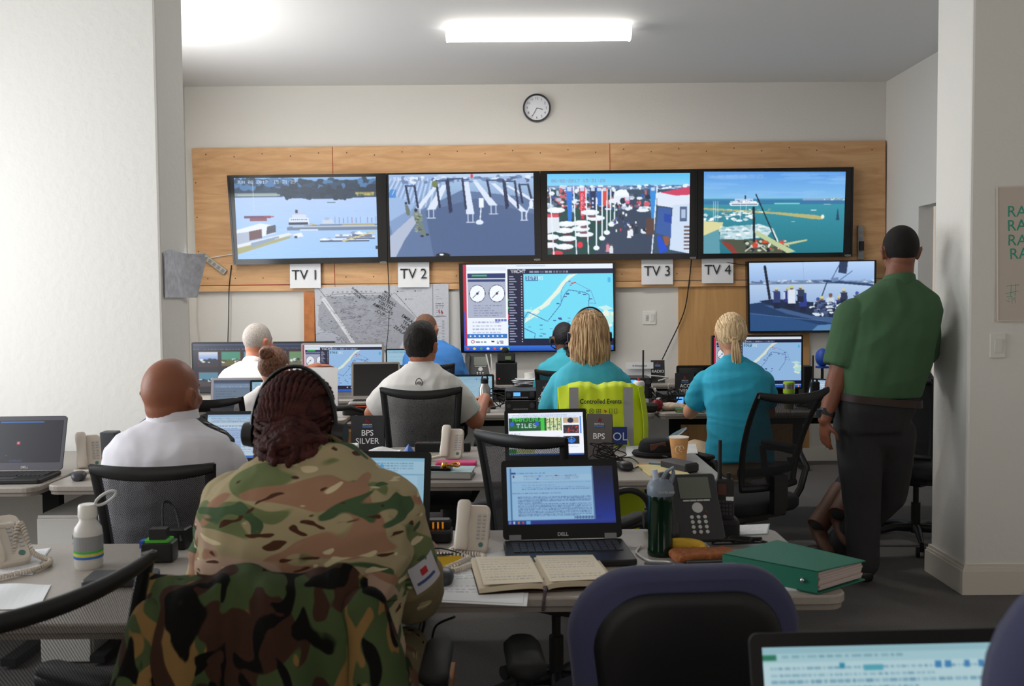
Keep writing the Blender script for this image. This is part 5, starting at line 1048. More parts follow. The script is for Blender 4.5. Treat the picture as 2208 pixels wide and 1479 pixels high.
# ---- ponytailed person
pI = PY(1591, 790, 5.2); xI = pI.x
P9, hc, R, L = seated('person with a blond ponytail and bright teal shirt, leaning on the third row desk', xI, 5.30, 1.355, 1.10, .165, [(-.04, .17, .13, 0), (.05, .168, .13, 0), (.25, .16, .12, 0), (.42, .15, .11, 0), (.62, .165, .115, 0), (.8, .172, .105, 0), (.9, .145, .085, 0), (.97, .085, .07, 0), (1.02, .055, .058, 0)], skin_l, teal2, khaki, hs=.98, hy=.04, hx=-.01, sleeve=.72, ra=(.056, .045, .038, .026), voxel=.007, fold=.007, fsc=(4, 4, 14), nk=.048, lean=.14,
    el=[V(xI-.222, 5.40, .80), V(xI+.222, 5.40, .80)], wrp=[V(xI-.16, 5.66, .79), V(xI+.16, 5.66, .79)])
bp_ = hair_mat('ponytail_hair', 'b08c62', 'f2dab2', (50, 50, 4), .6); T = lambda x, y, z: hc+R @ Vector((x, y, z))*.98
h = cap(P9, hc, R, .98, bp_, r=(.082, .103, .101), off=(0, -.016, .025), vox=.006, cut=lambda q: q.y > .06)
b = MB(); rr = random.Random(2)
for i in range(220):
    az = rr.uniform(-2.3, 2.3); e0 = rr.uniform(-.35, 1.45); d = V(math.sin(az)*math.cos(e0), -math.cos(az)*math.cos(e0), math.sin(e0)); pts = []
    tgt = V(0, -.112, -.022)
    for j in range(9):
        t = j/8; p = V(d.x*.084, -.016+d.y*.105, .025+d.z*.103).lerp(tgt, t); q = V(p.x, p.y+.016, p.z-.025); k = (1.02-.0*t)/math.sqrt((q.x/.084)**2+(q.y/.105)**2+(q.z/.103)**2); k = k if k > 1 else 1; pts.append(T(q.x*k, q.y*k-.016, q.z*k+.025))
    b.tube(pts, .0042, 5)
for i in range(90):
    a = rr.uniform(0, 6.28); q = rr.uniform(.2, 1); ph = rr.uniform(0, 6); pts = [T(math.cos(a)*q*(.012+.016*math.sin(PI*t**.8))+.012*t*math.sin(1.5*t), -.118-.022*math.sin(PI*t)+math.sin(a)*q*.014, -.022-.19*t*(1+.1*q)) for t in [j/10 for j in range(11)]]; b.tube(pts, [.0042*(1-.6*j/10) for j in range(11)], 5)
part('ponytail', b, bp_, h, smooth=True)
b = MB(); b.tube([T(math.cos(a)*.017, -.122, -.024+math.sin(a)*.012) for a in [2*PI*i/14 for i in range(15)]], .004, 6); part('hair_tie', b, bp_, h)
# ---- standing person in green polo
yJ = 4.76; base = PZ(1850, 1262, 0)
neck = PY(1938, 605, yJ+.02); hcJ = PY(1940, 543, yJ+.06); pelJ = PY(1880, 905, yJ); shL = PY(1838, 672, yJ); shR = PY(1985, 672, yJ+.02)
elL = PY(1812, 800, yJ-.01); wrL = PY(1778, 905, yJ-.06); elR = PY(1985, 775, yJ+.15); wrR = PY(1975, 700, yJ+.32)
hipL = PY(1850, 925, yJ); hipR = PY(1925, 935, yJ+.02); knL = PY(1858, 1080, yJ+.0); knR = PY(1915, 1065, yJ+.16); anL = PY(1862, 1212, yJ-.02); anR = PY(1815, 1135, yJ+.38)
anL.z = .11; anR.z = .11
ax_side = V(1, .05, .0)
prJ = [(-.08, .165, .125, 0), (.08, .185, .145, .0), (.165, .195, .155, .01), (.22, .205, .165, .02), (.40, .21, .17, .02), (.60, .205, .15, 0), (.78, .215, .135, 0), (.88, .185, .11, 0), (.95, .12, .085, 0), (1.0, .075, .07, 0)]
elL.x += .0
P10, hc, R, L = person('standing person in a green polo and dark trousers leaning on the right wall stub', (base.x, yJ, 0), pelJ, neck, hcJ, .2, prJ, skin_br, [shL+V(.012, 0, -.03), shR+V(-.01, 0, -.03)], [elL, elR], [wrL, wrR], [hipL, hipR], [knL, knR], [anL, anR], green, dark_t,
    yaw=-.10, hs=1.06, sleeve=.92, ra=(.082, .060, .05, .033), rl=(.112, .088, .066), voxel=.007, fold=.011, fsc=(5, 5, 4), side=(1, 0, .0), nk=.066, slv_r=.026, rshirt=.012, st0=.15, tt1=.17,
    hands=[((.05, .1, -1), (-.9, -.4, 0), dict(curl=.28, thumb=-1)), ((0, .6, .8), (0, -1, 0), dict(curl=.4))], shoes=[V(.05, 1, 0), V(-.9, .5, 0)])
cap(P10, hc, R, 1.06, hair_mat('cropped_hair', '0c0a0a', '1c1716', (120, 120, 120), .85), r=(.0815, .1, .098), off=(0, -.018, .028), vox=.007, cut=lambda q: q.y > .05 or (q.z < -.03 and q.y > -.035) or q.z < -.06)
b = MB(); u = (elL-wrL).normalized(); c = L(wrL)+u*.035; a0 = u.cross(V(0, 1, 0)).normalized(); a1 = u.cross(a0)
b.rings([[c+u*z+(a0*math.cos(a)*r+a1*math.sin(a)*r*.85) for a in [2*PI*k/18 for k in range(18)]] for z, r in ((-.016, .036), (-.016, .041), (.016, .041), (.016, .036), (-.016, .036))], cap=False); b.box(c+V(-.04, .0, 0), (.014, .04, .04)); part('wrist_watch', b, black, P10)
b = MB(); wv = L(pelJ.lerp(neck, .15)); b.rings([ellring(wv+V(0, .0, z), V(1, 0, -.10).normalized(), V(0, 1, 0), .20+r, .163+r, 30) for z, r in ((-.018, .010), (-.018, .016), (.018, .016), (.018, .010), (-.018, .010))], cap=False); part('belt', b, mat('belt_brown', '2b1a14', .5), P10, smooth=True)
# ---- seated person hidden behind the green polo
P11, hc, R, L = seated('person in dark clothes seated beyond the standing person, mostly hidden, brown boots showing', 2.36, 5.75, 1.25, 1.03, .165, prof(.165, .16, .17, .17, .12), skin_t, mat('charcoal_shirt', '2b2d31', .9), dark_t, voxel=.011, yaw=-.1,
    kn=[V(2.02, 5.42, .52), V(2.12, 5.48, .55)], an=[V(1.70, 5.22, .20), V(1.78, 5.12, .28)], shoes=[V(.1, -.9, -.5), V(.1, -.9, -.7)])
cap(P11, hc, R, 1.0, MATS['dark_hair'], vox=.009, cut=lambda q: q.y > .055)
for a_, k_ in ((V(1.70, 5.22, .20), V(2.02, 5.42, .52)), (V(1.78, 5.12, .28), V(2.12, 5.48, .55))):
    b = MB(); a_ = L(a_); k_ = L(k_); b.tube([a_-(k_-a_)*.06, a_.lerp(k_, .25), a_.lerp(k_, .5)], [.058, .062, .068], 14); part('boot_shaft', b, mat('brown_boot', '5a3a2c', .6), P11, smooth=True)
for c in P11.children:
    if c.name.startswith('shoe'): c.data.materials.clear(); c.data.materials.append(mat('brown_boot', '5a3a2c', .6)); c['label'] = 'brown boot'

# ================================================================== CLOTHES ON CHAIRS
def drape(name, label, cat, cx, cy, ztop, w0, w1, zbot, m, rz=0, n=5, amp=.018, front=.22, off=-.265, extra=None, seed=0, ragged=.04, lean=.05):
    t = thing(name, label, cat, (cx, cy, ztop), rz)
    H = ztop-zbot
    def fn(u, v):
        x = (u-.5)*2; k = v*1.25-.25        # k<0 : over the top to the sitter's side
        if k < 0: kk = -k/.25; yy = off+.03+.035*math.sin(kk*PI/2)+.01; z = -kk*front+.012; wd = w0
        else: z = -k*(H+ragged*noise.noise(V(x*2.5+seed, 3, 1))); wd = w0+(w1-w0)*min(1, k*1.2)**.8; yy = off-.035*min(1, k*8)-.05*k+lean*k
        f = amp*(.35+.65*max(k, 0)**.6)*(math.sin(x*n*1.7+2.0*noise.noise(V(x*2, k*2+seed, seed)))+.6*noise.noise(V(x*5+seed, k*2.2, 2)))
        top = .008*math.sin(x*7+seed)+.010*noise.noise(V(x*6, seed, 0)) if k < .12 else 0
        arc = -.05*abs(x)**4*(1 if k > 0 else .3)
        return V(x*wd/2+.012*noise.noise(V(x*3, k*4, seed+9)), yy-f+(.03*x*x if k >= 0 else .0), z+top+arc)
    part('cloth', MB().grid(fn, 80, 56), m, t, smooth=2, thick=.006); return t
J = drape('camouflage_jacket', 'woodland camouflage jacket draped over the back of the foreground mesh chair', 'jacket', -.45, 1.90, .968, .385, .45, .36, dpm, n=4, amp=.036, seed=2.3, off=-.29)
# hanging sleeves
for q, (xx, zt_, w) in ((-1, (-.175, -.07, .045)), (1, (.19, -.06, .052))):
    b = MB(); b.limb([V(xx, -.27, zt_), V(xx+q*.035, -.30, zt_-.16), V(xx+q*.06, -.29, zt_-.34), V(xx+q*.05, -.27, zt_-.5)], [w*.8, w, w*.95, w*.8], 12); part('sleeve', organic(b, .008, 5, fold=.012, fscale=(9, 9, 6), seed=q), dpm, J)
hiv = mat('hi_vis', 'c3d61e', .7, emit=0.0, bump=.1, bscale=30); refl = mat('reflective_tape', '8f8f8f', .45)
VX = (1287-1104)/2050*4.62; 
Vt = drape('high_visibility_vest', 'yellow vest reading Controlled Events hung over a chair back', 'vest', .43, 4.86, 1.03, .415, .40, .34, hiv, n=2.2, amp=.006, seed=5, off=-.272, ragged=.02, lean=.01)
for xx in (-.135, .125):
    part('reflective_stripe', MB().grid(lambda u, v, xx=xx: V(xx+(u-.5)*.045+.01*v*(1 if xx > 0 else -.3), -.312-.032*min(v, 1)+.02*(0 if xx < 0 else 1)*v, -.006-.55*v), 3, 20), refl, Vt, thick=.002)
text('Controlled Events', .031, ink, Vt, (-.008, -.334, -.072), bold=.0006, sx=.88)
ic = MB()
for k, x in enumerate((-.085, -.052, -.018, .014, .04, .064)):
    c = V(x, -.332, -.118)
    if k < 2: ic.tube([c+V(math.cos(a)*.012, 0, math.sin(a)*.012) for a in [2*PI*i/12 for i in range(13)]], .0012, 4); ic.tube([c+V(-.009, 0, -.009), c+V(.009, 0, .009)], .0012, 4); ic.tube([c+V(-.009, 0, .009), c+V(.009, 0, -.009)], .0012, 4)
    elif k == 2: [ic.tube([c+V(-.011, 0, d), c+V(.011, 0, d)], .001, 4) for d in (-.009, 0, .009)]; [ic.tube([c+V(d, 0, -.010), c+V(d, 0, .010)], .001, 4) for d in (-.009, 0, .009)]
    elif k == 3: pass
    else: ic.tube([c+V(-.006, 0, -.011), c+V(.006, 0, -.011), c+V(.006, 0, .011), c+V(-.006, 0, .011), c+V(-.006, 0, -.011)], .0013, 4)
part('printed_symbols', ic, mat('symbol_ink', '3a4420', .8), Vt)
rd = MB(); c = V(.014, -.332, -.118); rd.add([c+V(-.008, 0, .008), c+V(.010, 0, .0), c+V(0, 0, -.010)], [(0, 1, 2)]); rd.add([c+V(.050, -.001, -.010), c+V(.056, -.001, -.010), c+V(.053, -.001, -.016)], [(0, 1, 2)]); part('red_symbols', rd, red_m, Vt, thick=.001)
part('name_panel', MB().box((.078, -.348, -.235), (.075, .003, .085)), mat('panel_navy', '1c2f6c', .7), Vt); text('OL', .055, mat('panel_ink', 'c0cbe0', .7), Vt, (.082, -.3505, -.24))
part('side_panel', MB().grid(lambda u, v: V(.175+.035*u+.02*v+.02*math.sin(v*5), -.30+.10*u, -.01-.60*v), 6, 20), hiv, Vt, thick=.004)
# ================================================================== THINGS ON THE DESKS
DZ = .7405
def docpic(kind, w=220, h=140, seed=1):
    p = Pic(w, h, 'b8d4ec')
    if kind == 'doc':
        p = Pic(w, h, '1a2c86'); p.grad(.8, 0, 1, 1, '10132c', '1c3aa8'); p.rect(0, 0, .81, .93, '93c3ec'); p.rect(.0, 0, .81, .02, 'a8d0f0'); p.rect(.03, .02, .045, .93, '4a76a8'); p.rect(.045, .03, .80, .92, '9ccaf0'); p.rect(.045, .10, .085, .13, '2a3a98'); p.words(.1, .11, .4, 1, .03, '4a6a98', 2, .03)
        p.rect(.045, .14, .80, .25, 'a8d2f2'); p.words(.16, .16, .6, 3, .03, '4a6a9c', 5, .012); p.rect(.3, .155, .325, .175, '2a60d8'); p.ell(.29, .215, .008, .012, '2a60d8'); p.rect(.455, .15, .475, .175, 'a03060'); p.words(.55, .15, .68, 3, .028, '506c98', 6, .02); p.rect(.06, .15, .072, .19, '5a3a50'); p.words(.06, .27, .78, 1, .03, '5a6c94', 7)
        p.words(.14, .32, .45, 1, .03, '2c4478', 8, .03); p.words(.14, .355, .78, 2, .03, '3a5488', 9, .02); p.words(.05, .46, .5, 1, .03, '4a6494', 10); p.words(.1, .52, .78, 14, .025, '3a5488', 11, .018, .5); p.rect(.045, .92, .81, .93, '5a86b8'); p.text(.62, .87, 'nnnnnnn n', '1c3068', 1); p.rect(.8, .02, .803, .93, '203870')
        p.grad(0, .93, 1, 1, '2440a0', '1a2c80'); p.rect(.17, .935, .21, .99, '60b0e8'); [p.rect(x, .945, x+.02, .985, c) for x, c in ((.01, '8090c0'), (.05, 'c8d4e8'), (.09, 'd08040'), (.13, 'c05050'))]
    elif kind == 'sheet':
        p.rect(0, 0, 1, .06, '9cc4e8'); p.rect(0, .06, 1, .2, 'c4dcf0'); p.words(.05, .08, .95, 3, .04, '5a7cb0', seed, .015); p.rect(0, .2, 1, .94, 'd0e4f6')
        for i in range(14): p.rect(0, .2+i*.053, 1, .203+i*.053, '9ab8d8', .6)
        for i in range(9): p.rect(.02+i*.11, .2, .022+i*.11, .94, '9ab8d8', .6)
        p.words(.05, .26, .6, 12, .053, '5a7cb0', seed+1, .03, .3); p.rect(.2, .32, .42, .86, '8aa8e0', .5); p.rect(0, .94, 1, 1, '3a78d0')
    elif kind == 'word':
        p = Pic(w, h, 'a9d0e6'); p.rect(0, 0, 1, .05, '8ec0dc'); p.words(.05, .07, .9, 4, .035, '3f6f98', seed, .02); p.ell(.62, .12, .02, .03, '4aa0e0'); p.rect(0, .23, 1, .24, '7aa8c8'); p.words(.1, .3, .6, 9, .055, '7ca6c4', seed+3, .05, .2); p.rect(.94, .25, 1, 1, '9cc8e0')
    elif kind == 'excel':
        p = Pic(w, h, 'b4dce6'); p.rect(0, 0, 1, .04, 'a0ccd8'); p.rect(0, .05, .06, .085, '2a8060'); p.words(.08, .06, .6, 1, .03, '6a98a8', 3, .03); p.rect(0, .1, 1, .3, 'c8e8f0'); p.words(.03, .13, .95, 4, .04, '5c94b0', 4, .02); p.rect(.42, .12, .5, .16, '5cb4c8'); p.rect(.32, .11, .34, .14, '3a98b8'); [p.rect(x, .11, x+.025, .15, '4a90c8') for x in (.72, .76, .84, .9)]
        for i in range(16): p.rect(0, .3+i*.04, 1, .303+i*.04, '94c0d0')
    elif kind == 'game':
        p = Pic(w, h, 'eef2fa'); p.rect(0, 0, 1, .12, 'dce6f6'); p.rect(.0, 0, .14, .035, 'f8fbff'); p.words(.05, .05, .9, 2, .035, '7a8cb0', 2, .02); p.rect(.01, .12, .71, .42, '12502c'); p.grad(.01, .3, .71, .42, '186a34', '0f4526')
        p.text(.06, .11, 'MAHJONG', '38e040', 2); p.text(.11, .25, 'TILES', 'd8e8f4', 2); p.ell(.05, .26, .03, .05, '2858d0'); p.ell(.38, .26, .03, .05, '2858d0'); p.rect(.43, .12, .48, .42, '3cc040')
        for x in (.51, .56, .61, .66): p.rect(x, .12, x+.042, .42, 'd8e0a8'); p.blobs(x+.005, .14, x+.04, .4, 14, ['3a7a3c', '8a4038', '2a4a80'], .005, .012, int(x*99))
        p.words(.03, .48, .16, 1, .04, '8090b0', 3, .03, .6); p.rect(.03, .56, .18, .62, '182878'); p.rect(.045, .58, .16, .6, 'c8d4f0'); p.words(.6, .55, .68, 1, .03, '98a4c0', 4); p.rect(.01, .72, .71, .75, 'dfe6f4')
        p.rect(.73, .12, .94, .25, 'c0a888'); p.ell(.83, .19, .04, .06, '1c2038'); p.rect(.73, .30, .94, .49, '2a2030'); p.blobs(.74, .32, .93, .48, 50, ['d04838', '50303c', '8a3a30', '303a50'], .012, .015, 5); p.rect(.73, .56, .94, .74, '080c18'); p.ell(.835, .65, .055, .07, '1c70e0', ring=.35); p.ell(.835, .66, .03, .03, '3898f8', ring=.5); p.line([(.835, .58), (.835, .68)], '3898f8', .01); p.words(.73, .77, .92, 2, .03, 'a0acc8', 6)
        p.rect(.955, .1, .975, .5, '3c80e0'); p.rect(0, .84, .3, .94, '30a048'); p.rect(.1, .84, .34, .94, 'c8d090'); p.grad(0, .955, 1, 1, '3a68c0', '284c9c'); p.rect(0, .94, 1, .955, 'f0f4fc')
    elif kind == 'desktop':
        p = Pic(w, h, '15131f'); p.rect(.08, .03, .72, .055, '2c7ad0'); p.rect(.35, .5, .40, .58, 'c8304c'); p.rect(.36, .52, .385, .56, 'e8b8c0'); p.text(.27, .93, 'WINDOWS', '3c68a8', 1); p.rect(.21, .82, .22, .84, '8aa0d0')
    elif kind == 'grey':
        p = Pic(w, h, '5b7492'); p.rect(0, .0, 1, .1, '3a4a68'); p.rect(0, .14, .9, .3, '7088a8'); p.words(.04, .17, .8, 2, .06, 'c8d8e8', 3, .03); p.rect(.0, .32, 1, 1, '6c8098'); p.words(.06, .4, .5, 6, .09, '3c4c64', 4, .05, .25)
    elif kind == 'thumbs':
        p = Pic(w, h, '262833'); p.rect(0, 0, 1, .05, '3a4a6a'); p.rect(0, .06, 1, .10, '20355c'); p.words(.0, .11, .4, 1, .04, '9aa8c0', 3)
        cs = (('88a8e8', '303440'), ('4a9a80', '6a6838'), ('5a90a8', '484c50'), ('8ab0c8', '405468'), ('70986c', '6c7458'), ('5a8a90', '506048'))
        for r_ in range(2):
            for k in range(6):
                x = .04+k*.162; y = .17+r_*.42; a, c = cs[(k+r_*2) % 6]; p.rect(x-.005, y-.015, x+.14, y+.30, '5c2e2a'); p.rect(x, y, x+.135, y+.285, c); p.grad(x, y, x+.135, y+.16, 'e8f0f8' if (k+r_) % 3 == 0 else a, a); p.blobs(x+.01, y+.14, x+.125, y+.22, 14, ['e8f0f0', c, '2a3840'], .014, .02, k+r_*9)
        p.rect(.5, .06, .56, .1, '80c8e8'); p.words(.6, .08, .9, 2, .03, 'b8c4d4', 9, .01)
    p.soft(); return p

scr_lap = screen_mat('laptop_display', .62)
def keys(b, w, d, z, y0, rows=6, cols=15):
    kw = w*.88/cols; kd = d/rows
    for r_ in range(rows):
        for c in range(cols):
            if r_ == 0 and 3 < c < 9:
                if c == 4: b.box((-w*.44+kw*6.5, y0, z), (kw*4.7, kd*.8, .004))
                continue
            b.box((-w*.44+kw*(c+.5), y0+kd*r_, z), (kw*.84, kd*.8, .004))
def laptop(label, hl, hr, tilt, lidh, kind, z=.758, body=None, bez=None, scr_box=(.05, .95, .07, .90), brand=None, depth=None, keysm=None, hinges=None, logo_m=None, pz=DZ, xy=None, seed=1):
    if xy: A, B = V(*xy[0], 0), V(*xy[1], 0)
    else: A = PZ(*hl, z); B = PZ(*hr, z)
    A.z = B.z = 0; c = (A+B)/2; d = B-A; w = d.length; rz = math.atan2(d.y, d.x); dp = depth or w*.67
    body = body or black; bez = bez or blackm
    t = thing('laptop', label, 'laptop', (c.x, c.y, pz), rz)
    part('base', MB().rbox((0, -dp/2, .009), (w, dp, .018), .012, edge=.004), body, t)
    b = MB(); keys(b, w, dp*.45, .0195, -dp*.56); part('keyboard', b, keysm or dgrey, t)
    part('touchpad', MB().box((0, -dp*.80, .0184), (w*.28, dp*.22, .001)), dgrey, t)
    R = Matrix.Rotation(-tilt, 3, 'X'); o = V(0, .0, .016); q = lambda x, zz, y=0: o+R @ V(x, y, zz)
    lb = MB(); lb.rbox((0, 0, 0), (w, lidh, .007), .012); lb.v = [tuple(o+R @ V(x, -zz, y+lidh/2+.004)) for x, y, zz in lb.v]
    lid = part('lid', lb, bez, t)
    x0, x1, y0, y1 = scr_box; X = lambda u: (u-.5)*w; Z = lambda v: lidh*(1-v)+.004
    pc = docpic(kind, seed=seed) if kind else None; e = -.0042
    if pc: part('screen', pc.mesh('screen', q(X(x0), Z(y0), e), q(X(x1), Z(y0), e), q(X(x1), Z(y1), e), q(X(x0), Z(y1), e), scr if kind == 'game' else scr_lap), scr, t)
    else: part('screen', MB().quad(q(X(x0), Z(y0), e), q(X(x1), Z(y0), e), q(X(x1), Z(y1), e), q(X(x0), Z(y1), e)), blackg, t)
    if brand: text(brand, .014, logo_m or lgrey, t, q(0, lidh*.05+.004, e-.0005), rot=(PI/2-tilt, 0, 0), name='maker_name', bold=.0003)
    if hinges:
        for s in (-1, 1): part('hinge', MB().box(q(s*w*.40, .008, -.001), (w*.10, .012, .016), rx=-tilt), grey, t)
    return t
# front row
laptop('open black laptop showing a text document on the middle front desk', (1085, 1166), (1342, 1160), .42, .232, 'doc', brand='DELL', hinges=True, scr_box=(.045, .955, .09, .82))
laptop('laptop with a pale blue page right of the person in camouflage', None, None, .22, .250, 'word', scr_box=(.06, .95, .08, .90), xy=((-.62, 2.76), (-.245, 2.72)))
laptop('nearest laptop at the bottom right showing a pale green spreadsheet', None, None, .25, .245, 'excel', scr_box=(.045, .955, .075, .92), xy=((.318, 1.20), (.675, 1.215)))
# second row
laptop('laptop with a near black desktop screen on the left desk against the white wall', (-28, 1016), (134, 1014), .30, .225, 'desktop', brand='DELL', bez=mat('lid_grey', '4a4850', .4), scr_box=(.04, .955, .08, .86))
laptop('laptop with blue white tables in front of the epaulette shirt', None, None, .25, .22, 'sheet', scr_box=(.03, .97, .07, .92), xy=((-1.33, 4.05), (-.95, 4.05)), seed=5)
laptop('laptop showing a mahjong tiles page on the second row desk', (1090, 1000), (1268, 996), .22, .225, 'game', scr_box=(.045, .955, .07, .87))
# third row and beyond
laptop('grey laptop with a dim blue grey page at the far left', None, None, .2, .21, 'grey', xy=((-1.90, 5.95), (-1.58, 5.95)), bez=mat('lid_silver', '8c8a92', .4))
laptop('laptop with a light blue page left of the brown bun', None, None, .15, .20, 'word', xy=((-1.63, 5.88), (-1.36, 5.93)), seed=4)
laptop('silver laptop with a blank black screen between the monitor and the white polo', None, None, .18, .235, None, xy=((-1.03, 6.06), (-.72, 6.08)), z=.78, body=mat('aluminium', 'a09c98', .35, metal=.6), bez=MATS['aluminium'], scr_box=(.04, .96, .05, .92), keysm=black, pz=.80)
laptop('laptop with a bright page beyond the white polo\'s right shoulder', None, None, .1, .19, 'word', xy=((-.42, 6.30), (-.12, 6.32)), seed=8)
laptop('black laptop with a dark screen behind the red apple', None, None, .1, .23, None, xy=((1.12, 6.45), (1.45, 6.45)), bez=blackm)
laptop('second dark screened laptop behind the white bike bottle', None, None, .12, .20, None, xy=((1.22, 6.28), (1.56, 6.26)))
laptop('tablet-like laptop leaning right of the ponytailed person', None, None, .5, .17, 'sheet', xy=((1.93, 6.24), (2.10, 6.10)), seed=3)
laptop('laptop with a white page behind the handheld radio at the right', None, None, .12, .2, 'sheet', xy=((2.20, 6.38), (2.48, 6.36)), seed=9)

def monitor(label, cx, y, x0, x1, ytop, ybot, th, pic, desk_z=DZ, m=None, base=None, inner=.012, chin=0.0, name='monitor'):
    a = PY(x0, ytop, y); b_ = PY(x1, ybot, y); w = b_.x-a.x; h = a.z-b_.z; t = thing(name, label, 'monitor', ((a.x+b_.x)/2, y, desk_z))
    zc = (a.z+b_.z)/2-desk_z; m = m or black
    part('casing', MB().rbox((0, 0, zc), (w, h, th), .01, rx=PI/2), m, t)
    part('screen', pic.mesh('screen', (-w/2+inner, -th/2-.001, zc+h/2-inner), (w/2-inner, -th/2-.001, zc+h/2-inner), (w/2-inner, -th/2-.001, zc-h/2+inner+chin), (-w/2+inner, -th/2-.001, zc-h/2+inner+chin), scr_dim), scr_dim, t)
    part('stand', MB().box((0, .04, (zc-.02)/2), (.09, .02, zc-.02)), base or m, t); part('foot', MB().rbox((0, .02, .008), (.24, .19, .014), .03), base or m, t); return t
monitor('wide monitor tiled with camera thumbnails on the far left desk', 0, 7.20, 415, 724, 738, 846, .05, docpic('thumbs', 300, 110))
monitor('silver edged monitor showing gauges and a race map behind the brown bun', 0, 6.92, 650, 829, 740, 858, .03, browser_map(220, 130, .33, sea='9cc6f2'), m=MATS['aluminium'], chin=.035)
monitor('small pale monitor behind the blue shirt', 0, 7.95, 832, 900, 752, 800, .03, docpic('word', 80, 60, 7))
monitor('monitor with gauges and a race map in front of the ponytailed person', 0, 6.32, 1534, 1729, 723, 838, .04, browser_map(230, 136, .33, sea='9cc6f2'))

# ---------------------------------------------------------------- standing cards
card = mat('card_black', '2b2a2c', .6); card2 = mat('card_taupe', '5a5450', .6)
def stand_sign(label, px, py, w, h, lines, size, rz=0, m=None, tilt=.12, z=DZ, y=None, dx=0, emblem=True):
    p = PZ(px, py, z) if y is None else V(PY(px, py, y).x, y, z); t = thing('table_sign', label, 'sign', p, rz)
    R = Matrix.Rotation(-tilt, 3, 'X'); b = MB(); b.quad(R @ V(-w/2, 0, .0), R @ V(w/2, 0, .0), R @ V(w/2, 0, h), R @ V(-w/2, 0, h), (0, .002, 0)); k = h*math.sin(tilt)*2; b.quad(V(-w/2, k, 0), V(w/2, k, 0), R @ V(w/2, .003, h), R @ V(-w/2, .003, h), (0, .002, 0))
    part('card', b, m or card, t)
    text('\n'.join(lines), size, wht_ink, t, R @ V(dx, -.0015, h*(.47 if len(lines) > 1 else .5)), rot=(PI/2-tilt, 0, 0), thick=.0002, bold=.0003)
    if emblem:
        b = MB(); o = R @ V(0, -.0015, h*.86); b.tube([o+V(-.006, 0, -.008), o+V(-.002, 0, .010), o+V(.003, 0, -.008)], .0018, 4); b.tube([o+V(.002, 0, .006), o+V(.007, 0, -.006)], .0018, 4); part('emblem', b, red_m, t)
        text('BERMUDA', .0095, wht_ink, t, R @ V(0, -.0015, h*.775), rot=(PI/2-tilt, 0, 0), thick=.0002); part('emblem_band', MB().box(R @ V(0, -.002, h*.725), (.045, .0008, .008), rx=-tilt), mat('emblem_blue', '4a6a9c', .7), t)
    return t
stand_sign('dark card reading BPS SILVER standing on the newspaper side of the desk', 792, 984, .150, .185, ['BPS', 'SILVER'], .037)
stand_sign('taupe card reading BPS tilted behind the mahjong laptop', 1290, 990, .115, .20, ['BPS'], .036, rz=-.25, m=card2, tilt=.2)
stand_sign('dark card reading ACC SILVER partly behind the yellow vest', 1178, 862, .125, .20, ['ACC', 'SILVER'], .036, y=5.95)
stand_sign('dark card reading RADIO standing on the back wall desk', 1419, 800, .115, .19, ['RADIO'], .034, y=7.95)
stand_sign('dark card reading ACC EVENT MANAGER beside the white bike bottle', 1478, 850, .125, .22, ['ACC', 'EVENT', 'MANAGER'], .032, y=6.18, dx=0)
p = V(PY(1379, 800, 7.9).x, 7.9, DZ); t = thing('notice_card', 'long white card with small print standing on the back wall desk', 'sign', p)
part('card', MB().box((0, 0, .15), (.23, .003, .055)).box((0, .03, .065), (.20, .003, .13), rx=-.1), paper, t); text('In Emergency', .022, ink, t, (0, -.0025, .148), thick=.0002)
p = V(PY(692, 830, 6.35).x, 6.35, DZ-.0); t = thing('paper_screen', 'plain white paper tray front standing below the gauges monitor', 'paper', (p.x, 6.12+.05, DZ))
part('sheet', MB().box((0, 0, .14), (.29, .004, .27), rx=-.05).box((0, .06, .1), (.27, .003, .22), rx=.3), paper, t); text('SILVER', .022, ink, t, (-.06, -.004, .24), thick=.0002)

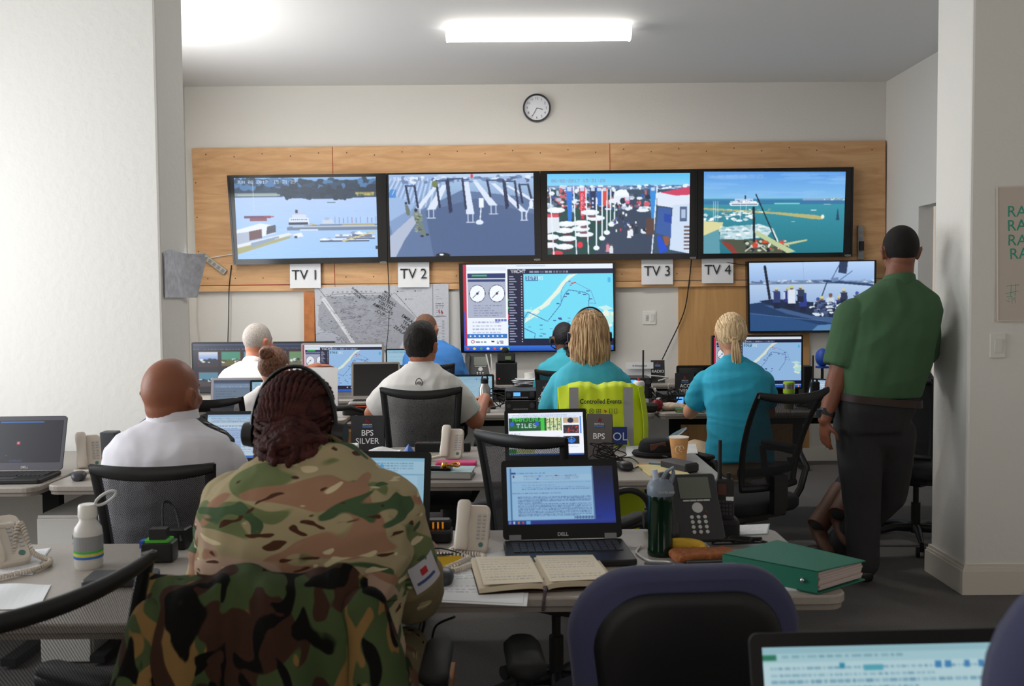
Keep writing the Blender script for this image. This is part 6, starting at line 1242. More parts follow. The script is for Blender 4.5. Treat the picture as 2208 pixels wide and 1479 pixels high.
# ---------------------------------------------------------------- telephones
def coil(label, pts, m, r=.0055, w=.0026, turns=70, parent=None):
    P_ = []; pts = [Vector(p) for p in pts]; n = turns*8
    for i in range(n+1):
        u = i/n*(len(pts)-1); k = min(int(u), len(pts)-2); s_ = u-k; p0 = pts[max(k-1, 0)]; p1 = pts[k]; p2 = pts[k+1]; p3 = pts[min(k+2, len(pts)-1)]
        c = .5*((2*p1)+(p2-p0)*s_+(2*p0-5*p1+4*p2-p3)*s_*s_+(3*p1-p0-3*p2+p3)*s_**3); d = (p2-p1).normalized(); a = d.cross(V(0, 0, 1)).normalized(); b_ = d.cross(a)
        P_.append(c+a*math.cos(i*2*PI/8)*r+b_*math.sin(i*2*PI/8)*r)
    b = MB(); b.tube(P_, w, 5); return part('coiled_cord', b, m, parent, smooth=True)
def slim_phone(label, loc, rz, tilt=.9, m=None, s=1.0, cord=None, side=-1):
    m = m or ivory; t = thing('telephone', label, 'telephone', loc, rz); R = Matrix.Rotation(tilt, 3, 'X'); o = V(0, -.03, .012)
    def sh(mb): mb.v = [tuple(o+R @ Vector(v)*s) for v in mb.v]; return mb
    part('body', sh(MB().rbox((.018, .085, 0), (.105, .19, .03), .025, n=5, edge=.006)), m, t, smooth=.6)
    part('rear_stand', MB().box(o+V(.015, .085*s*math.cos(tilt)+.05, .05*s), (.08*s, .06, .09*s)), m, t, bevel=.01)
    h = MB(); h.rings([ellring(V(-.028, y, .030+zz), V(1, 0, 0), V(0, 0, 1), w, hh, 16, 3) for y, w, hh, zz in ((-.010, .020, .012, 0), (0, .026, .018, 0), (.03, .027, .019, .0), (.06, .024, .014, .008), (.11, .024, .014, .008), (.15, .027, .019, 0), (.178, .026, .018, 0), (.188, .020, .012, 0))]); part('handset', sh(h), m, t, smooth=True)
    k = MB()
    for r_ in range(7):
        for c in range(2): k.box((.032+c*.020, .045+r_*.015, .017), (.012, .008, .005))
    part('keypad', sh(k), lgrey, t); part('maker_badge', sh(MB().lathe([(0, .015), (.009, .015), (.009, .0175), (0, .0175)], (.045, .018, 0), 14)), mat('badge_green', '4c7a70', .5), t)
    if cord: coil('', cord, m, parent=t)
    return t
p = PZ(1015, 1190)
slim_phone('white corded telephone on the middle front desk beside the battery charger', p, -.12, .95, s=.74, cord=[(-.03, -.02, .02), (-.05, -.04, .012), (.0, -.055, .01), (.045, -.07, .01), (.05, -.12, .01), (.02, -.18, .01), (-.01, -.22, .01), (-.03, -.20, .01), (-.0, -.14, .012), (.01, -.10, .012), (-.05, -.08, .012), (-.10, -.075, .01)])
p = PZ(972, 990)
slim_phone('white corded telephone on the second row desk behind the pink case', p, -.1, .95, s=.78, cord=[(-.03, -.03, .02), (-.08, -.05, .012), (-.13, -.04, .01), (-.20, .0, .01), (-.25, .03, .012), (-.22, .07, .01), (-.15, .05, .01)])
p = PZ(188, 1012); slim_phone('ivory corded telephone beside the laptop with the black screen', p, .5, 1.1, s=.8, cord=[(0, -.03, .02), (-.05, -.06, .01), (-.03, -.10, .01), (.04, -.11, .01), (.08, -.09, .01)])
p = PZ(5, 1225); slim_phone('white corded telephone at the left edge of the front left desk', V(p.x-.01, p.y+.02, p.z), .75, .6, s=.95, cord=[(.02, -.02, .03), (.06, .05, .1), (.07, -.02, .03), (.10, -.07, .01), (.06, -.12, .01), (-.02, -.14, .01), (-.1, -.15, .01)])
def desk_phone(label, loc, rz, tilt=1.0, s=1.0, brandc=True, detail=True):
    t = thing('desk_telephone', label, 'telephone', loc, rz); R = Matrix.Rotation(tilt, 3, 'X'); o = V(0, -.05, .02); ms = mat('phone_charcoal', '2b2b2e', .5)
    def sh(mb): mb.v = [tuple(o+R @ Vector(v)*s) for v in mb.v]; return mb
    part('body', sh(MB().rbox((0, .11, 0), (.20, .235, .022), .012, edge=.004)), ms, t)
    part('rear_stand', MB().quad(V(-.08*s, .10*s, 0), V(.08*s, .10*s, 0), o+R @ V(.08, .17, -.01)*s, o+R @ V(-.08, .17, -.01)*s, (0, .015, 0)), lgrey, t)
    h = MB(); h.rings([ellring(V(-.078, y, .026+zz), V(1, 0, 0), V(0, 0, 1), w, hh, 16, 3) for y, w, hh, zz in ((.0, .018, .012, 0), (.01, .024, .020, 0), (.045, .024, .018, .0), (.07, .018, .012, .008), (.15, .018, .012, .008), (.18, .024, .018, 0), (.215, .024, .020, 0), (.225, .018, .012, 0))]); part('handset', sh(h), ms, t, smooth=True)
    sc = MB(); sc.box((.022, .175, .0125), (.105, .075, .003)); part('display', sh(sc), mat('phone_display', '5d6258', .3), t)
    k = MB(); 
    for i in range(4): k.box((-.012+i*.023, .130, .0125), (.021, .005, .004))
    part('soft_keys', sh(k), lgrey, t)
    part('navigation_ring', sh(MB().lathe([(.0, .011), (.018, .011), (.018, .014), (0, .014)], (.022, .105, 0), 20)), lgrey, t)
    for r_ in range(4):
        for c in range(3): part('key', sh(MB().lathe([(.0, .011), (.0062, .011), (.0062, .0145), (0, .0145)], (-.002+c*.022, .022+r_*.017, 0), 12)), lgrey, t)
    part('red_light', sh(MB().box((.05, .09, .012), (.004, .004, .003))), red_m, t)
    return t
p = PZ(1500, 1166); t = desk_phone('black office telephone with screen and round keys behind the green bottle', V(p.x-.02, p.y-.02, DZ), .10, .98, s=.88)
text('AVAYA', .012, red_m, t, V(-.0, .055, .172), rot=(PI/2*.67, 0, 0), name='maker_name')
p = V(PY(1030, 800, 7.95).x, 7.98, DZ); desk_phone('black office telephone against the wall under the central screen', p, .0, 1.1, s=1.05)
p = V(PY(1780, 830, 6.3).x, 6.2, DZ)

# ---------------------------------------------------------------- bottles and cups
p = PZ(192, 1222); t = thing('water_bottle', 'white bottle with ring cap and coloured bands on the front left desk', 'bottle', p)
part('body', MB().lathe([(.0, 0), (.033, 0), (.036, .01), (.036, .095), (.034, .108), (.022, .125), (.021, .14), (0, .14)], n=28), mat('bottle_white', 'cfcdc8', .35), t, smooth=True)
part('sleeve', MB().lathe([(.0365, .05), (.0372, .05), (.0372, .088), (.0365, .088)], n=28), mat('band_grey', '8d8f90', .5), t)
for z0, z1, c in ((.028, .034, '2f6fc0'), (.036, .041, 'd8c838'), (.043, .049, '49b048')): part('band', MB().lathe([(.0365, z0), (.0374, z0), (.0374, z1), (.0365, z1)], n=28), mat('band_'+c, c, .5), t)
part('cap', MB().lathe([(.0, .135), (.0235, .135), (.0245, .14), (.0235, .165), (.021, .17), (0, .17)], n=28), white_p, t, smooth=.8)
b = MB(); b.tube([V(.022+.028*(1-math.cos(a)), 0, .172+.018*(1-math.cos(a))*.8+.013*math.sin(a)) for a in [2*PI*i/24 for i in range(25)]], [.004]*25, 6); part('ring_handle', b, lgrey, t, smooth=True)
p = PZ(1424, 1196); t = thing('water_bottle', 'dark green bottle with a grey spout cap on the middle front desk', 'bottle', p)
part('body', MB().lathe([(.0, 0), (.033, 0), (.036, .004), (.036, .018), (.0345, .022), (.0345, .15), (.036, .16), (.034, .170), (0, .170)], n=32), mat('bottle_green', '0d2a1a', .12, trans=.35), t, smooth=.8)
gb = mat('cap_greyblue', '6c7784', .4); part('cap', MB().lathe([(.0, .168), (.036, .168), (.037, .172), (.037, .190), (.030, .205), (.014, .212), (0, .213)], n=30), gb, t, smooth=.8)
part('spout', MB().cyl((-.012, 0, .208), (-.016, 0, .238), .009, .0075, 14), mat('spout_clear', 'aeb9cc', .3), t, smooth=True)
b = MB(); b.tube([V(.0, 0, .20), V(.018, 0, .232), V(.034, 0, .242), V(.036, 0, .225), V(.028, 0, .2)], [.007, .006, .006, .006, .007], 8, flat=1.3); part('carry_loop', b, gb, t, smooth=True)
text('CAMELBAK', .009, lgrey, t, (.012, -.0372, .181), name='maker_name')
p = PZ(1464, 994); t = thing('paper_cup', 'tan paper coffee cup with white swirls on the second row desk', 'cup', p)
cupm = mat('cup_paper', 'cf9a60', .7, vary=.15, vscale=18); part('cup', MB().lathe([(.0, .002), (.028, .002), (.029, 0), (.042, .104), (.040, .104), (.0275, .006), (0, .006)], n=30), cupm, t, smooth=.8)
part('rim', MB().lathe([(.0415, .102), (.0435, .103), (.0435, .107), (.0405, .107)], n=30), mat('rim_cream', 'e0d2c4', .6), t, smooth=True)
b = MB()
for dx, dz, r_ in ((-.010, .055, .012), (.004, .060, .010)): b.tube([V(dx+math.cos(a)*r_, -.0372+abs(dx)*.1-.001, dz+math.sin(a)*r_*1.3) for a in [2*PI*i/16*.8 for i in range(17)]], .0012, 4)
part('swirl', b, mat('swirl', 'ead8c0', .7), t)
def lathe_thing(name, label, cat, loc, parts_, rz=0):
    t = thing(name, label, cat, loc, rz)
    for nm, prof_, m in parts_: part(nm, MB().lathe(prof_, n=24), m, t, smooth=.8)
    return t
p = V(PY(1045, 880, 5.92).x, 5.95, DZ)
t = lathe_thing('steel_bottle', 'brushed steel bottle with a black loop cap on the third row desk', 'bottle', p, [('body', [(0, 0), (.034, 0), (.036, .006), (.036, .15), (.024, .175), (.022, .185), (0, .185)], mat('brushed_steel', 'a39f9b', .3, metal=.9)), ('cap', [(0, .183), (.024, .183), (.024, .21), (.016, .215), (0, .215)], blackm)])
b = MB(); b.tube([V(-.018, 0, .205), V(-.012, 0, .232), V(.012, 0, .238), (.022, 0, .208)], .005, 8); part('loop', b, blackm, t)
bw = mat('bike_bottle', 'bfbdb8', .4)
p = V(PY(1380, 890, 6.0).x, 6.05, DZ); lathe_thing('bike_bottle', 'translucent bike bottle with a red nozzle behind the vest', 'bottle', p, [('body', [(0, 0), (.035, 0), (.036, .005), (.036, .09), (.031, .105), (.036, .12), (.036, .155), (0, .155)], bw), ('cap', [(0, .153), (.037, .153), (.037, .17), (.03, .182), (.012, .184), (0, .184)], white_p), ('nozzle', [(0, .183), (.009, .183), (.008, .203), (0, .203)], red_m)])
p = V(PY(1503, 885, 5.98).x, 5.99, DZ); t = lathe_thing('bike_bottle', 'frosted bike bottle with a black lid and red mark beside the ponytailed person', 'bottle', p, [('body', [(0, 0), (.035, 0), (.037, .005), (.037, .10), (.030, .118), (.030, .132), (0, .132)], mat('frosted_bottle', '9d9a96', .4)), ('lid', [(0, .130), (.036, .130), (.037, .134), (.037, .155), (.028, .180), (.01, .186), (.007, .20), (0, .20)], blackm)])
b = MB(); b.box((-.005, -.0372, .062), (.008, .002, .022), ry=.5).box((.006, -.0372, .056), (.011, .002, .014), ry=.5); part('red_mark', b, red_m, t); text('BONTRAGER', .009, ink, t, (0, -.038, .035), name='maker_name')
p = V(PY(1703, 880, 6.0).x, 6.02, DZ); lathe_thing('travel_mug', 'lime green banded travel mug right of the ponytailed person', 'mug', p, [('body', [(0, 0), (.028, 0), (.033, .10), (0, .10)], mat('mug_glass', '77745c', .3)), ('lower_band', [(0, .10), (.036, .10), (.037, .128), (0, .128)], mat('lime', '94b520', .5)), ('steel_band', [(0, .128), (.036, .128), (.036, .158), (0, .158)], steel), ('lid', [(0, .158), (.037, .158), (.036, .17), (.03, .174), (0, .174)], MATS['lime'])])
p = V(PY(1530, 790, 7.3).x, 6.50, DZ); lathe_thing('travel_cup', 'teal cup with a black lid left of the right monitor', 'cup', p, [('body', [(0, 0), (.030, 0), (.036, .22), (0, .22)], mat('teal_cup', '2b6a74', .5)), ('lid', [(0, .22), (.042, .22), (.042, .25), (.036, .26), (0, .26)], blackm)])
p = V(PY(1140, 800, 7.9).x, 7.9, DZ); lathe_thing('white_mug', 'plain white cup on the back wall desk left of the dark braid', 'cup', p, [('cup', [(0, 0), (.034, 0), (.042, .10), (.038, .10), (.032, .01), (0, .01)], white_p)])
p = V(PY(1415, 866, 6.0).x, 5.96, DZ); t = thing('red_apple', 'dark red apple on the third row desk right of the vest', 'apple', p)
part('fruit', MB().lathe([(0.001, .008), (.016, .002), (.03, .012), (.038, .036), (.036, .056), (.022, .070), (.008, .068), (.001, .060)], n=24), mat('apple_red', '7a0f16', .25, vary=.3, vscale=20), t, smooth=True); part('stem', MB().tube([(0, 0, .060), (.004, 0, .082)], .0018, 5), mat('stem', '4a3420', .8), t)

# ---------------------------------------------------------------- stationery and small things, front row
def sheet_thing(label, quad, z=DZ, m=None, curl=.0, name='paper_sheet', lines=True, th=.0008):
    q = [PZ(x, y, z) for x, y in quad]; c = sum(q, Vector())/4; c.z = z; t = thing(name, label, 'paper', c)
    part('sheet', MB().grid(lambda u, v: ((q[0].lerp(q[1], u)).lerp(q[3].lerp(q[2], u), v)-c)+V(0, 0, .001+curl*(math.sin(u*5+v*3)+1)*.5), 8, 8), m or paper, t, thick=th)
    if lines:
        pc = Pic(90, 60, 'dfe0e2'); pc.words(.08, .1, .9, 14, .055, '8a8f9a', len(label), .05, .3); qq = [(k-c)*.94+V(0, 0, .0022+curl) for k in q]; 
        if curl < .002: part('print', pc.mesh('print', qq[0], qq[1], qq[2], qq[3], prt), prt, t)
    return t
sheet_thing('printed sheet under the mouse and open notebook on the middle front desk', [(905, 1215), (1150, 1180), (1136, 1308), (820, 1293)])
sheet_thing('printed sheet left of the camouflage sleeve on the front desk', [(795, 1262), (900, 1262), (905, 1300), (792, 1310)], z=DZ+.0012)
sheet_thing('page beneath the left edge telephone', [(30, 1190), (110, 1182), (70, 1240), (-20, 1240)])
sheet_thing('stack of notes seen through the lower left chair net', [(0, 1262), (110, 1262), (85, 1315), (-40, 1315)], curl=.004)
sheet_thing('small pale blue card behind the headphones', [(1570, 1134), (1660, 1130), (1655, 1152), (1572, 1155)], m=mat('pale_blue_card', 'a8bcc0', .8))
sheet_thing('white sheets under the green binder corner', [(1700, 1248), (1765, 1256), (1763, 1274), (1690, 1274)], lines=False, th=.006)
sheet_thing('paper sheet under the hat on the second row desk', [(1350, 962), (1500, 958), (1505, 978), (1350, 985)])
# open notebook
nb = [PZ(1014, 1220), PZ(1288, 1215), PZ(1330, 1270), PZ(1032, 1285)]; c = sum(nb, Vector())/4; t = thing('open_notebook', 'open cream notebook with handwriting on the middle front desk', 'notebook', c)
def page(u0, u1, k):
    return MB().grid(lambda u, v: ((nb[0].lerp(nb[1], u0+(u1-u0)*u)).lerp(nb[3].lerp(nb[2], u0+(u1-u0)*u), v)-c)+V(0, 0, .012+.006*math.sin(PI*(u if k else 1-u)**.6)), 14, 6)
part('cover', MB().quad(*[k-c+V(0, 0, .001) for k in nb], (0, 0, .003)), mat('notebook_cover', '3a2a24', .7), t)
for k, (a, b_) in enumerate(((0.005, .485), (.495, .995))):
    part('page_block', page(a, b_, k), mat('page_cream', 'cfc0a6', .85), t, thick=.012)
    pc = Pic(120, 80, 'd6c9b2'); pc.words(.06, .12, .9, 9, .09, '8a8486', 7+k, .06, .22); qs = [nb[0].lerp(nb[1], a+.02), nb[0].lerp(nb[1], b_-.02), nb[3].lerp(nb[2], b_-.02), nb[3].lerp(nb[2], a+.02)]; h = pc.mesh('handwriting', *[(x-c)*.97+V(0, 0, .0255) for x in qs], prt); part('handwriting', h, prt, t)
b = MB(); o = PZ(1176, 1287)-c; b.tube([o+V(0, .25, .02), o+V(0, .0, .014), o+V(-.004, -.012, -.006), o+V(-.006, -.014, -.03)], .0022, 5, flat=2); part('ribbon', b, mat('ribbon', '4a3a40', .8), t)
def mouse(label, px, py, rz=0, m=None, s=1.0):
    p = PZ(px, py); t = thing('computer_mouse', label, 'mouse', p, rz)
    b = MB(); b.rings([ellring(V(0, y, .006+.012*k), V(1, 0, 0), V(0, 0, 1), w*s, .002+.0165*k, 18, 2.6) for y, w, k in ((-.052*s, .012, .3), (-.045*s, .025, .7), (-.02*s, .031, 1.0), (.01*s, .030, .95), (.035*s, .028, .7), (.05*s, .018, .35))]); b.v = [(x, y, max(z, 0)) for x, y, z in b.v]
    part('shell', b, m or dgrey, t, smooth=True); part('wheel', MB().cyl((-.003, .025, .026), (.003, .025, .026), .006), black, t); return t
mouse('black computer mouse on the sheet beside the camouflage sleeve', 952, 1254, .1, mat('mouse_grey', '2f3236', .4))
mouse('dark computer mouse beside the laptop with the black screen', 171, 1034, .3, mat('mouse_dark', '34343a', .4), .9)
mouse('black mouse amid tangled cable on the second row desk', 1346, 1012, .2, black)
solo('sticky_notes', MB().grid(lambda u, v: V((u-.5)*.085+.01*v, (v-.5)*.04, .002+.02*v*v), 6, 6), mat('sticky_yellow', 'c9a01c', .8), 'crumpled yellow sticky notes above the mouse on the front desk', 'sticky notes', loc=PZ(955, 1222), rot=(0, 0, .15), thick=.002)
# battery charger
p = PZ(940, 1165); t = thing('battery_charger', 'black battery charger with four amber contacts beside the white telephone', 'charger', p, .0)
part('body', MB().rbox((0, 0, .018), (.098, .085, .036), .015, edge=.006), black, t, smooth=.6); part('cradle', MB().rbox((0, .018, .045), (.09, .045, .03), .012, edge=.006), black, t)
for k in range(4): part('contact', MB().box((-.021+k*.014, -.006, .046), (.005, .004, .018)), mat('amber', 'e08a28', .3, emit=.35), t)
# handheld radio in dock
def handheld(label, loc, rz, h=.12, ant=.13, lean=.0, dock=True, s=1.0, accent=True):
    t = thing('handheld_radio', label, 'radio', loc, rz); o = .05 if dock else 0
    if dock: part('charging_dock', MB().rbox((0, .0, .025), (.085, .10, .05), .02, edge=.008), blackm, t, smooth=.6)
    part('body', MB().rbox((0, 0, o+h/2-.005), (.055*s, .035*s, h), .01, edge=.006), black, t, smooth=.6)
    part('antenna', MB().tube([(-.014, 0, o+h-.01), (-.014, 0, o+h+.02), (-.013, 0, o+h+ant)], [.008, .006, .0055], 8), blackm, t, smooth=True)
    part('knob', MB().cyl((.012, 0, o+h-.01), (.012, 0, o+h+.012), .007), blackm, t)
    if accent: part('speaker_grille', MB().box((-.008, -.019*s, o+h*.72), (.024, .003, .032)), mat('radio_orange', '4a2418', .5), t); part('label_tag', MB().box((.014, -.0195*s, o+h*.5), (.022, .002, .012)), paper, t); k = MB(); [k.box((-.014+c*.010, -.0195*s, o+.018+r_*.012), (.007, .002, .007)) for r_ in range(4) for c in range(4)]; part('keypad', k, dgrey, t)
    return t
p = PZ(1562, 1153); handheld('black handheld radio standing in a dock right of the office telephone', V(p.x-.0, p.y, DZ), -.15, .125, .11)
p = V(PY(1757, 860, 6.0).x, 6.0, DZ); handheld('handheld radio with tall antenna beside the right laptops', p, 0, .13, .16, accent=False)
p = V(PY(1396, 860, 6.1).x, 6.2, DZ); handheld('handheld radio standing behind the red apple', p, 0, .12, .2, accent=False)
# banana
p = PZ(1480, 1190); t = thing('banana', 'ripe yellow banana on the front desk behind the green bottle', 'banana', p)
b = MB(); b.tube([V(-.05+.085*math.sin(a), .03*math.cos(a)*1.5-.045, .022) for a in [-.1+2.1*i/14 for i in range(15)]], [.010, .015, .018, .019, .0195, .0195, .0195, .0195, .019, .018, .016, .013, .009, .006, .005], 10); part('fruit', b, mat('banana_skin', 'd3a92a', .5, vary=.12, vscale=30), t, smooth=True)
# pouch
p = PZ(1515, 1208); solo('leather_pouch', organic(MB().rbox((0, 0, .014), (.17, .085, .024), .02, n=5, edge=.006), .004, 3, fold=.004, fscale=(40, 40, 40)), mat('pouch_leather', '9a5a30', .75, bump=.5, bscale=260, vary=.2, vscale=60), 'rust brown pouch on the front desk beside the green binder', 'pouch', loc=p, rot=(0, 0, .12))
p = PZ(1530, 1217); solo('dark_folder', MB().box((.02, 0, .008), (.17, .05, .014)), mat('folder_dark', '2f2f2c', .6), 'dark folder lying under the green binder', 'folder', loc=p, rot=(0, 0, .05))
# binder
bq = [PZ(1560, 1192, .80), PZ(1676, 1163, .80), PZ(1866, 1202, .80), PZ(1763, 1230, .80)]; c = sum(bq, Vector())/4; c.z = DZ
t = thing('ring_binder', 'green ring binder lying at the right end of the middle front desk', 'binder', c); gm = mat('binder_green', '1d6b55', .5, bump=.1, bscale=200)
e = [k-c for k in bq]; T_ = lambda z, i: V(e[i].x, e[i].y, z)
tz = (.058, .058, .052, .058)
part('front_cover', MB().quad(*[T_(tz[i]-.003, i) for i in range(4)], (0, 0, .003)), gm, t); part('back_cover', MB().quad(*[T_(.002, i) for i in range(4)], (0, 0, .003)), gm, t)
part('spine', MB().quad(T_(.002, 3), T_(.002, 0), T_(.058, 0), T_(.058, 3), (-.002, .002, 0)), gm, t)
ins = [T_(0, i)*.95 for i in range(4)]; pgs = MB(); a0 = T_(0, 0).lerp(T_(0, 1), .07)*.98; a3 = T_(0, 3).lerp(T_(0, 2), .04)*.985; a1 = T_(0, 1)*.95; a2 = T_(0, 2)*.95
for k in range(7): dz = .009+k*.0062; j = V(.002*math.sin(k*2), .001*math.cos(k*3), 0); pgs.quad(a0+j+V(0, 0, dz), a3+j+V(0, 0, dz), a2+j+V(0, 0, dz), a1+j+V(0, 0, dz), (0, 0, .0056))
part('pages', pgs, mat('binder_pages', 'b5a6a0', .9), t)
for f in (.12, .86): b = MB(); q_ = T_(.03, 0).lerp(T_(.03, 3), f); b.sph(q_+V(-.003, -.001, 0), .006, 8); part('rivet', b, chrome, t, smooth=True)
text('RACE NOTES', .022, mat('pen_on_green', '174a3c', .7), t, V(-.04, .04, .060), rot=(0, 0, -.25), name='handwriting') if False else None
# earphone headset tangle
def tangle(label, px, py, R0, n, z=DZ, m=blackm, r=.0022, seed=1, h=.02, name='cable_tangle', el=.6):
    rr = random.Random(seed); p = PZ(px, py, z); pts = []
    for i in range(n): a = i*2.1+rr.uniform(-.6, .6); q = rr.uniform(.35, 1)*R0; pts.append(V(math.cos(a)*q, math.sin(a)*q*el, .004+rr.uniform(0, h)))
    return cable(label, [p+x for x in pts], r, m, name=name, n=8)
tangle('black earphone lead in a heap right of the office telephone', 1590, 1176, .085, 22, seed=3)
b = MB(); b.cyl((-.02, 0, .012), (.02, .004, .014), .009).sph((.06, -.01, .016), (.022, .012, .012), 8); solo('earphone_plug', b, black, 'black earphone remote lying on the lead heap', 'earphone', loc=PZ(1595, 1165)) if False else None
cable('white lead running behind the banana', [PZ(1380, 1182)+V(0, 0, .004), PZ(1373, 1195)+V(0, 0, .004), PZ(1400, 1212)+V(0, 0, .004), PZ(1440, 1215)+V(0, 0, .004), PZ(1458, 1226)+V(0, 0, .004)], .003, white_p)
cable('white lead behind the banana toward the brown pouch', [PZ(1490, 1164)+V(0, 0, .004), PZ(1510, 1163)+V(0, 0, .004), PZ(1528, 1182)+V(0, 0, .004)], .0025, white_p)
b = MB(); b.tube([(-.05, 0, .006), (.045, 0, .006), (.06, 0, .006)], [.004, .004, .001], 8); solo('ballpoint_pen', b, mat('pen_grey', '5a5e68', .4), 'grey ballpoint pen beside the green bottle', 'pen', loc=PZ(1430, 1220), rot=(0, 0, -.12))
tangle('thin black cable loops by the yellow sticky notes', 945, 1205, .07, 9, seed=8, r=.002)
cable('coiled brown lead left of the sticky notes', [PZ(905, 1190)+V(0, 0, .005), PZ(925, 1180)+V(0, 0, .02), PZ(945, 1190)+V(0, 0, .006), PZ(935, 1205)+V(0, 0, .006)], .004, mat('brown_lead', '7a5c48', .6))
# headphones by the phone
p = PZ(1362, 1160); t = thing('headphones', 'black headphones lying between the open laptop and the office telephone', 'headphones', p+V(0, .03, 0))
b = MB(); b.tube([V(math.cos(a)*.065, .05, .065+math.sin(a)*.062) for a in [PI*i/16 for i in range(17)]], [.010]*17, 8); part('headband', b, black, t, smooth=True)
for s_ in (-1, 1): part('ear_cushion', MB().lathe([(0, -.016), (.026, -.016), (.032, 0), (.028, .018), (0, .02)], (s_*.062, .05, .036), 18, Matrix.Rotation(PI/2, 3, 'Y')), blackm, t, smooth=True)
# front left: power bricks
def box_thing(name, label, cat, px, py, d, rz=0, m=None, z=DZ, y=None, bevel=.004, extra=None):
    p = PZ(px, py, z) if y is None else V(PY(px, py, y).x, y, z); t = thing(name, label, cat, p, rz); part('body', MB().rbox((0, 0, d[2]/2), d, min(d[0], d[1])*.12, edge=min(bevel, d[2]*.2)), m or black, t, smooth=.6)
    if extra: extra(t)
    return t
def brick(t): part('green_rim', MB().rbox((0, -.002, .058), (.07, .052, .006), .012), green_lit, t); part('plug', MB().box((-.0, .0, .075), (.045, .035, .03)), black, t); part('blue_light', MB().box((-.04, -.01, .05), (.012, .03, .02)), blue_p, t)
box_thing('power_adapter', 'black power adapter with a green rim at the right end of the front left desk', 'adapter', 345, 1208, (.085, .06, .055), .05, extra=brick)
box_thing('power_adapter', 'second black adapter behind the green rimmed one', 'adapter', 372, 1180, (.10, .06, .06), -.1)
cable('black lead looping over the power adapters', [PZ(352, 1180)+V(0, 0, .06), PZ(355, 1170)+V(0, 0, .12), PZ(380, 1170)+V(0, 0, .10), PZ(392, 1190)+V(0, 0, .03)], .0035)
box_thing('spectacle_case', 'flat black case on the front left desk seen beside the white bottle', 'case', 262, 1255, (.17, .10, .02), .1, mat('case_grey', '3c3d42', .5))

# ---------------------------------------------------------------- second row
p = PZ(738, 1010); box_thing('white_box', 'plain white box behind the camouflage shoulder', 'box', 737, 1008, (.12, .20, .09), 0, paper)
# newspaper
c = PZ(840, 1004); t = thing('newspaper', 'folded newspaper on the second row desk in front of the BPS SILVER card', 'newspaper', c, -.12)
npm = mat('newsprint', 'b9b5b2', .9, vary=.35, vscale=55)
for k in range(5): part('folded_sheet', MB().grid(lambda u, v, k=k: V((u-.5)*(.24-.012*k), (v-.5)*.17+.004*k, .004+k*.006+.010*math.sin(PI*u)*math.sin(PI*v*.9)+.008*math.sin(u*7+k)), 16, 10), npm, t, thick=.005)
sheet_thing('loose white page on top of the newspaper', [(800, 975), (865, 970), (862, 985), (790, 990)], z=.80, curl=.02, lines=False)
box_thing('power_strip', 'long black power bar on the second row desk behind the white telephone', 'power strip', 955, 972, (.26, .06, .04), -.02, blackm, extra=lambda t: [part('outlet', MB().box((-.08+k*.05, 0, .0405), (.03, .03, .001)), dgrey, t) for k in range(4)]+[part('switch_light', MB().box((-.112, -.02, .041), (.010, .006, .002)), red_m, t)])
solo('blue_packet', MB().add([(-.03, 0, 0), (.03, .01, 0), (.025, .0, .055), (-.01, .005, .045), (-.03, .03, 0), (.03, .035, 0)], [(0, 1, 2, 3), (4, 5, 2, 3), (0, 4, 3), (1, 2, 5)]) or (lambda: 0)(), blue_p, '', '') if False else None
b = MB(); b.grid(lambda u, v: V((u-.5)*.06, (v-.5)*.05, .004+.05*(1-abs(u-.5)*1.6)*v), 6, 6); solo('blue_packet', b, mat('packet_blue', '2f5fb0', .4), 'blue foil packet beside the black power bar', 'packet', loc=PZ(880, 985), thick=.002)
solo('pink_case', MB().rbox((0, 0, .01), (.175, .075, .018), .012, edge=.004), mat('pink', 'c4326e', .45), 'pink case beside the white telephone on the second row desk', 'case', loc=PZ(984, 1004), rot=(0, 0, -.03))
t = thing('book_stack', 'grey spined book with a pale blue cover on the second row desk', 'book', PZ(965, 1028), -.08)
part('pages', MB().box((0, 0, .017), (.20, .13, .022)), mat('book_pages', 'a9a39d', .9), t); part('cover', MB().box((0, .004, .0305), (.21, .14, .003)), mat('book_cover', '9db8bc', .6), t); part('back_cover', MB().box((0, .004, .004), (.21, .14, .003)), mat('book_back', '6c6a6e', .6), t)
solo('blue_folder', MB().box((0, 0, .006), (.05, .12, .01)), mat('folder_blue', '2d4aa0', .5), 'blue folder edge sticking out left of the grey book', 'folder', loc=PZ(893, 1034), rot=(0, 0, .1))
solo('smartphone', MB().rbox((0, 0, .004), (.13, .06, .009), .01), blackg, 'black smartphone on the grey book', 'phone', loc=PZ(940, 1012, .774)+V(.0, .0, .0), rot=(0, 0, -.12))
t = thing('gold_watch', 'gold bracelet watch lying on the smartphone', 'watch', PZ(966, 1008, .784), .2); gold = mat('gold', 'c08840', .2, metal=1.0)
b = MB(); b.tube([V(math.cos(a)*.028+.018, math.sin(a)*.02, .010+.004*math.sin(2*a)) for a in [2*PI*i/24 for i in range(25)]], [.005]*25, 8); part('bracelet', b, gold, t, smooth=True); part('case', MB().lathe([(0, 0), (.015, 0), (.017, .008), (.012, .022), (0, .022)], (-.014, -.004, 0), 18), gold, t, smooth=True)
tangle('black cable tangle right of the taupe card', 1310, 1000, .09, 30, seed=11, h=.09, r=.0022)
cable('black cable reaching from the tangle to the mouse', [PZ(1330, 998)+V(0, 0, .02), PZ(1360, 992)+V(0, 0, .01), PZ(1378, 1006)+V(0, 0, .005), PZ(1350, 1018)+V(0, 0, .005)], .0025)
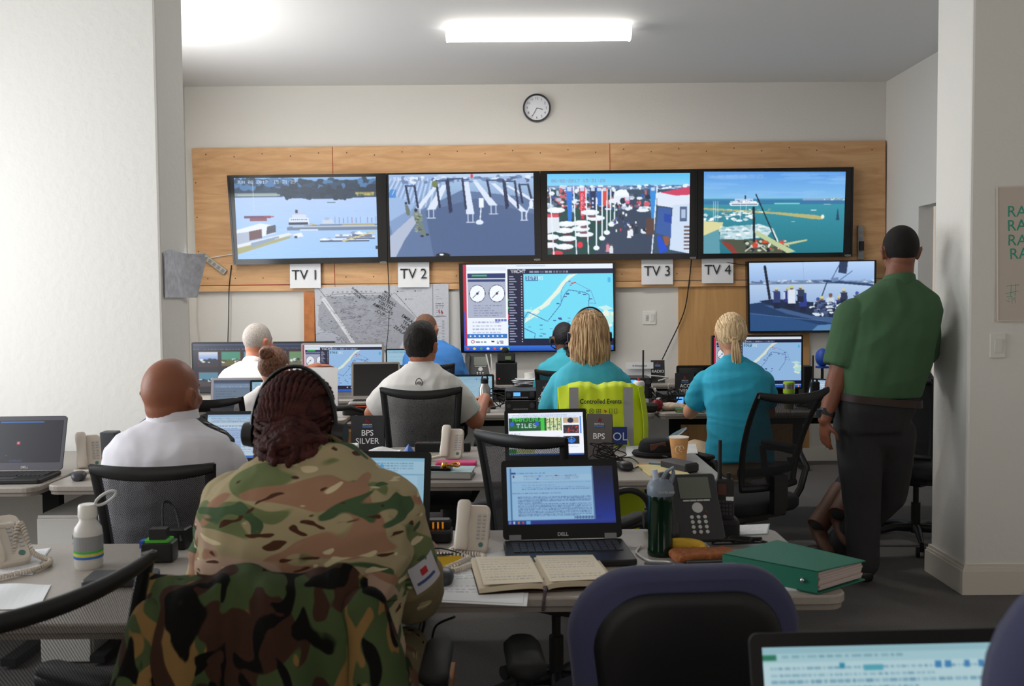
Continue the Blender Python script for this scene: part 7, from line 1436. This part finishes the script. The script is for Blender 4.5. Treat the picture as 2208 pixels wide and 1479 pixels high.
# hat
c = PZ(1418, 982); t = thing('peaked_hat', 'black brimmed hat with a raised glossy brim behind the paper cup', 'hat', c, .1); hatm = mat('hat_felt', '0e0e12', .85)
part('brim', MB().lathe([(0.0, .002), (.11, .002), (.118, .012), (.112, .022), (.07, .024), (0, .024)], n=36, sy=.8), hatm, t, smooth=True)
part('crown', MB().lathe([(0.0, .02), (.085, .02), (.088, .035), (.080, .062), (.066, .075), (0, .078)], n=36, sy=.85), hatm, t, smooth=True)
part('inner_band', MB().box((-.015, -.066, .052), (.07, .006, .026), ry=-.15), mat('hat_lining', '5a3a30', .8), t)
b = MB(); b.rings([ellring(V(.02+.115*k, -.0, .045+.075*k**.8), V(.1, 1, 0).normalized(), V(-.4, 0, 1).normalized(), .055*math.sin(.5+2.2*k)**.8 if k < 1 else .015, .006, 18, 2) for k in (0, .15, .3, .45, .6, .75, .9, 1)]); part('raised_peak', b, mat('peak_gloss', '2a3a40', .35), t, smooth=True)
box_thing('black_case', 'black oblong radio battery case in front of the paper cup', 'case', 1465, 1014, (.075, .16, .04), .55, mat('case_black', '242427', .5), bevel=.008)
cable('black wrist strap of the oblong case', [PZ(1403, 988)+V(0, 0, .004), PZ(1425, 988)+V(0, 0, .01), PZ(1440, 1000)+V(0, 0, .03)], .003)
# yellow pad
q = [PZ(1372, 1005), PZ(1450, 1000), PZ(1500, 1036), PZ(1402, 1028)]; c = sum(q, Vector())/4; t = thing('legal_pad', 'yellow lined pad on the second row desk under the oblong case', 'notepad', c)
part('pages', MB().quad(*[k-c+V(0, 0, .001) for k in q], (0, 0, .008)), mat('pad_yellow', 'd0c08c', .85), t); b = MB(); b.quad(*[k-c+V(0, 0, .0092) for k in (q[0], q[1], q[1].lerp(q[2], .07), q[0].lerp(q[3], .07))], (0, 0, .0006)); part('binding', b, mat('pad_binding', 'a9794a', .7), t)
b = MB(); b.tube([(-.07, 0, .014), (.06, 0, .014), (.075, 0, .014)], [.004, .004, .001], 8); solo('blue_pen', b, mat('pen_blue', '2a7a9c', .4), 'turquoise ballpoint pen lying on the yellow pad', 'pen', loc=PZ(1434, 1008), rot=(0, 0, -.45))
# far left of second row
t = box_thing('speaker', 'small dark desktop speaker behind the epaulette shirt\'s left shoulder', 'speaker', 238, 945, (.07, .07, .13), 0, mat('speaker_grey', '4a4c50', .5), y=4.25)
# under desk foot, cables
cable('black cables hanging under the middle front desk', [PZ(905, 1315, .70), PZ(915, 1340, .62), PZ(910, 1370, .55), PZ(925, 1395, .5)], .004)
cable('thin black lead hanging below the front desk edge', [PZ(980, 1330, .70), PZ(940, 1350, .62), PZ(930, 1390, .52)], .003)
cable('black cable trailing across the carpet under the front desk', [PZ(760, 1415, .004), PZ(850, 1380, .004), PZ(900, 1345, .004), PZ(950, 1310, .004)], .004)

# ---------------------------------------------------------------- third row radios and clutter
blue_lcd = mat('blue_lcd', '5ca8ff', .3, emit=.9)
def transceiver(label, px, y, w, h, d=.22, z=DZ, lcd=(.0, .1), ylift=0, rz=0, mic=False):
    p = V(PY(px, 800, y).x, y, z+ylift); t = thing('radio_transceiver', label, 'radio', p, rz)
    part('case', MB().rbox((0, 0, h/2), (w, d, h), .008, edge=.004), black, t)
    if lcd: part('display', MB().box((lcd[0]*w, -d/2-.002, h*.58), (w*.22, .003, h*.42)), blue_lcd, t)
    b = MB(); b.cyl((-w*.38, -d/2, h*.5), (-w*.38, -d/2-.015, h*.5), .013).cyl((w*.36, -d/2, h*.55), (w*.36, -d/2-.015, h*.55), .016); part('knob', b, dgrey, t)
    b = MB(); [b.box((w*(-.22+.07*k), -d/2-.003, h*.2), (.012, .004, .008)) for k in range(7)]; part('button_row', b, grey, t); return t
transceiver('black radio transceiver with a blue display right of the steel bottle', 1122, 6.12, .20, .055, ylift=.075, lcd=(-.12, 0))
transceiver('lower black transceiver below the blue display one', 1122, 6.10, .20, .07, lcd=None)
transceiver('radio with a blue display behind the teal shoulder on the third row desk', 1372, 6.30, .17, .06, ylift=.13, lcd=(-.2, 0))
transceiver('stacked lower radio behind the bike bottle', 1372, 6.34, .18, .12, lcd=None)
transceiver('black radio with a blue display behind the red apple', 1452, 6.22, .20, .09, lcd=(.12, 0))
b = MB(); b.rbox((0, 0, .06), (.10, .10, .12), .012, edge=.006); t = thing('marine_radio', 'black base radio with a microphone and green display under the central screen', 'radio', V(PY(1092, 800, 7.9).x, 7.95, DZ))
part('case', MB().rbox((0, 0, .09), (.18, .14, .18), .012, edge=.006), black, t); part('face', MB().rbox((0, -.03, .22), (.15, .07, .075), .015, edge=.006, rx=-.3), blackm, t); part('display', MB().box((.015, -.072, .222), (.05, .002, .03), rx=-.3), mat('green_lcd', '5a6c48', .4), t); part('microphone', MB().sph((-.01, -.02, .28), (.03, .025, .03), 10), blackm, t, smooth=True); part('red_light', MB().box((-.06, -.072, .05), (.008, .003, .008)), mat('red_led', 'ff2020', .4, emit=1.0), t)
cable('grey antenna lead beside the base radio', [V(PY(1060, 800, 7.8).x, 7.8, .76), V(PY(1056, 780, 7.8).x, 7.8, .86), V(PY(1048, 762, 7.8).x, 7.8, 1.0)], .006, white_p)
cable('second pale lead leaning beside the base radio', [V(PY(1064, 800, 7.8).x, 7.8, .76), V(PY(1058, 760, 7.8).x, 7.82, 1.0)], .005, white_p)
for k, (px, y, s_, lb) in enumerate(((1140, 7.86, 5, 'papers piled on the back wall desk right of the base radio'), (1800, 6.25, 4, 'papers piled on the right desk behind the standing person'))):
    t = thing('paper_pile', lb, 'papers', V(PY(px, 800, y).x, y, DZ))
    for j in range(s_): part('sheet', MB().grid(lambda u, v, j=j: V((u-.5)*.24+.01*math.sin(j*2), (v-.5)*.18, .003+j*.012+.012*math.sin(u*3+j)*u), 6, 4), paper, t, thick=.003).rotation_euler = (0, 0, .3*math.sin(j*1.7))
tangle('black cables heaped behind the transceivers', 1075, 838, .13, 26, z=.745, seed=21, h=.09, r=.004) if False else None
def tangle3(label, x, y, rx, ry, h, n, seed, r=.0035, m=blackm):
    rr = random.Random(seed); cable(label, [V(x+rr.uniform(-rx, rx), y+rr.uniform(-ry, ry), DZ+.006+rr.uniform(0, h)) for _ in range(n)], r, m, name='cable_tangle', n=9)
tangle3('black cables heaped between the steel bottle and the transceivers', PY(1075, 840, 6.2).x, 6.22, .10, .10, .12, 20, 2)
tangle3('black cables heaped in front of the dark laptops', PY(1440, 820, 6.1).x, 6.12, .09, .06, .13, 26, 4)
tangle3('white cables looped behind the red apple', PY(1415, 800, 6.35).x, 6.4, .10, .05, .18, 12, 5, .005, white_p)
tangle3('black cables beside the travel mug', PY(1740, 850, 6.05).x, 6.1, .06, .06, .08, 14, 7)
t = box_thing('power_strip', 'white power strip with red switch on the third row desk', 'power strip', 1410, 840, (.24, .05, .035), .5, white_p, y=6.10, extra=lambda t: [part('plug', MB().box((-.07+k*.06, 0, .05), (.035, .03, .03)), [white_p, black, white_p][k], t) for k in range(3)]+[part('switch', MB().box((.105, 0, .037), (.012, .02, .004)), red_m, t)])
# napkin with bread, green notebook, black case on third desk
p = V(PY(1452, 866, 5.95).x, 5.98, DZ); solo('wrapped_sandwich', organic(MB().rbox((0, 0, .025), (.17, .075, .045), .03, n=6, edge=.02), .006, 5, fold=.006, fscale=(25, 25, 25), seed=3), mat('napkin', 'cdb7a4', .85), 'pale wrapped sandwich on the third row desk behind the green notebook', 'sandwich', loc=p, rot=(0, 0, .1))
p = PZ(1478, 882); t = thing('green_notebook', 'green hardback notebook on the third row desk before the bike bottle', 'notebook', V(p.x, 5.92, DZ), -.1)
part('pages', MB().box((.004, -.002, .009), (.165, .118, .012)), mat('nb_pages', 'a8946c', .9), t); part('cover', MB().box((0, 0, .017), (.175, .125, .004)), mat('nb_green', '1f6b45', .6), t); part('back_cover', MB().box((0, 0, .0025), (.175, .125, .004)), mat('nb_green', '1f6b45', .6), t); b = MB(); b.tube([(-.05, .02, .023), (.04, .03, .023)], .0035, 6); part('pen', b, yellow_p, t)
p = V(PY(1392, 885, 5.9).x, 5.90, DZ); solo('glasses_case', MB().rbox((0, 0, .03), (.15, .075, .055), .02, n=5, edge=.015), blackm, 'black zip case at the front of the third row desk beside the vest', 'case', loc=p, rot=(0, 0, -.05), smooth=.7)
# left third row clutter
box_thing('card_box', 'small dark box with a pale emblem before the wide monitor', 'box', 438, 840, (.14, .06, .20), 0, mat('card_box_m', '202124', .6), y=5.80) if False else None
t = box_thing('orange_folder', 'stack with an orange folder on top under the silver laptop', 'folder', 800, 860, (.33, .24, .05), 0, black, y=5.96-.0, extra=lambda t: [part('orange_cover', MB().box((-.02, -.02, .0525), (.2, .2, .003)), mat('orange', 'd05a34', .6), t), part('stripe', MB().box((.05, -.121, .025), (.1, .002, .02)), yellow_p, t)])
t = box_thing('keyboard', 'thin grey keyboard left of the orange folder', 'keyboard', 600, 880, (.36, .12, .016), 0, lgrey, y=5.72)
box_thing('smartphone', 'upright smartphone with orange and blue icons beside the brown bun', 'phone', 618, 850, (.05, .012, .10), 0, black, y=5.60, extra=lambda t: [part('screen', MB().box((0, -.0065, .052), (.042, .001, .085)), mat('phone_screen', '3a7ae0', .3, emit=.5), t), part('orange_icon', MB().box((0, -.0075, .035), (.03, .001, .015)), mat('orange_icon', 'e07030', .4, emit=.4), t)])
b = MB(); b.tube([(-.13, .0, .02), (-.06, .02, .05), (.05, .03, .055), (.12, .05, .03)], [.014, .018, .016, .012], 8); solo('telephone_handset', b, blackm, 'black handset lying on the desk left of the silver laptop', 'handset', loc=V(PY(737, 872, 5.75).x, 5.75, DZ), smooth=True)
solo('tablet', MB().rbox((0, 0, .005), (.2, .14, .009), .01), mat('tablet_blue', '7f99ad', .3), 'pale blue tablet on the third row desk beside the white box', 'tablet', loc=V(PY(742, 900, 5.72).x-.02, 5.74, DZ)) if False else None
# right side things
p = V(PY(1755, 765, 6.6).x, 6.42, DZ); t = thing('baseball_cap', 'blue cap on a stand above the right desk beside the standing person', 'cap', p)
part('crown', MB().sph((0, 0, .30), (.045, .06, .062), 14), mat('cap_blue', '1c4aa8', .5, bump=.3, bscale=60), t, smooth=True); part('brim', MB().rbox((0, -.0, .235), (.08, .10, .012), .035), MATS['cap_blue'], t); part('stand', MB().cyl((0, 0, .01), (0, 0, .235), .01).lathe([(0, 0), (.05, 0), (.05, .012), (0, .012)]), black, t)
box_thing('radio_box', 'black box between the right monitor and the blue cap', 'box', 1738, 850, (.07, .12, .24), 0, blackm, y=6.48)
p = PY(1996, 815, 6.9); t = thing('wall_notice', 'white paper with small print seen between the green polo and the wall stub', 'paper', (3.27, 6.25, 1.0)); part('sheet', MB().box((0, 0, 0), (.004, .42, .6)), paper, t)
solo('plastic_bag', organic(MB().sph((0, 0, .16), (.13, .12, .16), 12), .012, 3, fold=.03, fscale=(9, 9, 9)), mat('bag_plastic', '8f8c8a', .5, vary=.3, vscale=9), 'crumpled pale bag on the carpet behind the standing person', 'bag', loc=(2.95, 6.05, .035))
